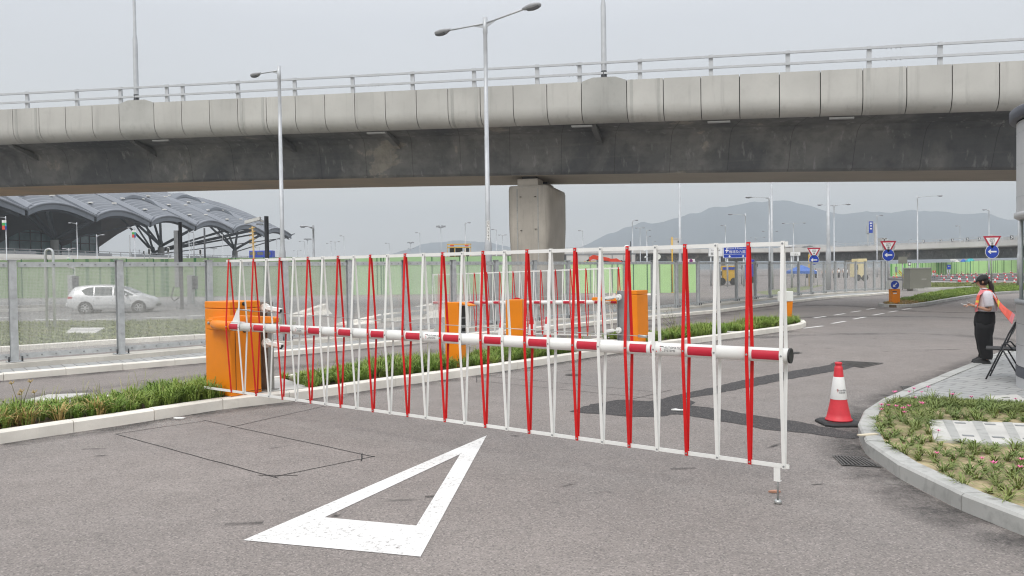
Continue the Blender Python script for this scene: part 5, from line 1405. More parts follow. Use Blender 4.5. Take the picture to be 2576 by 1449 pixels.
# ================================================================== STREET LAMPS
def lamp_head(parent, c, d, ln=.66):
    """cobra-head lantern whose neck starts at c and points along d"""
    d = Vector(d).normalized(); s_ = d.cross(Vector((0, 0, 1))).normalized(); u = s_.cross(d)
    if u.z < 0: u = -u
    mb = MB(); prof = [(0, .035, .04), (.10, .06, .065), (.30, .115, .10), (.55, .150, .12), (.80, .135, .105), (.95, .085, .07), (1.0, .02, .02)]
    secs = []
    for f, wd, h in prof:
        k = ln/.66; secs.append([c+d*(f*ln)+s_*(wd*k*math.cos(a))+u*((h*.62 if math.sin(a) > 0 else h*.9)*k*math.sin(a)+.02) for a in [2*math.pi*i/14 for i in range(14)]])
    mb.loft(secs, 0); b = mb.build("lamp_head", LAMPH, parent, True)
    mb = MB(); mb.loft([[c+d*(f*ln)+s_*(wd*.8*ln/.66*math.cos(a))+u*(-h*.92*ln/.66*abs(math.sin(a))-.0) for a in [math.pi+math.pi*i/8 for i in range(9)]] for f, wd, h in prof[2:6]], 0, False, False); mb.build("lamp_glass", LAMPG, parent, True)
def lamp(label, base, H, arms, r=(.11, .072, .05), collar=1.9, group=None, head=.66, mat=POLE, name="street_lamp", drop=.35):
    base = Vector(base); t = thing(name, label, "street lamp", base, group=group); b = base; Hh = H
    mb = MB()
    mb.lathe([(.001, 0), (r[0], 0), (r[0], collar), (r[0]*.98, collar+.02), (r[1]*1.05, collar+.22), (r[1], collar+.5), (r[1]*.9, Hh*.62), (r[1]*.85, Hh*.62), (r[2], Hh-.5), (r[2]*1.18, Hh-.48), (r[2]*1.18, Hh), (.001, Hh+.01)], b, 14)
    mb.build("pole", mat, t, True)
    for dx, dy, L in arms:
        d = Vector((dx, dy, 0)).normalized(); a0 = b+Vector((0, 0, Hh-.18)); a1 = a0+d*L+Vector((0, 0, .10)) 
        mb = MB(); mb.tube([a0, a1], .028, 8); mb.plate([(0, -.16), (.45, .0), (0, .02)], (a0, d, Vector((0, 0, 1)), d.cross(Vector((0, 0, 1)))), .008); mb.build("arm", mat, t, True)
        lamp_head(t, a1-d*.05, d, head)
    return t
AD = Vector((-1.75, 1.4, 0)).normalized()
lb = G(1231, 826, 0.1); Yl = lb.y
l1 = lamp("tall twin arm street lamp standing before the middle of the viaduct", (lb.x, lb.y, .1), zat(1221, 44, Yl)-.1, [(AD.x, AD.y, 1.5), (-AD.x, -AD.y, 1.5)], r=(.108, .074, .062), collar=2.6)
mb = MB(); zz = zat(1230, 585, Yl)
q = Vector((lb.x+.01, lb.y-.085, zz)); mb.box(q, (.085, .006, .72)); mb.build("number_plate", WHITE, l1, True)
mb = MB()
for i, ch_ in enumerate("GC3549A"): put_text(mb, ch_, .105, ((q.x, q.y-.0045, zz+.30-i*.1), (1, 0, 0), (0, 0, 1)))
mb.build("number_lettering", INK, l1, True)
Y2 = 30.5; p = A(709, 700, Y2)
lamp("single arm street lamp standing left of the tall twin arm lamp, before the viaduct", (p.x+.05, p.y, .1), zat(690, 166, Y2)-.1, [(AD.x, AD.y, 1.3)], r=(.12, .084, .066), collar=2.6)
for px, lab in ((342, "lamp post on the viaduct parapet above the terminal roof"), (1519, "lamp post on the viaduct parapet right of the twin arm lamp")):
    s = sfind(px, .2, .2); q = va(s, .24, .17); t = thing("street_lamp", lab, "street lamp", q)
    mb = MB(); mb.lathe([(.17, 0), (.17, .03), (.125, .03), (.125, .30)], q, 14); mb.build("base_collar", BLACKM, t, True)
    mb = MB(); mb.lathe([(.118, .30), (.112, 3.0), (.072, 3.25), (.055, 9.5)], q, 14); mb.build("pole", POLE, t, True)
    mb = MB(); mb.tube([q+Vector((0, 0, 9.4)), q+Vector((-.5, 1.8, 9.6))], .03, 8); mb.build("arm", POLE, t, True); lamp_head(t, q+Vector((-.5, 1.8, 9.6)), (-.3, 1, 0))

gl, gr = "far street lamps beyond the fence on the left", "far street lamps beyond the fence on the right"
def farlamp(px, ytop, aL, aR, label, group=None, H=10.5, Y=None, mat=POLE, rk=1., zb=0.):
    Y = Y or (H+zb-1.85)*FPX/(hz(px)-ytop)
    x = A(px, ytop, Y).x; H2 = zat(px, ytop, Y)-zb
    arms = []
    if aL: arms.append((-1, .08, max(.4, (px-aL)/FPX*Y-.62)))
    if aR: arms.append((1, -.08, max(.4, (aR-px)/FPX*Y-.62)))
    return lamp(label, (x, Y, zb), H2, arms, r=(.12*rk, .085*rk, .06*rk), group=group, mat=mat)
S1a = "slim grey single arm lamp far beyond the fence at left"; S2a = "slim grey twin arm lamp far beyond the fence at left"
S1b = "slim grey single arm lamp before the far hills at right"; S2b = "slim grey twin arm lamp before the far hills at right"
# left side
L13 = farlamp(14, 544, -20, None, "banner lamp at the far left edge before the terminal", Y=118)
L338 = farlamp(338, 571, 319, None, "banner lamp before the terminal, left of the tree column pair", Y=140)
L173 = farlamp(173, 624, 155, 191, "twin arm lamp with low banner before the terminal glazing", Y=108, H=6)
farlamp(193, 559.5, 170, None, "single arm lamp before the terminal beside the concrete tree column", Y=130)
farlamp(243, 590, None, 264, "short single arm lamp at the right end of the terminal glazing", Y=112)
for x, y, a, b in ((351, 628, 333, None), (475, 583, None, 487), (560, 590, 543, None), (653, 621, 640, None), (696, 601, None, 704), (766, 606, 751, None), (833, 611, 820, None), (865, 592, 859, None), (979, 611, 968, None), (1056, 584, 1050, None), (1170, 559, None, 1182), (1248, 576, 1243, None)):
    farlamp(x, y, a, b, S1a, gl)
for x, y, a, b in ((481, 613, 463, 498), (748, 630, 737, 759), (843, 607, 829, 855), (1033, 624, 1026, 1042), (1264, 590, 1254, 1272)):
    farlamp(x, y, a, b, S2a, gl)
farlamp(788, 567, 753, None, "dark grey single arm lamp right of the terminal roof end", Y=68, mat=GALVD, rk=1.3, H=7)
for x, y in ((326, 596), (487, 588)):
    Y = 150; q = A(x, y, Y); t = thing("slim_pole", "thin bare pole before the terminal canopy" if x < 400 else "thin bare pole right of the black camera pole before the terminal", "pole", (q.x, Y, 0)); mb = MB(); mb.tube([(q.x, Y, 0), (q.x, Y, q.z)], .11, 8); mb.tube([(q.x, Y, q.z-1), (q.x, Y, q.z+.4)], .05, 6); mb.build("pole", GALVD, t, True)
q = A(514, 574, 120); t = thing("slim_pole", "tall dark pole under the middle of the terminal canopy", "pole", (q.x, q.y, 0)); mb = MB(); mb.tube([(q.x, q.y, 0), (q.x, q.y, q.z)], .14, 8); mb.lathe([(.2, 0), (.2, 2)], (q.x, q.y, 0), 8); mb.build("pole", BLACKM, t, True)
# right side
farlamp(1935, 493, 1876, None, "large single arm lamp before the hill peak, arm to the left", Y=72)
farlamp(1875, 537, 1832, None, "single arm lamp above the blue direction sign, arm to the left", Y=100)
farlamp(2098, 513, 2057, 2139, "twin arm lamp beside the thick grey pole before the hills", Y=96)
farlamp(1996, 560, 1967, 2027, "twin arm lamp above the barrier end before the hills", Y=140)
farlamp(2308, 492, None, 2369, "single arm lamp behind the utility cabinet, arm to the right", Y=94)
for x, y, a, b in ((1591, 553, None, 1598), (1626, 578, None, 1630), (1466, 579, 1462, None), (1628, 594, None, 1632), (1642, 607, None, 1646), (1825, 566, 1820, None), (2206, 541, None, 2212), (2488, 526, 2483, None), (2415, 567, 2404, None), (2286, 601, None, 2290), (2108, 607, 2101, None)):
    farlamp(x, y, a, b, S1b, gr)
for x, y, a, b in ((1937, 581, 1917, 1957), (1901, 597, 1887, 1925), (1610, 572, 1603, 1620)):
    farlamp(x, y, a, b, S2b, gr)
# tall plain columns whose heads are hidden by the viaduct
for px, Y, r0, r1, yc, lab in ((1711, 74, .17, .13, 655, "tall grey pole left of the barrier's last pickets, head hidden by the viaduct"), (1942, 66, .12, .10, 655, "slender tall grey pole beside the large lamp, head hidden by the viaduct"), (2084, 61, .20, .135, 630, "thick tall grey pole at the end of the mesh fence, head hidden by the viaduct")):
    q = A(px, 650, Y); zc = zat(px, yc, Y); lamp(lab, (q.x, Y, 0), 13.5, [(-1, .3, 1.3), (1, -.3, 1.3)], r=(r0, r1, .07), collar=max(.8, zc-.1))
q = G(2565, 724, 0); lamp("grey lamp post showing in the gap of the kiosk", (q.x, q.y, 0), 12., [(1, 0, 1.2)], r=(.19, .14, .07), collar=zat(2565, 640, q.y)-.1)
gm = "high mast lights on the skyline"
for x, y in ((538, 627), (774, 605), (1033, 613), (1109, 574)):
    Y = 30*FPX/(hz(x)-y+14); Y = min(Y, 700); q = A(x, y, Y); t = thing("high_mast_light", "thin high mast with a crown of floodlights on the far skyline", "mast", (q.x, Y, 0), group=gm)
    mb = MB(); mb.tube([(q.x, Y, 0), (q.x, Y, q.z)], .22, 6); mb.build("mast", GALV, t, True)
    mb = MB()
    for k in range(6):
        a = k*1.047; mb.box((q.x+2.2*math.cos(a), Y+2.2*math.sin(a), q.z+1.0), (1.3, 1.3, 1.0)); mb.bar((q.x, Y, q.z), (q.x+2.2*math.cos(a), Y+2.2*math.sin(a), q.z+.8), .25, .25)
    mb.build("floodlights", GALVD, t, True)
# banners on the lamp posts
def banner(parent, px0, px1, y0, y1, Y):
    x0 = A(px0, y0, Y).x; x1 = A(px1, y0, Y).x; z1 = zat(px0, y0, Y); z0 = zat(px0, y1, Y); h = z1-z0; xm = (x0+x1)/2; wd = x1-x0
    mb = MB()
    for f0, f1, mi in ((.72, 1., 0), (.42, .72, 1), (0, .42, 2)):
        mb.box((x0+wd*.35, Y-.3, z0+h*(f0+f1)/2), (wd*.7, .03, h*(f1-f0)), mi=mi)
    for f0, f1, mi in ((.72, 1., 0), (.38, .72, 4), (0, .38, 3)):
        mb.box((x0+wd*.82, Y-.3, z0+h*(f0+f1)/2), (wd*.36, .03, h*(f1-f0)), mi=mi)
    mb.build("banner", [WHITE, MGREEN, CRANER, BLUE, TEAL], parent, True)
banner(L13, 8, 19, 554, 578, 118); banner(L338, 334, 343, 579, 598, 140); banner(L173, 171, 180, 647, 661, 108)

# ================================================================== SILVER CAR
cpos = G(291, 786.5, 0); cr_ = thing("silver_car", "silver people carrier parked behind the mesh fence before the green hoarding", "car", (cpos.x, cpos.y, 0), rad(10)); cr_.scale = (.90,)*3
def car():
    LN = 4.65
    up = [(0.02, .62), (.05, .95), (.12, 1.12), (.28, 1.36), (.42, 1.50), (.75, 1.565), (1.3, 1.60), (1.9, 1.60), (2.45, 1.555), (2.85, 1.47), (3.25, 1.29), (3.62, 1.09), (3.95, .985), (4.25, .90), (4.45, .80), (4.58, .68), (4.64, .52)]
    def ztop(x): return float(np.interp(x, [p[0] for p in up], [p[1] for p in up]))
    def hw(x): return float(np.interp(x, [0, .06, .3, .8, 3.6, 4.2, 4.5, 4.65], [.62, .74, .83, .86, .86, .80, .66, .46]))
    def zbot(x): return float(np.interp(x, [0, .15, .5, 4.2, 4.55, 4.65], [.42, .30, .22, .20, .24, .40]))
    def side(x):
        zt = ztop(x); w_ = hw(x); zb = zbot(x); belt = min(zt-.05, .94+.04*(1-x/LN)); gl = max(0., min(1., (zt-1.0)/.45)); wr = w_*(.97-.22*gl)
        return [(0, zb), (w_*.88, zb), (w_*.97, zb+.10), (w_, (zb+belt)*.52), (w_*.985, belt-.04), (w_*.965, belt), (wr+(w_*.965-wr)*.12, zt-.07 if zt-.07 > belt else belt+.003), (wr*.92, zt-.018), (wr*.70, zt), (0, zt+.008)]
    xs = sorted(set([p[0] for p in up]+list(np.linspace(.1, 4.6, 24))))
    mb = MB(); secs = []
    for x in xs:
        s_ = side(x); ring_ = [(x-LN/2, -y, z) for y, z in s_]+[(x-LN/2, y, z) for y, z in s_[-2:0:-1]]
        secs.append(ring_)
    mb.loft(secs, 0); mb.build("body", CAR, cr_)
    def ys(x, z, off):
        s_ = side(x); zz = [p[1] for p in s_[1:9]]; yy = [p[0] for p in s_[1:9]]; return float(np.interp(z, zz, yy))+off
    def panel(name, top, bot, mat, off=.006, n=8, parent=cr_, sgns=(-1, 1)):
        """strip on the side between two polylines given as (x, z) lists"""
        mb = MB()
        for sg in sgns:
            vs = []
            x0 = max(top[0][0], bot[0][0]); 
            for i in range(n):
                f = i/(n-1)
                def at(pl):
                    k = f*(len(pl)-1); j = min(int(k), len(pl)-2); g = k-j; return (pl[j][0]+(pl[j+1][0]-pl[j][0])*g, pl[j][1]+(pl[j+1][1]-pl[j][1])*g)
                a = at(bot); b = at(top)
                for g in (0, .33, .66, 1):
                    x = a[0]+(b[0]-a[0])*g; z = a[1]+(b[1]-a[1])*g; vs.append((x-LN/2, sg*ys(x, z, off), z))
            mb.add(vs, [(i*4+j, i*4+j+1, (i+1)*4+j+1, (i+1)*4+j) for i in range(n-1) for j in range(3)], 0, True)
        return mb.build(name, mat, parent)
    panel("side_window", [(.80, 1.30), (1.1, 1.45), (1.42, 1.475)], [(1.02, 1.05), (1.2, 1.02), (1.44, 1.01)], GLASSD)
    panel("side_window", [(1.50, 1.475), (2.0, 1.475), (2.40, 1.455)], [(1.50, 1.01), (2.0, 1.0), (2.42, .995)], GLASSD)
    panel("side_window", [(2.50, 1.445), (2.78, 1.38), (3.18, 1.20), (3.52, 1.035)], [(2.50, .995), (2.85, .99), (3.2, .985), (3.5, .98)], GLASSD)
    panel("tail_light", [(.10, .98), (.36, .97)], [(.08, .84), (.34, .86)], TLAMP)
    panel("head_light", [(4.10, .88), (4.42, .76)], [(4.18, .78), (4.44, .68)], HLAMP)
    panel("door_gap", [(1.45, .98), (1.455, .98)], [(1.45, .30), (1.458, .30)], DARKH, .004, 2); panel("door_gap", [(2.445, .97), (2.455, .97)], [(2.445, .28), (2.455, .28)], DARKH, .004, 2); panel("door_gap", [(3.42, .95), (3.43, .95)], [(3.30, .30), (3.31, .30)], DARKH, .004, 2)
    panel("side_moulding", [(.95, .50), (3.6, .50)], [(.95, .455), (3.6, .455)], GALV, .014)
    for sg in (-1, 1):
        mb = MB(); mb.ball((3.18-LN/2, sg*.95, 1.03), .11, 12, sq=(.7, .8, .75)); mb.build("wing_mirror", CAR, cr_)
        for x in (1.52, 2.52): mb = MB(); mb.box((x+.13-LN/2, sg*.865, .90), (.20, .03, .035)); mb.build("door_handle", CAR, cr_)
        for x in (1.02, 3.80):
            mb = MB(); mb.lathe([(.36, -.0), (.375, .02)], n=24); 
            vs = []
            mb = MB(); mb.tube([(x-LN/2, sg*.80, .315), (x-LN/2, sg*.868, .315)], .385, 28); mb.build("wheel_arch", DARKH, cr_)
            mb = MB(); mb.tube([(x-LN/2, sg*.66, .315), (x-LN/2, sg*.885, .315)], .315, 28); wh = mb.build("wheel", TYRE, cr_)
            mb = MB(); c = Vector((x-LN/2, sg*.889, .315))
            ring2(mb, c, Vector((1, 0, 0)), Z_, Vector((0, sg, 0)), .215, .19, 0, 28)
            for k in range(6):
                a = k*1.0472; d = Vector((math.cos(a), 0, math.sin(a))); mb.bar(c+d*.03, c+d*.205, .05, .014, up=(0, sg, 0))
            ring2(mb, c, Vector((1, 0, 0)), Z_, Vector((0, sg, 0)), .05, None, 0, 14, .008)
            mb.build("rim", RIM, wh)
    mb = MB()   # rear window and windscreen
    mb.add([(.155-LN/2, -.62, 1.10), (.155-LN/2, .62, 1.10), (.37-LN/2, .53, 1.42), (.37-LN/2, -.53, 1.42)], [(0, 1, 2, 3)]); mb.build("rear_window", GLASSD, cr_)
    mb = MB(); mb.add([(3.585-LN/2, -.66, 1.125), (3.585-LN/2, .66, 1.125), (2.92-LN/2, .55, 1.462), (2.92-LN/2, -.55, 1.462)], [(0, 1, 2, 3)]); mb.build("windscreen", GLASSD, cr_)
    mb = MB(); mb.box((.03-LN/2, 0, .52), (.10, 1.5, .20)); mb.build("rear_bumper", CAR, cr_, bevel=.03)
    mb = MB(); mb.add([(4.655-LN/2, -.5, .35), (4.655-LN/2, .5, .35), (4.66-LN/2, .5, .48), (4.66-LN/2, -.5, .48)], [(0, 1, 2, 3)]); mb.build("grille", BLACK, cr_)
car()

# ================================================================== HOARDINGS
def hoarding(label, a, b, ztop_a, ztop_b, main, accents, step=2.4, seed=1):
    rs = random.Random(seed); a = xy(a); b = xy(b); t = thing("green_hoarding", label, "hoarding", (a.x, a.y, 0)); L = (b-a).length; d = (b-a)/L; n = Vector((d.y, -d.x, 0)); 
    if n.y > 0: n = -n
    k = max(1, int(round(L/step)))
    for i in range(k):
        p0 = a+d*(L*i/k+.03); p1 = a+d*(L*(i+1)/k-.03); zt = ztop_a+(ztop_b-ztop_a)*(i+.5)/k+rs.uniform(-.03, .03)
        mb = MB(); mb.bar((p0.x, p0.y, zt/2), (p1.x, p1.y, zt/2), .05, zt)
        mb.build("panel", main, t, True)
        for _ in range(rs.choice((0, 1, 1, 2))):
            f = rs.uniform(.1, .85); wd = rs.choice((.06, .08, .08, .10, .10, .30, .6)); q = p0.lerp(p1, f)+n*.035; q2 = q+d*min(wd, (p1-q).length)
            if wd < .12: q2 = q+d*wd
            mb = MB(); mb.bar((q.x, q.y, zt/2), (q2.x, q2.y, zt/2), .02, zt-.02); mb.build("green_stripe", accents[0] if wd > .2 else accents[1], t, True)
        mb = MB(); q = a+d*(L*i/k); mb.box((q.x+n.x*.03, q.y+n.y*.03, zt/2), (.07, .07, zt+.04)); mb.build("hoarding_post", DGREEN, t, True)
    return t
hoarding("long dull green hoarding behind the car and the mesh fence at left", G(-260, 753), G(880, 742), 3.60, 3.25, OGREEN, (OLIVED, DGREEN), 2.6, 3)
hoarding("paler green hoarding left of the bridge pier under the yellow arrow board", G(882, 742), G(1300, 738), 3.2, 3.1, LGREEN2, (OGREEN, DGREEN), 2.6, 4)
hoarding("light green hoarding right of the bridge pier behind the farther barrier", G(1338, 738), G(1752, 736), 2.65, 2.35, LGREEN, (OGREEN, DGREEN), 2.0, 5)
hoarding("bright green hoarding behind the field of cones at the right", G(2239, 695.5), G(2440, 688.5), 2.3, 2.6, LGREEN, (MGREEN, DGREEN), 2.9, 8)
hoarding("bright green hoarding end that steps up beside the kiosk at the right", G(2441, 688.5), G(2640, 684.5), 2.75, 3.0, LGREEN, (MGREEN, DGREEN), 2.9, 9)

# ================================================================== TERMINAL BUILDING
term = thing("terminal_building", "large terminal hall with wavy grey standing seam roof on branching columns", "terminal", (-100, 200, 0))
EV = Vector((3.63, 21.34, 0)); V1_ = Vector((-106.42, 170, 17.05)); WV = Vector((-EV.y, EV.x, 0)).normalized(); LB = EV.length
def zprof(s): return float(np.interp(s, [0, 5.5, 14.25, 23.25, 31, 40.75, 50, 62, 75, 88, 96], [0, 2.75, 6.75, 10.15, 12.2, 13.45, 13.6, 10.2, 4.2, -3.5, -5]))
def arch(t): return 2.15*math.sin(math.pi*min(1, max(0, t))**.82)-.35*t
def roofp(n, s, dz=0.):
    i = math.floor(n); t = n-i; return V1_+EV*n+WV*s+Vector((0, 0, zprof(s)+arch(t)+dz))
ns = 25
SS = ngrid(0, 95, 44)
for i in range(-3, 6):
    V = []; UV = []
    for s in SS:
        for k in range(ns):
            t = k/(ns-1)*.999; V.append(roofp(i+t, s)); UV.append((t, s))
    Fc = [(a*ns+k, a*ns+k+1, (a+1)*ns+k+1, (a+1)*ns+k) for a in range(len(SS)-1) for k in range(ns-1)]
    mb = MB(); mb.add(V, Fc, 0, True); o = mb.build("roof_vault", ROOFM, term, True)
    uvl = o.data.uv_layers.new(name='UV')
    for lp in o.data.loops: uvl.data[lp.index].uv = UV[lp.vertex_index]
    # eave: rounded edge tube and deep fascia
    tt = ngrid(0, .955, 17)
    mb = MB(); mb.loft([[roofp(i+t, s, z) for s, z in ((.35, .12), (-.25, .18), (-.45, -.05), (-.25, -.35), (.2, -.3))] for t in tt], 0); mb.build("eave_tube", FASCIAL, term, True)
    mb = MB(); mb.loft([[roofp(i+t, s, z) for s, z in ((-.05, -.28), (-.05, -1.5), (.25, -1.6), (.25, -.3))] for t in tt], 0, True, True, False)
    mb.loft([[roofp(i+t, s, z) for s, z in ((.8, -1.45), (.8, -2.4), (1.1, -2.45), (1.1, -1.4))] for t in ngrid(.02, .93, 17)], 1, True, True, False); mb.build("fascia", [FASCIA, DARKST], term, True)
    # valley gutter band going back from the corner
    mb = MB(); mb.loft([[roofp(i+q, s, z) for q, z in ((-.012, .55), (.035, .62), (.075, .25), (.07, -.2), (-.012, -.2))] for s in SS], 0, True, True, False); mb.build("valley_band", FASCIAL, term, True)
    if i in (2, 4, 0):
        for s0_ in (11.5, 23., 35.):
            mb = MB(); mb.loft([[roofp(i+t, s_, z*min(1, 3*t, 4*(1-t))) for s_, z in ((s0_-.8, .15), (s0_-.6, 1.0), (s0_+1.2, 1.15), (s0_+4.5, .1))] for t in ngrid(.06, .97, 17)], 0, True, True, False); mb.build("roof_step", FASCIA, term, True)
    if i in (0, 1, 2, 3, 4):
        for s in (4, 11, 18, 25):
            for t in (.14, .55): mb = MB(); p = roofp(i+t, s, .35); mb.box(p, (.9, .9, .3)); mb.build("roof_fixing", PALEW, term, True)
    # dark timber ceiling, hung below
    V = [roofp(i+k/8*.999, s, -2.0) for s in ngrid(.6, 95, 20) for k in range(9)]
    mb = MB(); mb.add(V, [(a*9+k, a*9+k+1, (a+1)*9+k+1, (a+1)*9+k) for a in range(19) for k in range(8)], 0, True); mb.build("ceiling", CEILM, term, True)
DK = 5.3
def tree_col(n, s, ztop_, r):
    b = V1_+EV*n+WV*s; b.z = 0
    mb = MB(); mb.lathe([(r*1.05, DK-1), (r, ztop_)], b, 16); c = mb.build("column_base", CONCB, term, True)
    mb = MB(); t0 = b+Vector((0, 0, ztop_-.2)); mb.lathe([(r*.75, ztop_-.2), (r*.6, ztop_+1.6), (r*.35, ztop_+2.4)], b, 12)
    for dn, ds, rr in ((-.62, -s+3, .42), (-.35, 14, .4), (.0, -s+2, .36), (.05, 13, .34), (.38, -s+2.5, .34), (.62, -s+5, .45), (.7, 15, .4)):
        e_ = roofp(n+dn, s+ds, -2.2); mb.tube([t0+Vector((0, 0, .6)), e_], [rr, rr*.75], 8)
    e_ = roofp(n+1.3, 2.2, -2.2); mb.tube([b+Vector((0, 0, ztop_-.5)), e_], .2, 6)
    mb.build("column_branches", DARKST, term, True)
for n in (-1, 1, 3, 5): tree_col(n, 12, 10.6 if n > 1 else 11.2, .95)
tree_col(4.7, 40, 10.0, .9)
# glazed hall behind the columns
def gl_wall(n0, s0_, n1, s1_, nm):
    a = V1_+EV*n0+WV*s0_; b = V1_+EV*n1+WV*s1_; mb = MB(); m2 = MB(); k = nm
    for i in range(k):
        p = a.lerp(b, i/k); q = a.lerp(b, (i+1)/k); zt = 24
        mb.add([(p.x, p.y, DK), (q.x, q.y, DK), (q.x, q.y, zt), (p.x, p.y, zt)], [(0, 1, 2, 3)]); m2.bar((p.x, p.y, DK), (p.x, p.y, zt), .35, .35, up=(1, 0, 0))
    for z in (DK+2.6, DK+5.2, DK+7.8, DK+10.4): m2.bar((a.x, a.y, z), (b.x, b.y, z), .4, .3)
    mb.build("glass_wall", TGLASS, term, True); m2.build("mullions", MULL, term, True)
gl_wall(-3, 52, 4.1, 52, 36); gl_wall(4.1, 52, 4.1, 80, 8)
# timber bulkhead hanging in arches in front of the glazing
mb = MB(); secs = []
for k in range(61):
    n = -3+7.1*k/60; zl = 11.6+4.9*abs(math.sin(math.pi*(n-2.1)/1.2)); p = V1_+EV*n+WV*50.5; secs.append([Vector((p.x, p.y, zl)), Vector((p.x, p.y, 27)), Vector((p.x-.6, p.y, 27)), Vector((p.x-.6, p.y, zl))])
mb.loft(secs, 0, True, True, False); mb.build("timber_bulkhead", CEILM, term, True)
# elevated road in front of the hall
er = thing("elevated_road", "pale walled elevated road in front of the terminal, above the hoarding", "elevated road", (-80, 120, 0))
a = Vector((-84.5, 96, 0)); b = Vector((-61, 222, 0)); d = (b-a).normalized(); n_ = Vector((-d.y, d.x, 0))
mb = MB()
def wl(z0, z1, off, th, mi=0, a_=a, b_=b): 
    q0 = a_+n_*off; q1 = b_+n_*off; mb.bar((q0.x, q0.y, (z0+z1)/2), (q1.x, q1.y, (z0+z1)/2), th, z1-z0, mi)
wl(0, 5.0, 0, .5); wl(5.0, 5.66, -.06, .55); mb.build("wall", PALEW, er, True)
mb = MB(); q0, q1, q2, q3 = a+n_*.3, b+n_*.3, b+n_*75, a+n_*75
mb.prism([(p.x, p.y) for p in (q0, q3, q2, q1)][::-1], 4.7, DK-.05); mb.build("road_deck", GRND, er, True)
mb = MB()
for z in (6.0, 6.5): wl(z-.06, z+.06, .5, .08)
for k in range(42):
    p = a.lerp(b, k/41)+n_*.5; mb.bar((p.x, p.y, 5.5), (p.x, p.y, 6.55), .1, .1, up=(1, 0, 0))
for k in range(6):
    p = a.lerp(b, .1+k*.16)+n_*14; p2 = p+d*14; mb.bar((p.x, p.y, 6.2), (p2.x, p2.y, 6.2), .2, 1.2)
mb.build("railing", GALVD, er, True)
# blue double decker seen above the wall
def bus(label, px0, px1, ytop, ybot, Y, rot):
    x0 = A(px0, ytop, Y).x; x1 = A(px1, ytop, Y).x; zt = zat(px0, ytop, Y); zb = zat(px0, ybot, Y); t = thing("blue_bus", label, "bus", ((x0+x1)/2, Y, zb))
    mb = MB(); mb.box(((x0+x1)/2, Y+1.2, (zt+zb)/2), (x1-x0, 2.4, zt-zb)); mb.build("body", BLUE, t, True, bevel=.15)
    k = 3
    for i in range(k):
        mb = MB(); xa = x0+(x1-x0)*(.04+.32*i); mb.box((xa+(x1-x0)*.13, Y-.01, zb+(zt-zb)*.72), ((x1-x0)*.26, .04, (zt-zb)*.30)); mb.build("window", GLASSD, t, True)
    for f in (.2, .8):
        mb = MB(); mb.tube([(x0+(x1-x0)*f, Y-.03, zb), (x0+(x1-x0)*f, Y+.3, zb)], .5, 16); mb.build("wheel", TYRE, t, True)
    return t
bus("blue bus on the elevated road right of the terminal columns", 626, 684, 630.5, 657, 175, 0)
# black camera poles, service pillar, bamboo pole, pipe loop
def cam_pole(label, px, ytop, Y, r, box=False):
    x = A(px, ytop, Y).x; zt = zat(px, ytop, Y); t = thing("camera_pole", label, "pole", (x, Y, 0)); mb = MB(); mb.lathe([(r*1.3, 0), (r*1.3, .1), (r, .1), (r, zt), (.001, zt+.01)], (x, Y, 0), 20); mb.build("pole", BLACKM, t, True)
    if box:
        mb = MB(); mb.box((x-r*2.2, Y, zt-2.0), (.24, .2, 3.1)); mb.build("equipment_box", GALVD, t, True, bevel=.02)
        mb = MB(); mb.tube([(x-.4, Y-.05, zt-3.5), (x-.55, Y-.05, zt-4.1), (x-.4, Y-.05, zt-4.3), (x-.1, Y-.1, zt-4.1)], .03, 6); mb.build("cable", BLACK, t, True)
    return t
cam_pole("black pole with a long grey box standing before the terminal roof", 453, 559, 42, .095, True)
c2 = cam_pole("black pole with white camera at its top before the terminal roof end", 670, 544, 40, .11)
x, Y, zt = c2.location.x, 40, zat(670, 544, 40)
mb = MB(); mb.tube([(x-.12, Y-.1, zt-.28), (x-.30, Y-.12, zt-.22)], .05, 8); mb.loft([[Vector((x-.25-.78*f, Y-.2+dy, zt-.13-.20*f+dz)) for dy, dz in ((-.11, -.07), (.11, -.07), (.13, .09), (-.13, .09))] for f in (0, 1)], 0, True, True, False); mb.build("camera", WHITE, c2, True)
mb = MB(); mb.box((x-.32, Y-.1, zt-.42), (.34, .1, .06)); mb.build("camera_bracket", GALVD, c2, True)
q = A(635, 570, 34); t = thing("bamboo_pole", "thin bamboo pole with short pegs in front of the terminal roof end", "pole", (q.x, 34, 0)); mb = MB(); mb.tube([(q.x+.1, 34, 0), (q.x, 34, q.z)], .042, 8)
for i in range(5): mb.bar((q.x-.14, 33.98, q.z-.1-.16*i), (q.x+.14, 33.96, q.z-.03-.17*i), .03, .03)
mb.build("pole", TWOOD, t, True)
Y = 26; q0 = A(113.5, 627, Y); q1 = A(133, 627, Y); t = thing("pipe_loop", "galvanised inverted U pipe standing in the lawn behind the mesh fence", "pipe", (q0.x, Y, 0))
mb = MB(); mb.tube([(q0.x, Y, 0), (q0.x, Y, q0.z-.1), (q0.x+.05, Y, q0.z-.02), (q0.x+.12, Y, q0.z), (q1.x-.12, Y, q0.z), (q1.x-.05, Y, q0.z-.02), (q1.x, Y, q0.z-.1), (q1.x, Y, .0)], .042, 12); mb.build("pipe", GALV, t, True)
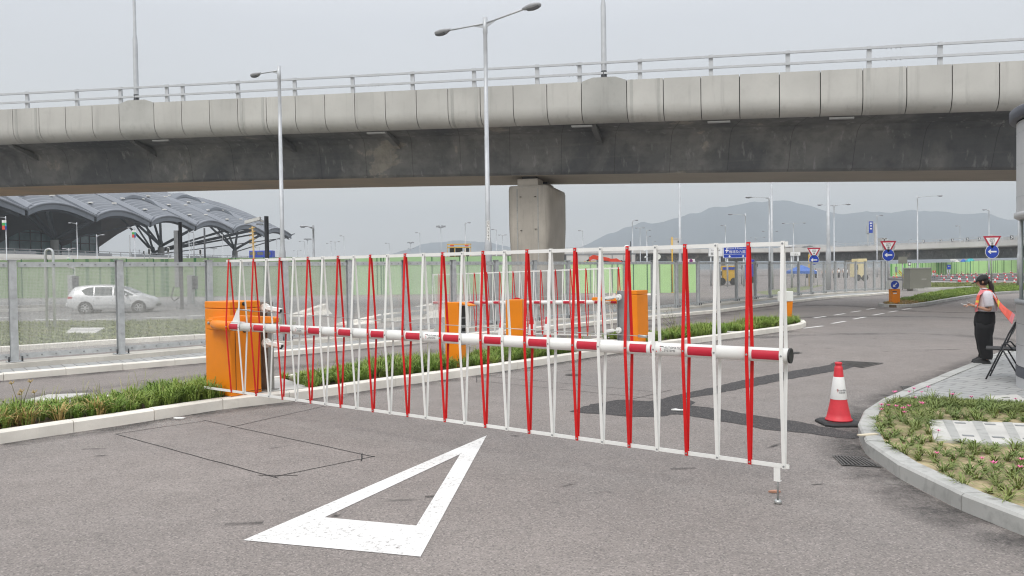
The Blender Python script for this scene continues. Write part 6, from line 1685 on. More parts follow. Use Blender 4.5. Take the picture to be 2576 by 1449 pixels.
def pillar(label, px, yb, yt, wpx):
    p = G(px, yb); Y = p.y; zt = zat(px, yt, Y); wd = wpx/FPX*Y; t = thing("access_pillar", label, "access pillar", (p.x, Y, 0))
    mb = MB(); mb.box((p.x-wd*.25, Y, zt/2), (wd*.5, .35, zt)); mb.build("body", GALV, t, True, bevel=.02)
    mb = MB(); mb.box((p.x+wd*.22, Y, zt*.72), (wd*.46, .30, zt*.46)); mb.build("reader_panel", KIOSKD, t, True)
    mb = MB(); mb.tube([(p.x+wd*.1, Y+.1, 0), (p.x+wd*.1, Y+.1, zt+.55)], .03, 8); mb.tube([(p.x+wd*.1, Y, zt+.5), (p.x-wd*.4, Y-.2, zt+.62)], .07, 10); mb.build("camera", WHITE, t, True)
pillar("grey access pillar with camera behind the rear of the silver car", 186, 757, 691, 24); pillar("grey access pillar with camera ahead of the silver car", 486, 764, 691, 24)
q = A(118, 700, 33)
for px, yb, yt, lab in ((522, 765, 672, "thin steel post between the access pillar and the fence"),):
    p = G(px, yb); t = thing("steel_post", lab, "post", (p.x, p.y, 0)); mb = MB(); mb.tube([(p.x, p.y, 0), (p.x, p.y, zat(px, yt, p.y))], .04, 8); mb.tube([(p.x, p.y, zat(px, yt, p.y)), (p.x-.3, p.y-.1, zat(px, yt-5, p.y))], .05, 8); mb.build("post", GALV, t, True)
# concrete ramp walls with guardrail behind the fence
def ramp_wall(label, a, b, ya, yb_, th=.35, rail=None):
    p = G(*a); q = G(*b); za = zat(a[0], ya, p.y); zb_ = zat(b[0], yb_, q.y); t = thing("concrete_ramp_wall", label, "barrier wall", (p.x, p.y, 0)); d = (xy(q)-xy(p)).normalized(); n = Vector((-d.y, d.x, 0))
    mb = MB(); mb.loft([[xy(c)+n*o+Vector((0, 0, z)) for o, z in ((-th*.8, 0), (-th*.35, zz*.5), (-th*.3, zz), (th*.3, zz), (th*.8, 0))] for c, zz in ((p, za), (q, zb_))], 0, True, True, False); mb.build("wall", KERB, t, True)
    if rail:
        (c, d_, y1, y2) = rail; pc = G(*c); pd = G(*d_); z1 = zat(c[0], y1, pc.y); z2 = zat(d_[0], y2, pd.y); mb = MB()
        for o in (0, .20): mb.bar((pc.x, pc.y-.3, z1-o), (pd.x, pd.y-.3, z2-o), .06, .13)
        mb.build("guardrail", GALV, t, True)
        for f in (.1, .5, .9):
            m_ = pc.lerp(pd, f); mb = MB(); mb.tube([(m_.x, m_.y-.2, 0), (m_.x, m_.y-.2, z1+(z2-z1)*f)], .05, 8); mb.build("rail_post", GALV, t, True)
ramp_wall("pale concrete wall rising to a blunt end behind the mesh fence", (738, 797), (818, 790), 790, 764, .5)
ramp_wall("long pale concrete ramp wall with steel guardrail behind the mesh fence", (860, 818), (1120, 795), 812, 757, .5, ((950, 812), (1075, 800), 785, 772))
ramp_wall("low grey guardrail plinth right of the farther orange cabinet, beyond the fence", (1560, 742), (1652, 742), 730, 740, .5)

# ================================================================== FAR VIADUCT AND ROADS
fv = thing("far_viaduct", "far pale road viaduct crossing the horizon before the hills", "viaduct", (0, 200, 0))
fpl = [A(800, 655, 300), A(1060, 640, 262), A(1440, 629, 215), A(1661, 627, 200), A(2109, 622.6, 178), A(2559, 603.5, 137), A(2800, 590, 118)]
def strip_along(name, pl, prof, mat, parent):
    mb = MB(); secs = []
    for i, p in enumerate(pl):
        t = (xy(pl[min(i+1, len(pl)-1)])-xy(pl[max(0, i-1)])).normalized(); n = Vector((-t.y, t.x, 0)); secs.append([p+n*d+Vector((0, 0, z)) for d, z in prof])
    mb.loft(secs, 0, True, True, False); return mb.build(name, mat, parent, True)
def spline(pl, n=40):
    P0 = np.array([list(p) for p in pl]); t = np.linspace(0, 1, len(pl)); u = np.linspace(0, 1, n)
    for _ in range(0): pass
    Q = np.array([np.interp(u, t, P0[:, k]) for k in range(3)]).T
    for _ in range(4): Q[1:-1] = (Q[:-2]+2*Q[1:-1]+Q[2:])/4
    return [Vector(q) for q in Q]
fs_ = spline(fpl)
strip_along("parapet", fs_, [(0, 0), (0, -.95), (.25, -1.15), (.4, -1.15), (.4, 0)], FARC, fv)
strip_along("girder", fs_, [(.6, -1.1), (2.2, -1.5), (2.6, -3.1), (7, -3.1), (7.6, -1.5), (9, -1.1)], GIRD, fv)
for dz in (.35, .75): strip_along("railing_bar", fs_, [(.1, dz-.05), (.1, dz+.05), (.2, dz+.05), (.2, dz-.05)], RAILG, fv)
for i in range(0, 78):
    k = i/2; j = int(k); p = fs_[j].lerp(fs_[min(j+1, 39)], k-j); mb = MB(); mb.box(p+Vector((0, .15, .4)), (.12, .12, .8)); mb.build("railing_post", RAILG, fv, True)
for i in (2, 7, 12, 17, 22, 27):
    p = fs_[i]; mb = MB(); mb.box((p.x+.5, p.y+5, (p.z-3)/2), (1.8, 2.6, p.z-3)); mb.build("pier", PIERC, fv, True)
rp = thing("far_ramp", "far curving ramp with white parapet and chevron boards behind the far viaduct", "ramp", (0, 250, 0))
rpl = spline([A(1990, 626, 420), A(2120, 622, 330), A(2309, 612, 240), A(2430, 606, 205), A(2560, 598, 172), A(2800, 580, 140)])
strip_along("parapet", rpl, [(0, .3), (0, -1.1), (.4, -1.1), (.4, .3)], FARC, rp); strip_along("girder", rpl, [(.6, -1), (2, -3), (7, -3), (8.6, -1)], GIRD, rp)
gc = "black and white chevron boards along the far ramp"
for x, y in ((2323, 607), (2367, 605.5), (2396, 604), (2434, 602), (2463, 600.5), (2500, 598), (2545, 597)):
    Y = float(np.interp(x, [2309, 2430, 2560], [239, 204, 171])); q = A(x, y, Y-.5); t = thing("chevron_board", "small black and white chevron board on the far ramp parapet", "chevron board", (q.x, q.y, q.z-.6), group=gc); s_ = .62
    mb = MB(); mb.box(q, (s_*1.2, .04, s_*1.5)); mb.build("board", INK, t, True); mb = MB()
    f = [(-.4, .6), (-.05, .6), (.4, 0), (-.05, -.6), (-.4, -.6), (.02, 0)]
    mb.add([q+Vector((a*s_, -.03, b*s_)) for a, b in f], [(0, 5, 2, 1), (5, 4, 3, 2)]); mb.build("chevron", INKW, t, True)
    mb = MB(); mb.bar((q.x, q.y, q.z-1.6), (q.x, q.y, q.z-.6), .08, .08, up=(1, 0, 0)); mb.build("post", GALV, t, True)
# pale lens shaped canopy far behind
q = A(1990, 622, 380); t = thing("far_canopy", "pale low curved canopy roof on the far horizon", "canopy", (q.x, 380, q.z-2)); 
mb = MB()
for x0, x1, yc in ((1988, 2046, 619), (2016, 2110, 620)):
    a_ = A(x0, yc+2, 380); b_ = A(x1, yc+1, 380); secs = []
    for f in ngrid(0, 1, 11):
        p = a_.lerp(b_, f); h = 1.1*math.sin(math.pi*f)+.08; secs.append([p+Vector((0, y, z)) for y, z in ((0, -h*.5), (0, h), (18, h), (18, -h*.5))])
    mb.loft(secs, 0, True, True, False)
mb.build("roof", FARC, t, True); mb = MB()
for x in (2000, 2040, 2090): p = A(x, 622, 383); mb.bar((p.x, 385, 0), (p.x, 385, p.z), .5, .5, up=(1, 0, 0))
mb.build("column", FARC, t, True)

# ---- signs on the far road
def board(name, label, cat, px0, px1, y0, y1, Y, mats, texts, border=True, posts=True, parts=()):
    a_ = A(px0, y0, Y); b_ = A(px1, y1, Y); cx = (a_.x+b_.x)/2; cz_ = (a_.z+b_.z)/2; wd = b_.x-a_.x; h = a_.z-b_.z
    t = thing(name, label, cat, (cx, Y, 0)); mb = MB(); mb.box((cx, Y, cz_), (wd, .08, h), mi=0)
    if border: mb.box((cx, Y-.045, cz_), (wd*.965, .01, h*.93), mi=1)
    mb.build("board", mats[:2] if border else mats[:1], t, True)
    mb = MB()
    for s_, fx, fz, sz, mi in texts: put_text(mb, s_, h*sz, ((cx+wd*fx, Y-.056, cz_+h*fz), X_, Z_), 0)
    for pl in parts: mb.add([(cx+wd*u, Y-.056, cz_+h*v_) for u, v_ in pl], [tuple(range(len(pl)))], 0)
    if mb.v: mb.build("lettering", mats[2], t, True)
    if posts:
        for f in (-.32, .32): mb = MB(); mb.tube([(cx+wd*f, Y+.12, 0), (cx+wd*f, Y+.12, cz_)], .09, 8); mb.build("post", GALV, t, True)
    return t
arr = lambda u: [(u-.055, -.34), (u, -.46), (u+.055, -.34), (u+.022, -.34), (u+.022, -.27), (u-.022, -.27), (u-.022, -.34)]
board("direction_sign", "blue airport and Kowloon direction sign seen through the barrier tip", "road sign", 1819, 1883, 618, 648.5, 78, [INKW, SIGNB, INKW],
      [("Airport & Kowloon", .02, .27, .20, 0), ("機場及九龍", .05, -.02, .27, 0)], parts=[[(-.47, -.21), (.47, -.21), (.47, -.19), (-.47, -.19)], arr(-.25), arr(.28), [(-.44, .10), (-.42, .14), (-.37, .14), (-.39, .30), (-.37, .30), (-.33, .14), (-.29, .14), (-.285, .12), (-.285, .08), (-.29, .06), (-.33, .06), (-.37, -.10), (-.39, -.10), (-.37, .06), (-.42, .06)]])
board("direction_sign", "white direction sign with black characters left of the blue airport sign", "road sign", 1782, 1818, 612, 645, 82, [GALV, INKW, INK], [("的士上落", 0, .30, .20, 0), ("Cross Bdr", 0, -.04, .17, 0), ("直通巴", -.08, -.30, .20, 0)])
mb = MB()
board("route_sign", "small white pointed route sign on a pole above the fence", "road sign", 1988, 2013, 634, 643, 70, [INKW, INKW, INK], [("出入", .10, -.15, .5, 0)], border=False)
board("parking_sign", "small white no stopping plate on a post beside the barrier's red picket", "road sign", 1730, 1748, 651.5, 664.5, 66, [INKW, INKW, INK], [("24 hrs", 0, -.36, .22, 0)], border=False)
t = [o for o in bpy.data.objects if o.name.startswith("parking_sign")][0]
mb = MB(); c = A(1738, 656, 66); c.y -= .06; ring2(mb, c, X_, Z_, NY, .15, None, 0); ring2(mb, c, X_, Z_, NY, .15, .115, 1, off=.004); mb.bar(c+Vector((-.1, -.006, .1)), c+Vector((.1, -.006, -.1)), .004, .03, 1); mb.bar(c+Vector((.1, -.006, .1)), c+Vector((-.1, -.006, -.1)), .004, .03, 1); mb.build("no_stopping_disc", [SIGNB, SIGNR], t, True)
# gantry sign, mast, tower on the far viaduct
Y = 170; q0 = A(2182, 620, Y); t = thing("gantry_sign", "tall gantry frame with vertical blue board on the far viaduct", "gantry sign", (q0.x, Y, 0)); mb = MB()
def vb(mb, x0, x1, y0, y1, mi=0, dy=0., th=.2): a_ = A(x0, y0, Y); b_ = A(x1, y1, Y); mb.box(((a_.x+b_.x)/2, Y+dy, (a_.z+b_.z)/2), (abs(b_.x-a_.x), th, abs(a_.z-b_.z)), mi=mi)
vb(mb, 2186, 2195, 557, 586); mb.build("sign_board", SIGNB, t, True)
mb = MB(); vb(mb, 2187.5, 2193.5, 560, 563, dy=-.12, th=.02); vb(mb, 2188, 2193, 574, 577, dy=-.12, th=.02); vb(mb, 2189, 2192, 566, 570, dy=-.12, th=.02); mb.build("lettering", INKW, t, True)
mb = MB(); vb(mb, 2180, 2197, 555.5, 556.8); vb(mb, 2196, 2197, 555.5, 587); vb(mb, 2180, 2197, 586.5, 588); vb(mb, 2179.5, 2180.5, 570, 588); vb(mb, 2181, 2184.5, 566, 585); vb(mb, 2181.5, 2185, 586, 622); vb(mb, 2179, 2186, 563, 564.5); mb.build("frame", GALV, t, True)
t = thing("white_mast", "thick pale mast beside the gantry sign on the far viaduct", "mast", A(2202, 625, Y)); mb = MB(); vb(mb, 2199.5, 2204.5, 563, 626, th=.45); mb.build("mast", FARC, t, True); mb = MB(); vb(mb, 2200.5, 2203.5, 561, 563.5, th=.3); mb.build("mast_cap", FARC, t, True)
t = thing("white_tower", "small pale open tower right of the thick mast on the far viaduct", "tower", A(2220, 625, Y)); mb = MB()
for x0, x1, y0, y1 in ((2214, 2217.5, 600, 626), (2221.5, 2225, 600, 626), (2214, 2225, 599, 602), (2214, 2225, 607, 610), (2214, 2225, 615, 618)): vb(mb, x0, x1, y0, y1, th=2)
mb.build("frame", FARC, t, True); mb = MB(); vb(mb, 2216, 2223, 610.5, 624, dy=.6, th=.8); mb.build("stair_core", GALVD, t, True)
Y = 150; t = thing("white_hut", "small pale block with one dark opening left of the grey pole on the far viaduct", "hut", A(1699, 625, Y)); mb = MB(); vb(mb, 1690, 1710, 601, 634, th=3); mb.build("wall", FARC, t, True); mb = MB(); vb(mb, 1700.5, 1705, 606.5, 611, dy=-1.52, th=.05); mb.build("window", INK, t, True); mb = MB(); vb(mb, 1689, 1711, 599.5, 601, th=3.3); mb.build("roof", FARC, t, True)

# ---- plant and vehicles beyond the hoarding
Y = 72; q = A(1155, 650, Y); t = thing("arrow_board", "yellow framed lamp board with orange beacons above the hoarding", "arrow board", (q.x, Y, 0)); mb = MB()
for x in (1125.5, 1157-13, 1178-8, 1184.5): vb(mb, x-.9, x+.9, 614 if x in (1125.5, 1184.5) else 622, 664, th=.08)
for y in (614.5, 622.5, 647, 663.5): vb(mb, 1125, 1185.5, y-.8, y+.8, th=.08)
mb.build("frame", YELLOW, t, True)
for x0, x1 in ((1131, 1143), (1145.5, 1163.5), (1172, 1180)): mb = MB(); vb(mb, x0, x1, 624, 645.5, th=.12, dy=.1); mb.build("dark_panel", BLACK, t, True)
for x in (1137, 1174): mb = MB(); a_ = A(x, 618, Y); mb.box(a_, (.36, .2, .13)); mb.build("beacon", CRANER, t, True, bevel=.03)
mb = MB(); mb.tube([(q.x-.5, Y, 0), (q.x-.5, Y, 1.5)], .08, 8); mb.tube([(q.x+.5, Y, 0), (q.x+.5, Y, 1.5)], .08, 8); mb.build("leg", YELLOW, t, True)
Y = 69; q = A(1520, 655, Y); t = thing("lorry_crane", "red folded lorry crane above the hoarding right of the pier", "lorry crane", (q.x, Y, 0)); mb = MB()
def pp_(x, y, dy=0): return A(x, y, Y)+Vector((0, dy, 0))
mb.loft([[pp_(x, y)+Vector((0, dy, dz)) for dy, dz in ((-.2, -h), (.2, -h), (.2, h), (-.2, h))] for x, y, h in ((1482, 651.5, .16), (1492, 646.5, .19), (1530, 654, .20), (1540, 658, .18))], 0, True, True, False); mb.build("upper_boom", CRANER, t, True)
mb = MB(); mb.loft([[pp_(x, y, -.1)+Vector((0, dy, dz)) for dy, dz in ((-.2, -h), (.2, -h), (.2, h), (-.2, h))] for x, y, h in ((1530, 658, .22), (1550, 655.5, .2), (1567, 665, .18))], 0, True, True, False); mb.build("lower_boom", CRANER, t, True)
mb = MB(); mb.tube([pp_(1479, 653), pp_(1484, 661)], .16, 8); mb.tube([pp_(1560, 656, -.2), pp_(1575, 664, -.2)], .1, 8); mb.tube([pp_(1500, 655, -.25), pp_(1545, 661, -.25)], .07, 8); mb.build("hydraulics", BLACK, t, True)
mb = MB(); vb(mb, 1442, 1500, 662.2, 664.2, th=.4); vb(mb, 1469, 1473, 657, 664, th=.3); vb(mb, 1480, 1498, 656, 663, th=.4); mb.build("crane_column", CRANER, t, True)
mb = MB(); q1 = pp_(1505, 670); mb.box((q1.x, Y+.2, 1.1), (5.5, 2, 2.0)); mb.build("lorry_body", WHITE, t, True); mb = MB()
put_text(mb, "PALFINGER"[:0] or "", .2, ((0, 0, 0), X_, Z_))
for dx in (-1.8, 1.7): mb = MB(); mb.tube([(q1.x+dx, Y-.85, .5), (q1.x+dx, Y-.6, .5)], .5, 16); mb.build("wheel", TYRE, t, True)
Y = 72; q = A(1034, 655, Y); t = thing("black_machine", "black roofed site machine half hidden behind the hoarding, left of the arrow board", "site machine", (q.x, Y, 0)); mb = MB()
mb.loft([[A(x, y, Y)+Vector((0, dy, dz)) for dy, dz in ((-.4, -h), (.4, -h), (.4, h), (-.4, h))] for x, y, h in ((992, 656, .10), (1010, 654.5, .12), (1028, 652, .16), (1040, 655, .45))], 0, True, True, False); mb.build("boom", BLACK, t, True)
mb = MB(); vb(mb, 1012, 1042, 656, 665, th=1.2); mb.build("engine_cover", BLACK, t, True); mb = MB(); mb.tube([A(995, 652, Y), A(995, 652, Y)+Vector((0, .4, 0))], .17, 14); mb.build("drum", GALVD, t, True)
mb = MB(); mb.box((q.x, Y+.3, 1.2), (2.2, 1.6, 2.3)); mb.build("chassis", BLACKM, t, True)
Y = 66; q = A(1639, 660, Y); t = thing("floodlight_stand", "portable floodlight stand with round lamps above the light green hoarding", "floodlight", (q.x, Y, 0)); mb = MB(); vb(mb, 1637.5, 1640.5, 640, 676, th=.1); mb.bar(A(1622, 648, Y), A(1650, 640, Y), .05, .05); mb.tube([(q.x, Y, 0), (q.x, Y, 2)], .06, 8); mb.build("mast", BLACKM, t, True)
for x, y in ((1624, 649), (1622, 632), (1645, 631)): mb = MB(); c = A(x, y, Y); mb.lathe([(.05, .17), (.10, .06), (.15, 0), (.13, 0)], c, 14); mb.build("lamp_head", SIGNBACK, t, True)
mb = MB(); c = A(1655, 646, Y); mb.tube([c, c+Vector((.0, .05, 0))], 7.2/FPX*Y, 24); mb.build("lamp_dish", WHITE, t, True)
q = A(1690, 575+45, 50)
for px, y0, y1, lab, Y in ((1690.5, 596, 666, "thin yellow pole above the light green hoarding", 60), (2035, 640, 664, "short thin yellow pole behind the far fence", 75)):
    a_ = A(px, y0, Y); t = thing("yellow_pole", lab, "pole", (a_.x, Y, 0)); mb = MB(); mb.tube([(a_.x, Y, 0), (a_.x, Y, a_.z)], .05, 8); mb.lathe([(.12, 0), (.12, .04)], (a_.x, Y, 0), 8); mb.build("pole", YELLOW, t, True)
Y = 66; a_ = A(1586, 615, Y); t = thing("camera_pole", "dark camera pole behind the barrier rail right of the lorry crane", "pole", (a_.x, Y, 0)); mb = MB(); mb.tube([(a_.x, Y, 0), (a_.x, Y, zat(1586, 620, Y))], .08, 8); mb.tube([(a_.x, Y, zat(1586, 622, Y)), (a_.x, Y, zat(1586, 607, Y))], .03, 8); mb.build("pole", BLACKM, t, True); mb = MB(); mb.ball(A(1577, 621, Y), .16, 10, sq=(1.6, 1, 1)); mb.build("camera", WHITE, t, True)
# grey noise screen behind the pier
Y = 120; t = thing("noise_screen", "grey panelled noise screen behind the lorry crane", "screen", (A(1510, 660, Y).x, Y, 0)); mb = MB()
for i in range(6): x0 = 1424+i*29; vb(mb, x0+.6, x0+28.4, 641, 672, th=.2); 
mb.build("panels", FARC, t, True); mb = MB()
for i in range(7): x0 = 1424+i*29; vb(mb, x0-.7, x0+.7, 639, 674, th=.4)
vb(mb, 1424, 1598, 638.5, 640, th=.3); a_ = A(1510, 670, Y); mb.box((a_.x, Y+.2, 1.), (10, .3, 2.)); mb.build("frame", GALVD, t, True)
# traffic lights beyond the fence
def tlight(label, px, yt, yb, Y, group=None):
    a_ = A(px, yt, Y); b_ = A(px, yb, Y); t = thing("traffic_light", label, "traffic light", (a_.x, Y, 0), group=group); w_ = (a_.z-b_.z)*.42
    mb = MB(); mb.box((a_.x, Y, (a_.z+b_.z)/2), (w_, .2, a_.z-b_.z)); mb.build("backing_board", INK, t, True, bevel=w_*.3)
    mb = MB(); mb.box((a_.x, Y+.01, (a_.z+b_.z)/2), (w_*1.18, .15, (a_.z-b_.z)*1.08)); mb.build("white_border", WHITE, t, True, bevel=w_*.35)
    mb = MB()
    for f in (.2, .5, .8): c = Vector((a_.x, Y-.10, b_.z+(a_.z-b_.z)*f)); mb.tube([c, c+Vector((0, -.06, 0))], w_*.28, 10)
    mb.build("lens", GLASSD, t, True)
    mb = MB(); mb.tube([(a_.x, Y+.1, 0), (a_.x, Y+.1, b_.z)], .06, 8); mb.build("pole", GALVD, t, True)
tg = "traffic lights at the far junction behind the mesh fence"
for x, y0, y1 in ((1854, 662, 675), (1866, 667, 674), (1871, 666, 675), (1879.5, 664, 675), (1904, 662, 672)): tlight("black traffic light at the far junction behind the mesh fence", x, y0, y1, 88, tg)
tg2 = "traffic lights before the terminal"
for x, y0, y1 in ((362, 631, 639), (375, 626, 639), (423, 623, 635), (504, 627, 640)): tlight("black traffic light before the terminal columns", x, y0, y1, 100, tg2)
# blue tent, people, vehicles behind the far fence
Y = 74; t = thing("blue_gazebo", "blue pyramid roofed gazebo behind the far mesh fence", "gazebo", A(2029, 690, Y)); a_ = A(2006, 682, Y); b_ = A(2056, 682, Y); c = A(2031, 666, Y); d0 = Vector((0, 3, 0)); mb = MB()
mb.add([a_, b_, b_+d0, a_+d0, c+d0*.5, a_-Vector((0, 0, .25)), b_-Vector((0, 0, .25)), b_+d0-Vector((0, 0, .25)), a_+d0-Vector((0, 0, .25))], [(0, 1, 4), (1, 2, 4), (2, 3, 4), (3, 0, 4), (0, 5, 6, 1), (1, 6, 7, 2), (2, 7, 8, 3), (3, 8, 5, 0)]); mb.build("roof", TARP, t, True)
for p in (a_, b_, a_+d0, b_+d0): mb = MB(); mb.tube([(p.x, p.y, 0), (p.x, p.y, p.z)], .03, 6); mb.build("leg", GALV, t, True)
pg = "people in white shirts beyond the far mesh fence"
def far_person(x, yt, yb, Y, lean=0.):
    a_ = A(x, yb, Y); H = zat(x, yt, Y)-a_.z; k = H/1.7; t = thing("person", "distant person in white shirt and dark trousers standing beyond the far mesh fence", "person", (a_.x, Y, a_.z), group=pg)
    nd_ = []; ed = []
    nd_.append(((0, 0, .95*k), .14*k)); ch_i = chain(nd_, ed, [((lean*.3, 0, 1.15*k), .14*k), ((lean*.6, 0, 1.38*k), .15*k)], 0); chain(nd_, ed, [((lean*.7, 0, 1.5*k), .06*k), ((lean, 0, 1.60*k), .10*k), ((lean, 0, 1.67*k), .07*k)], ch_i)
    for s_ in (-1, 1):
        chain(nd_, ed, [((s_*.09*k, 0, .85*k), .09*k), ((s_*.10*k, 0, .45*k), .065*k), ((s_*.10*k, 0, .06*k), .05*k)], 0); chain(nd_, ed, [((lean*.5+s_*.2*k, 0, 1.36*k), .06*k), ((s_*.25*k, 0, 1.1*k), .045*k), ((s_*.2*k, -.12*k, .92*k), .035*k)], ch_i)
    skinned("body", nd_, ed, SKIN, t, 1)
    mb = MB(); mb.loft([ell(lean*f, 0, z*k, rx*k, ry*k, 10) for f, z, rx, ry in ((0, .92, .19, .15), (.3, 1.15, .20, .16), (.6, 1.36, .24, .15), (.6, 1.46, .12, .09))], 0); mb.build("shirt", WHITE, t)
    mb = MB(); mb.loft([ell(0, 0, z*k, rx*k, ry*k, 10) for z, rx, ry in ((.08, .18, .09), (.5, .18, .11), (.95, .18, .14))], 0); mb.build("trousers", TROUS, t)
    mb = MB(); mb.ball((lean, .02*k, 1.64*k), .115*k, 8); mb.build("hair", HAIR, t)
for x, yt, yb, ln in ((1952, 672, 700, .25), (1974, 674, 699, 0), (1987, 675, 699, 0), (2002, 674, 699, 0), (2012, 677, 698, 0), (2020, 676, 698, 0)):
    pass
for x, yt, yb, ln in ((2030, 678, 700, .2), (2052, 676, 700, 0), (2071, 677, 701, 0), (2080, 676, 700, 0), (2098, 677, 701, 0), (2110, 675, 700, 0), (2124, 673.5, 700, 0), (2130, 675, 700, 0)): far_person(x, yt, yb, 78, ln)
def lorry(label, x0, x1, y0, y1, Y, mats, name="van"):
    t = thing(name, label, name.replace('_', ' '), (A((x0+x1)/2, y1, Y).x, Y, 0)); a_ = A(x0, y0, Y); b_ = A(x1, y1, Y); wd = b_.x-a_.x; mb = MB(); zb = .45; mb.box(((a_.x+b_.x)/2+wd*.08, Y+1, (a_.z+zb)/2), (wd*.82, 2, a_.z-zb), mi=0); mb.build("body", mats[0], t, True, bevel=.06)
    mb = MB(); mb.box((a_.x+wd*.08, Y+1, (a_.z*.8+zb)/2), (wd*.17, 1.9, a_.z*.8-zb)); mb.build("cab", mats[1], t, True, bevel=.08)
    mb = MB(); mb.box((a_.x+wd*.08, Y-.0, a_.z*.62), (wd*.12, .1, a_.z*.22)); mb.build("window", GLASSD, t, True)
    for f in (.15, .8): mb = MB(); mb.tube([(a_.x+wd*f, Y-.02, .42), (a_.x+wd*f, Y+.3, .42)], .42, 14); mb.build("wheel", TYRE, t, True)
    return t
t = lorry("orange and blue striped lorry behind the mesh fence near the barrier tip", 1809, 1856, 669, 690, 84, (YELLOW, WHITE), "lorry"); mb = MB(); a_ = A(1818, 672, 83.9); b_ = A(1856, 678, 83.9); mb.box(((a_.x+b_.x)/2, 83.95, (a_.z+b_.z)/2), (b_.x-a_.x, .03, a_.z-b_.z)); mb.build("blue_stripe", SIGNB, t, True)
lorry("pale yellow van roof showing above the end of the mesh fence", 2154, 2182, 651, 672, 100, (PALEY, PALEY), "van")
lorry("blue van behind the mesh fence beside the barrier tip pickets", 1886, 1898, 653, 676, 95, (BLUE, BLUE), "van")
# piles under sheets above the right hoarding
def heap(name, label, cat, px0, px1, y0, yb, Y, mat):
    a_ = A(px0, yb, Y); b_ = A(px1, yb, Y); h = zat((px0+px1)/2, y0, Y); k = 14; m_ = 5; V = []
    for j in range(m_):
        for i in range(k):
            f = i/(k-1); g = j/(m_-1); z = h*(math.sin(math.pi*f)**.35)*(math.sin(math.pi*min(max(g, .02), .98))**.5)*random.uniform(.86, 1.0); V.append((a_.x+(b_.x-a_.x)*f, Y+4*g, z if 0 < i < k-1 and 0 < j < m_-1 else 0))
    mb = MB(); mb.add(V, [(j*k+i, j*k+i+1, (j+1)*k+i+1, (j+1)*k+i) for j in range(m_-1) for i in range(k-1)]); tag(mb.build(name, mat), label, cat)
heap("tarpaulin_heap", "teal sheeted heap above the right green hoarding", "heap", 2439, 2468, 646, 690, 185, TEAL)
heap("tarpaulin_heap", "blue sheeted heap beside the teal one above the right hoarding", "heap", 2426, 2446, 648, 690, 187, TARP)
heap("tarpaulin_heap", "low blue sheeted heap above the hoarding behind the utility cabinet lamp", "heap", 2296, 2344, 659, 695, 160, TARP)
heap("rubble_heap", "pale rubble heap above the right green hoarding", "heap", 2403, 2434, 652, 690, 183, FARC)
board("site_board", "white board on a post above the green hoarding", "board", 2391, 2405.5, 646.5, 655.5, 178, [INKW, INKW, INK], [], border=False)
board("site_board", "blue notice board with thin legs among the far cones", "board", 2383, 2391.5, 666, 677, 118, [SIGNB, SIGNB, INKW], [("告示", 0, .1, .3, 0)], border=False)
board("site_board", "small red notice board among the far cones beside the utility cabinet", "board", 2346, 2354, 680.5, 685.5, 112, [CRANER, CRANER, INKW], [("慢", 0, .0, .6, 0)], border=False)
Y = 110; a_ = A(2257, 672, Y); t = thing("barricade", "yellow leaning barricade bar with grey post before the right hoarding", "barricade", (a_.x, Y, 0)); mb = MB(); mb.bar(A(2261, 680, Y), A(2277, 698, Y), .12, .12); mb.bar(A(2260, 684, Y), A(2272, 699, Y), .08, .08); mb.bar(A(2254, 671, Y), A(2254, 697, Y), .10, .10, up=(1, 0, 0)); mb.build("bars", YELLOW, t, True); mb = MB(); mb.box(A(2254.5, 678, Y-.1), (.3, .1, .8)); mb.build("plate", GALVD, t, True)
Y = 88; a_ = A(2287, 664, Y); t = thing("small_sign_post", "thin post with small black framed plate left of the utility cabinet", "sign", (a_.x, Y, 0)); mb = MB(); mb.tube([(a_.x, Y, 0), (a_.x, Y, a_.z)], .05, 8); mb.build("post", GALV, t, True); mb = MB(); mb.box((a_.x, Y-.06, a_.z), (.3, .05, .4)); mb.build("plate", INK, t, True); mb = MB(); mb.box((a_.x, Y-.09, a_.z), (.2, .02, .28)); mb.build("plate_face", INKW, t, True)
Y = 60; a_ = A(2271, 652, Y); t = thing("blank_sign", "grey blank back of a square sign on a post behind the orange bollard", "sign", (a_.x, Y, 0)); mb = MB(); vb(mb, 2260, 2282, 646, 663, th=.05); mb.build("plate", BOXG, t, True); mb = MB(); mb.tube([(a_.x, Y+.05, 0), (a_.x, Y+.05, a_.z)], .04, 8); mb.build("post", GALVD, t, True)
Y = 64; a_ = A(1739, 690, Y); t = thing("water_barrier", "orange water barrier segment behind the fence right of the light green hoarding", "barrier", (A(1731, 700, Y).x, Y, 0)); mb = MB(); c = A(1733, 703, Y); mb.loft([[Vector((c.x+sx*.45*k, Y+sy*.25*k2, z)) for sx, sy in ((-1, -1), (1, -1), (1, 1), (-1, 1))] for k, k2, z in ((1, 1, 0), (1, .9, .25), (.95, .4, .5), (.9, .35, .95))], 0, True, True, False); mb.build("body", CRANER, t, True); mb = MB(); mb.box((c.x+.6, Y, .35), (.5, .3, .7)); mb.build("white_segment", WHITE, t, True)

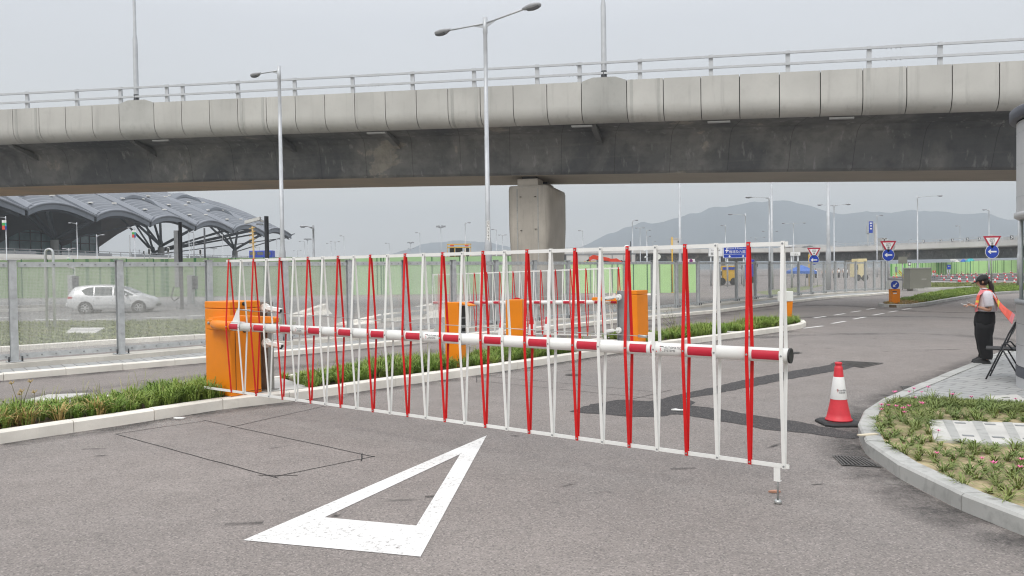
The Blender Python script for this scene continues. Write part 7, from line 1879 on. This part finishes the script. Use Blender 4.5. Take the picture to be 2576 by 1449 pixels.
# ================================================================== WEEDS AND FLOWERS
def weed(name, label, cat, base, stems, leaf=.0, mat=WEED, head=None):
    t = thing(name, label, cat, base); b = Vector(base); mb = MB(); tips = []
    for dx, dy, h in stems:
        p = [b, b+Vector((dx*.35, dy*.35, h*.5)), b+Vector((dx, dy, h))]; mb.tube(p, [.006, .0045, .003], 5); tips.append(p[2])
        if leaf:
            for k in range(9):
                f = random.uniform(.35, 1.); c = p[0].lerp(p[2], f)+Vector((random.uniform(-.09, .09), random.uniform(-.09, .09), random.uniform(-.03, .04))); a = random.uniform(0, 6.28); u = Vector((math.cos(a), math.sin(a), .3))*leaf; v_ = Vector((-math.sin(a), math.cos(a), .2))*leaf*.4
                mb.bar(p[0].lerp(p[2], f), c, .003, .003); mb.add([c-u, c-v_, c+u, c+v_], [(0, 1, 2, 3)], 1)
    mb.build("stems", [mat, GRASS], t, True)
    if head:
        for tp in tips:
          mb = MB()
          for k in range(9):
              a = k*.7; mb.tube([tp, tp+Vector((math.cos(a)*.03, math.sin(a)*.03, .03+.015*math.sin(3*a)))], [.002, .0035], 4)
          mb.build("seed_head", DRYLEAF, t, True)
q = G(1697, 838, .12); weed("bare_weed", "spindly bare weed on the island right of the farther orange cabinet", "weed", q, [(-.22, .05, .62), (-.35, 0, .50), (-.12, -.1, .72), (-.30, .1, .30), (.02, .05, .45)], leaf=.03)
q = G(52, 1052, .12); weed("sedge_weed", "tall brown sedge stems with seed heads on the island at the far left", "weed", q, [(-.10, 0, .42), (.10, .05, .43), (.02, 0, .32), (-.02, .03, .28)], head=True)
q = G(88, 1050, .12); weed("sedge_weed", "single shorter sedge stem right of the taller seed heads", "weed", q, [(.0, 0, .30), (.02, .03, .14)], head=True)
fl = None
for i, (px, py) in enumerate(((2214, 1046), (2231, 1042), (2260, 1052), (2274, 1062), (2272, 1052), (2285, 1049), (2215, 1055), (2253, 1008), (2285, 1006), (2295, 1002), (2330, 1000), (2318, 1006), (2300, 1020), (2312, 1040), (2396, 1020), (2440, 1022), (2325, 1046), (2246, 1013), (2357, 1106), (2352, 1167), (2473, 1180), (2575, 1190), (2505, 1205), (2570, 1210), (2557, 1022), (2270, 1048))):
    p = G(px, py, .11)
    if fl is None:
        fl = thing("pink_flower", "small pink flower on a thin stem in the sandy bed", "flower", p, group="pink flowers in the bed by the kerb")
        mb = MB(); mb.tube([(0, 0, 0), (.01, 0, .07), (.02, .005, .12)], .0022, 5); mb.build("stem", BEDLEAF, fl)
        mb = MB(); c = Vector((.02, .005, .12))
        for k in range(6):
            a = k*1.047; d = Vector((math.cos(a), math.sin(a), .75)); s_ = Vector((-math.sin(a), math.cos(a), 0)); mb.add([c, c+d*.018+s_*.009, c+d*.034, c+d*.018-s_*.009], [(0, 1, 2, 3)])
        mb.build("petals", PINK, fl)
    else: dup(fl, p, random.uniform(0, 6), scale=random.uniform(.7, 1.1))

# ================================================================== HAZE
mb = MB(); mb.box((0, 1900, 159), (5600, 4200, 320)); hzb = mb.build("haze", [])
hm = bpy.data.materials.new("haze_air"); hm.use_nodes = True; t = hm.node_tree; t.nodes.clear(); o_ = t.nodes.new('ShaderNodeOutputMaterial'); pv = t.nodes.new('ShaderNodeVolumePrincipled')
pv.inputs['Color'].default_value = (.635, .695, .745, 1); pv.inputs['Density'].default_value = HAZE_D; pv.inputs['Anisotropy'].default_value = .2
t.links.new(pv.outputs[0], o_.inputs['Volume']); hzb.data.materials.append(hm); hzb['kind'] = 'stuff'
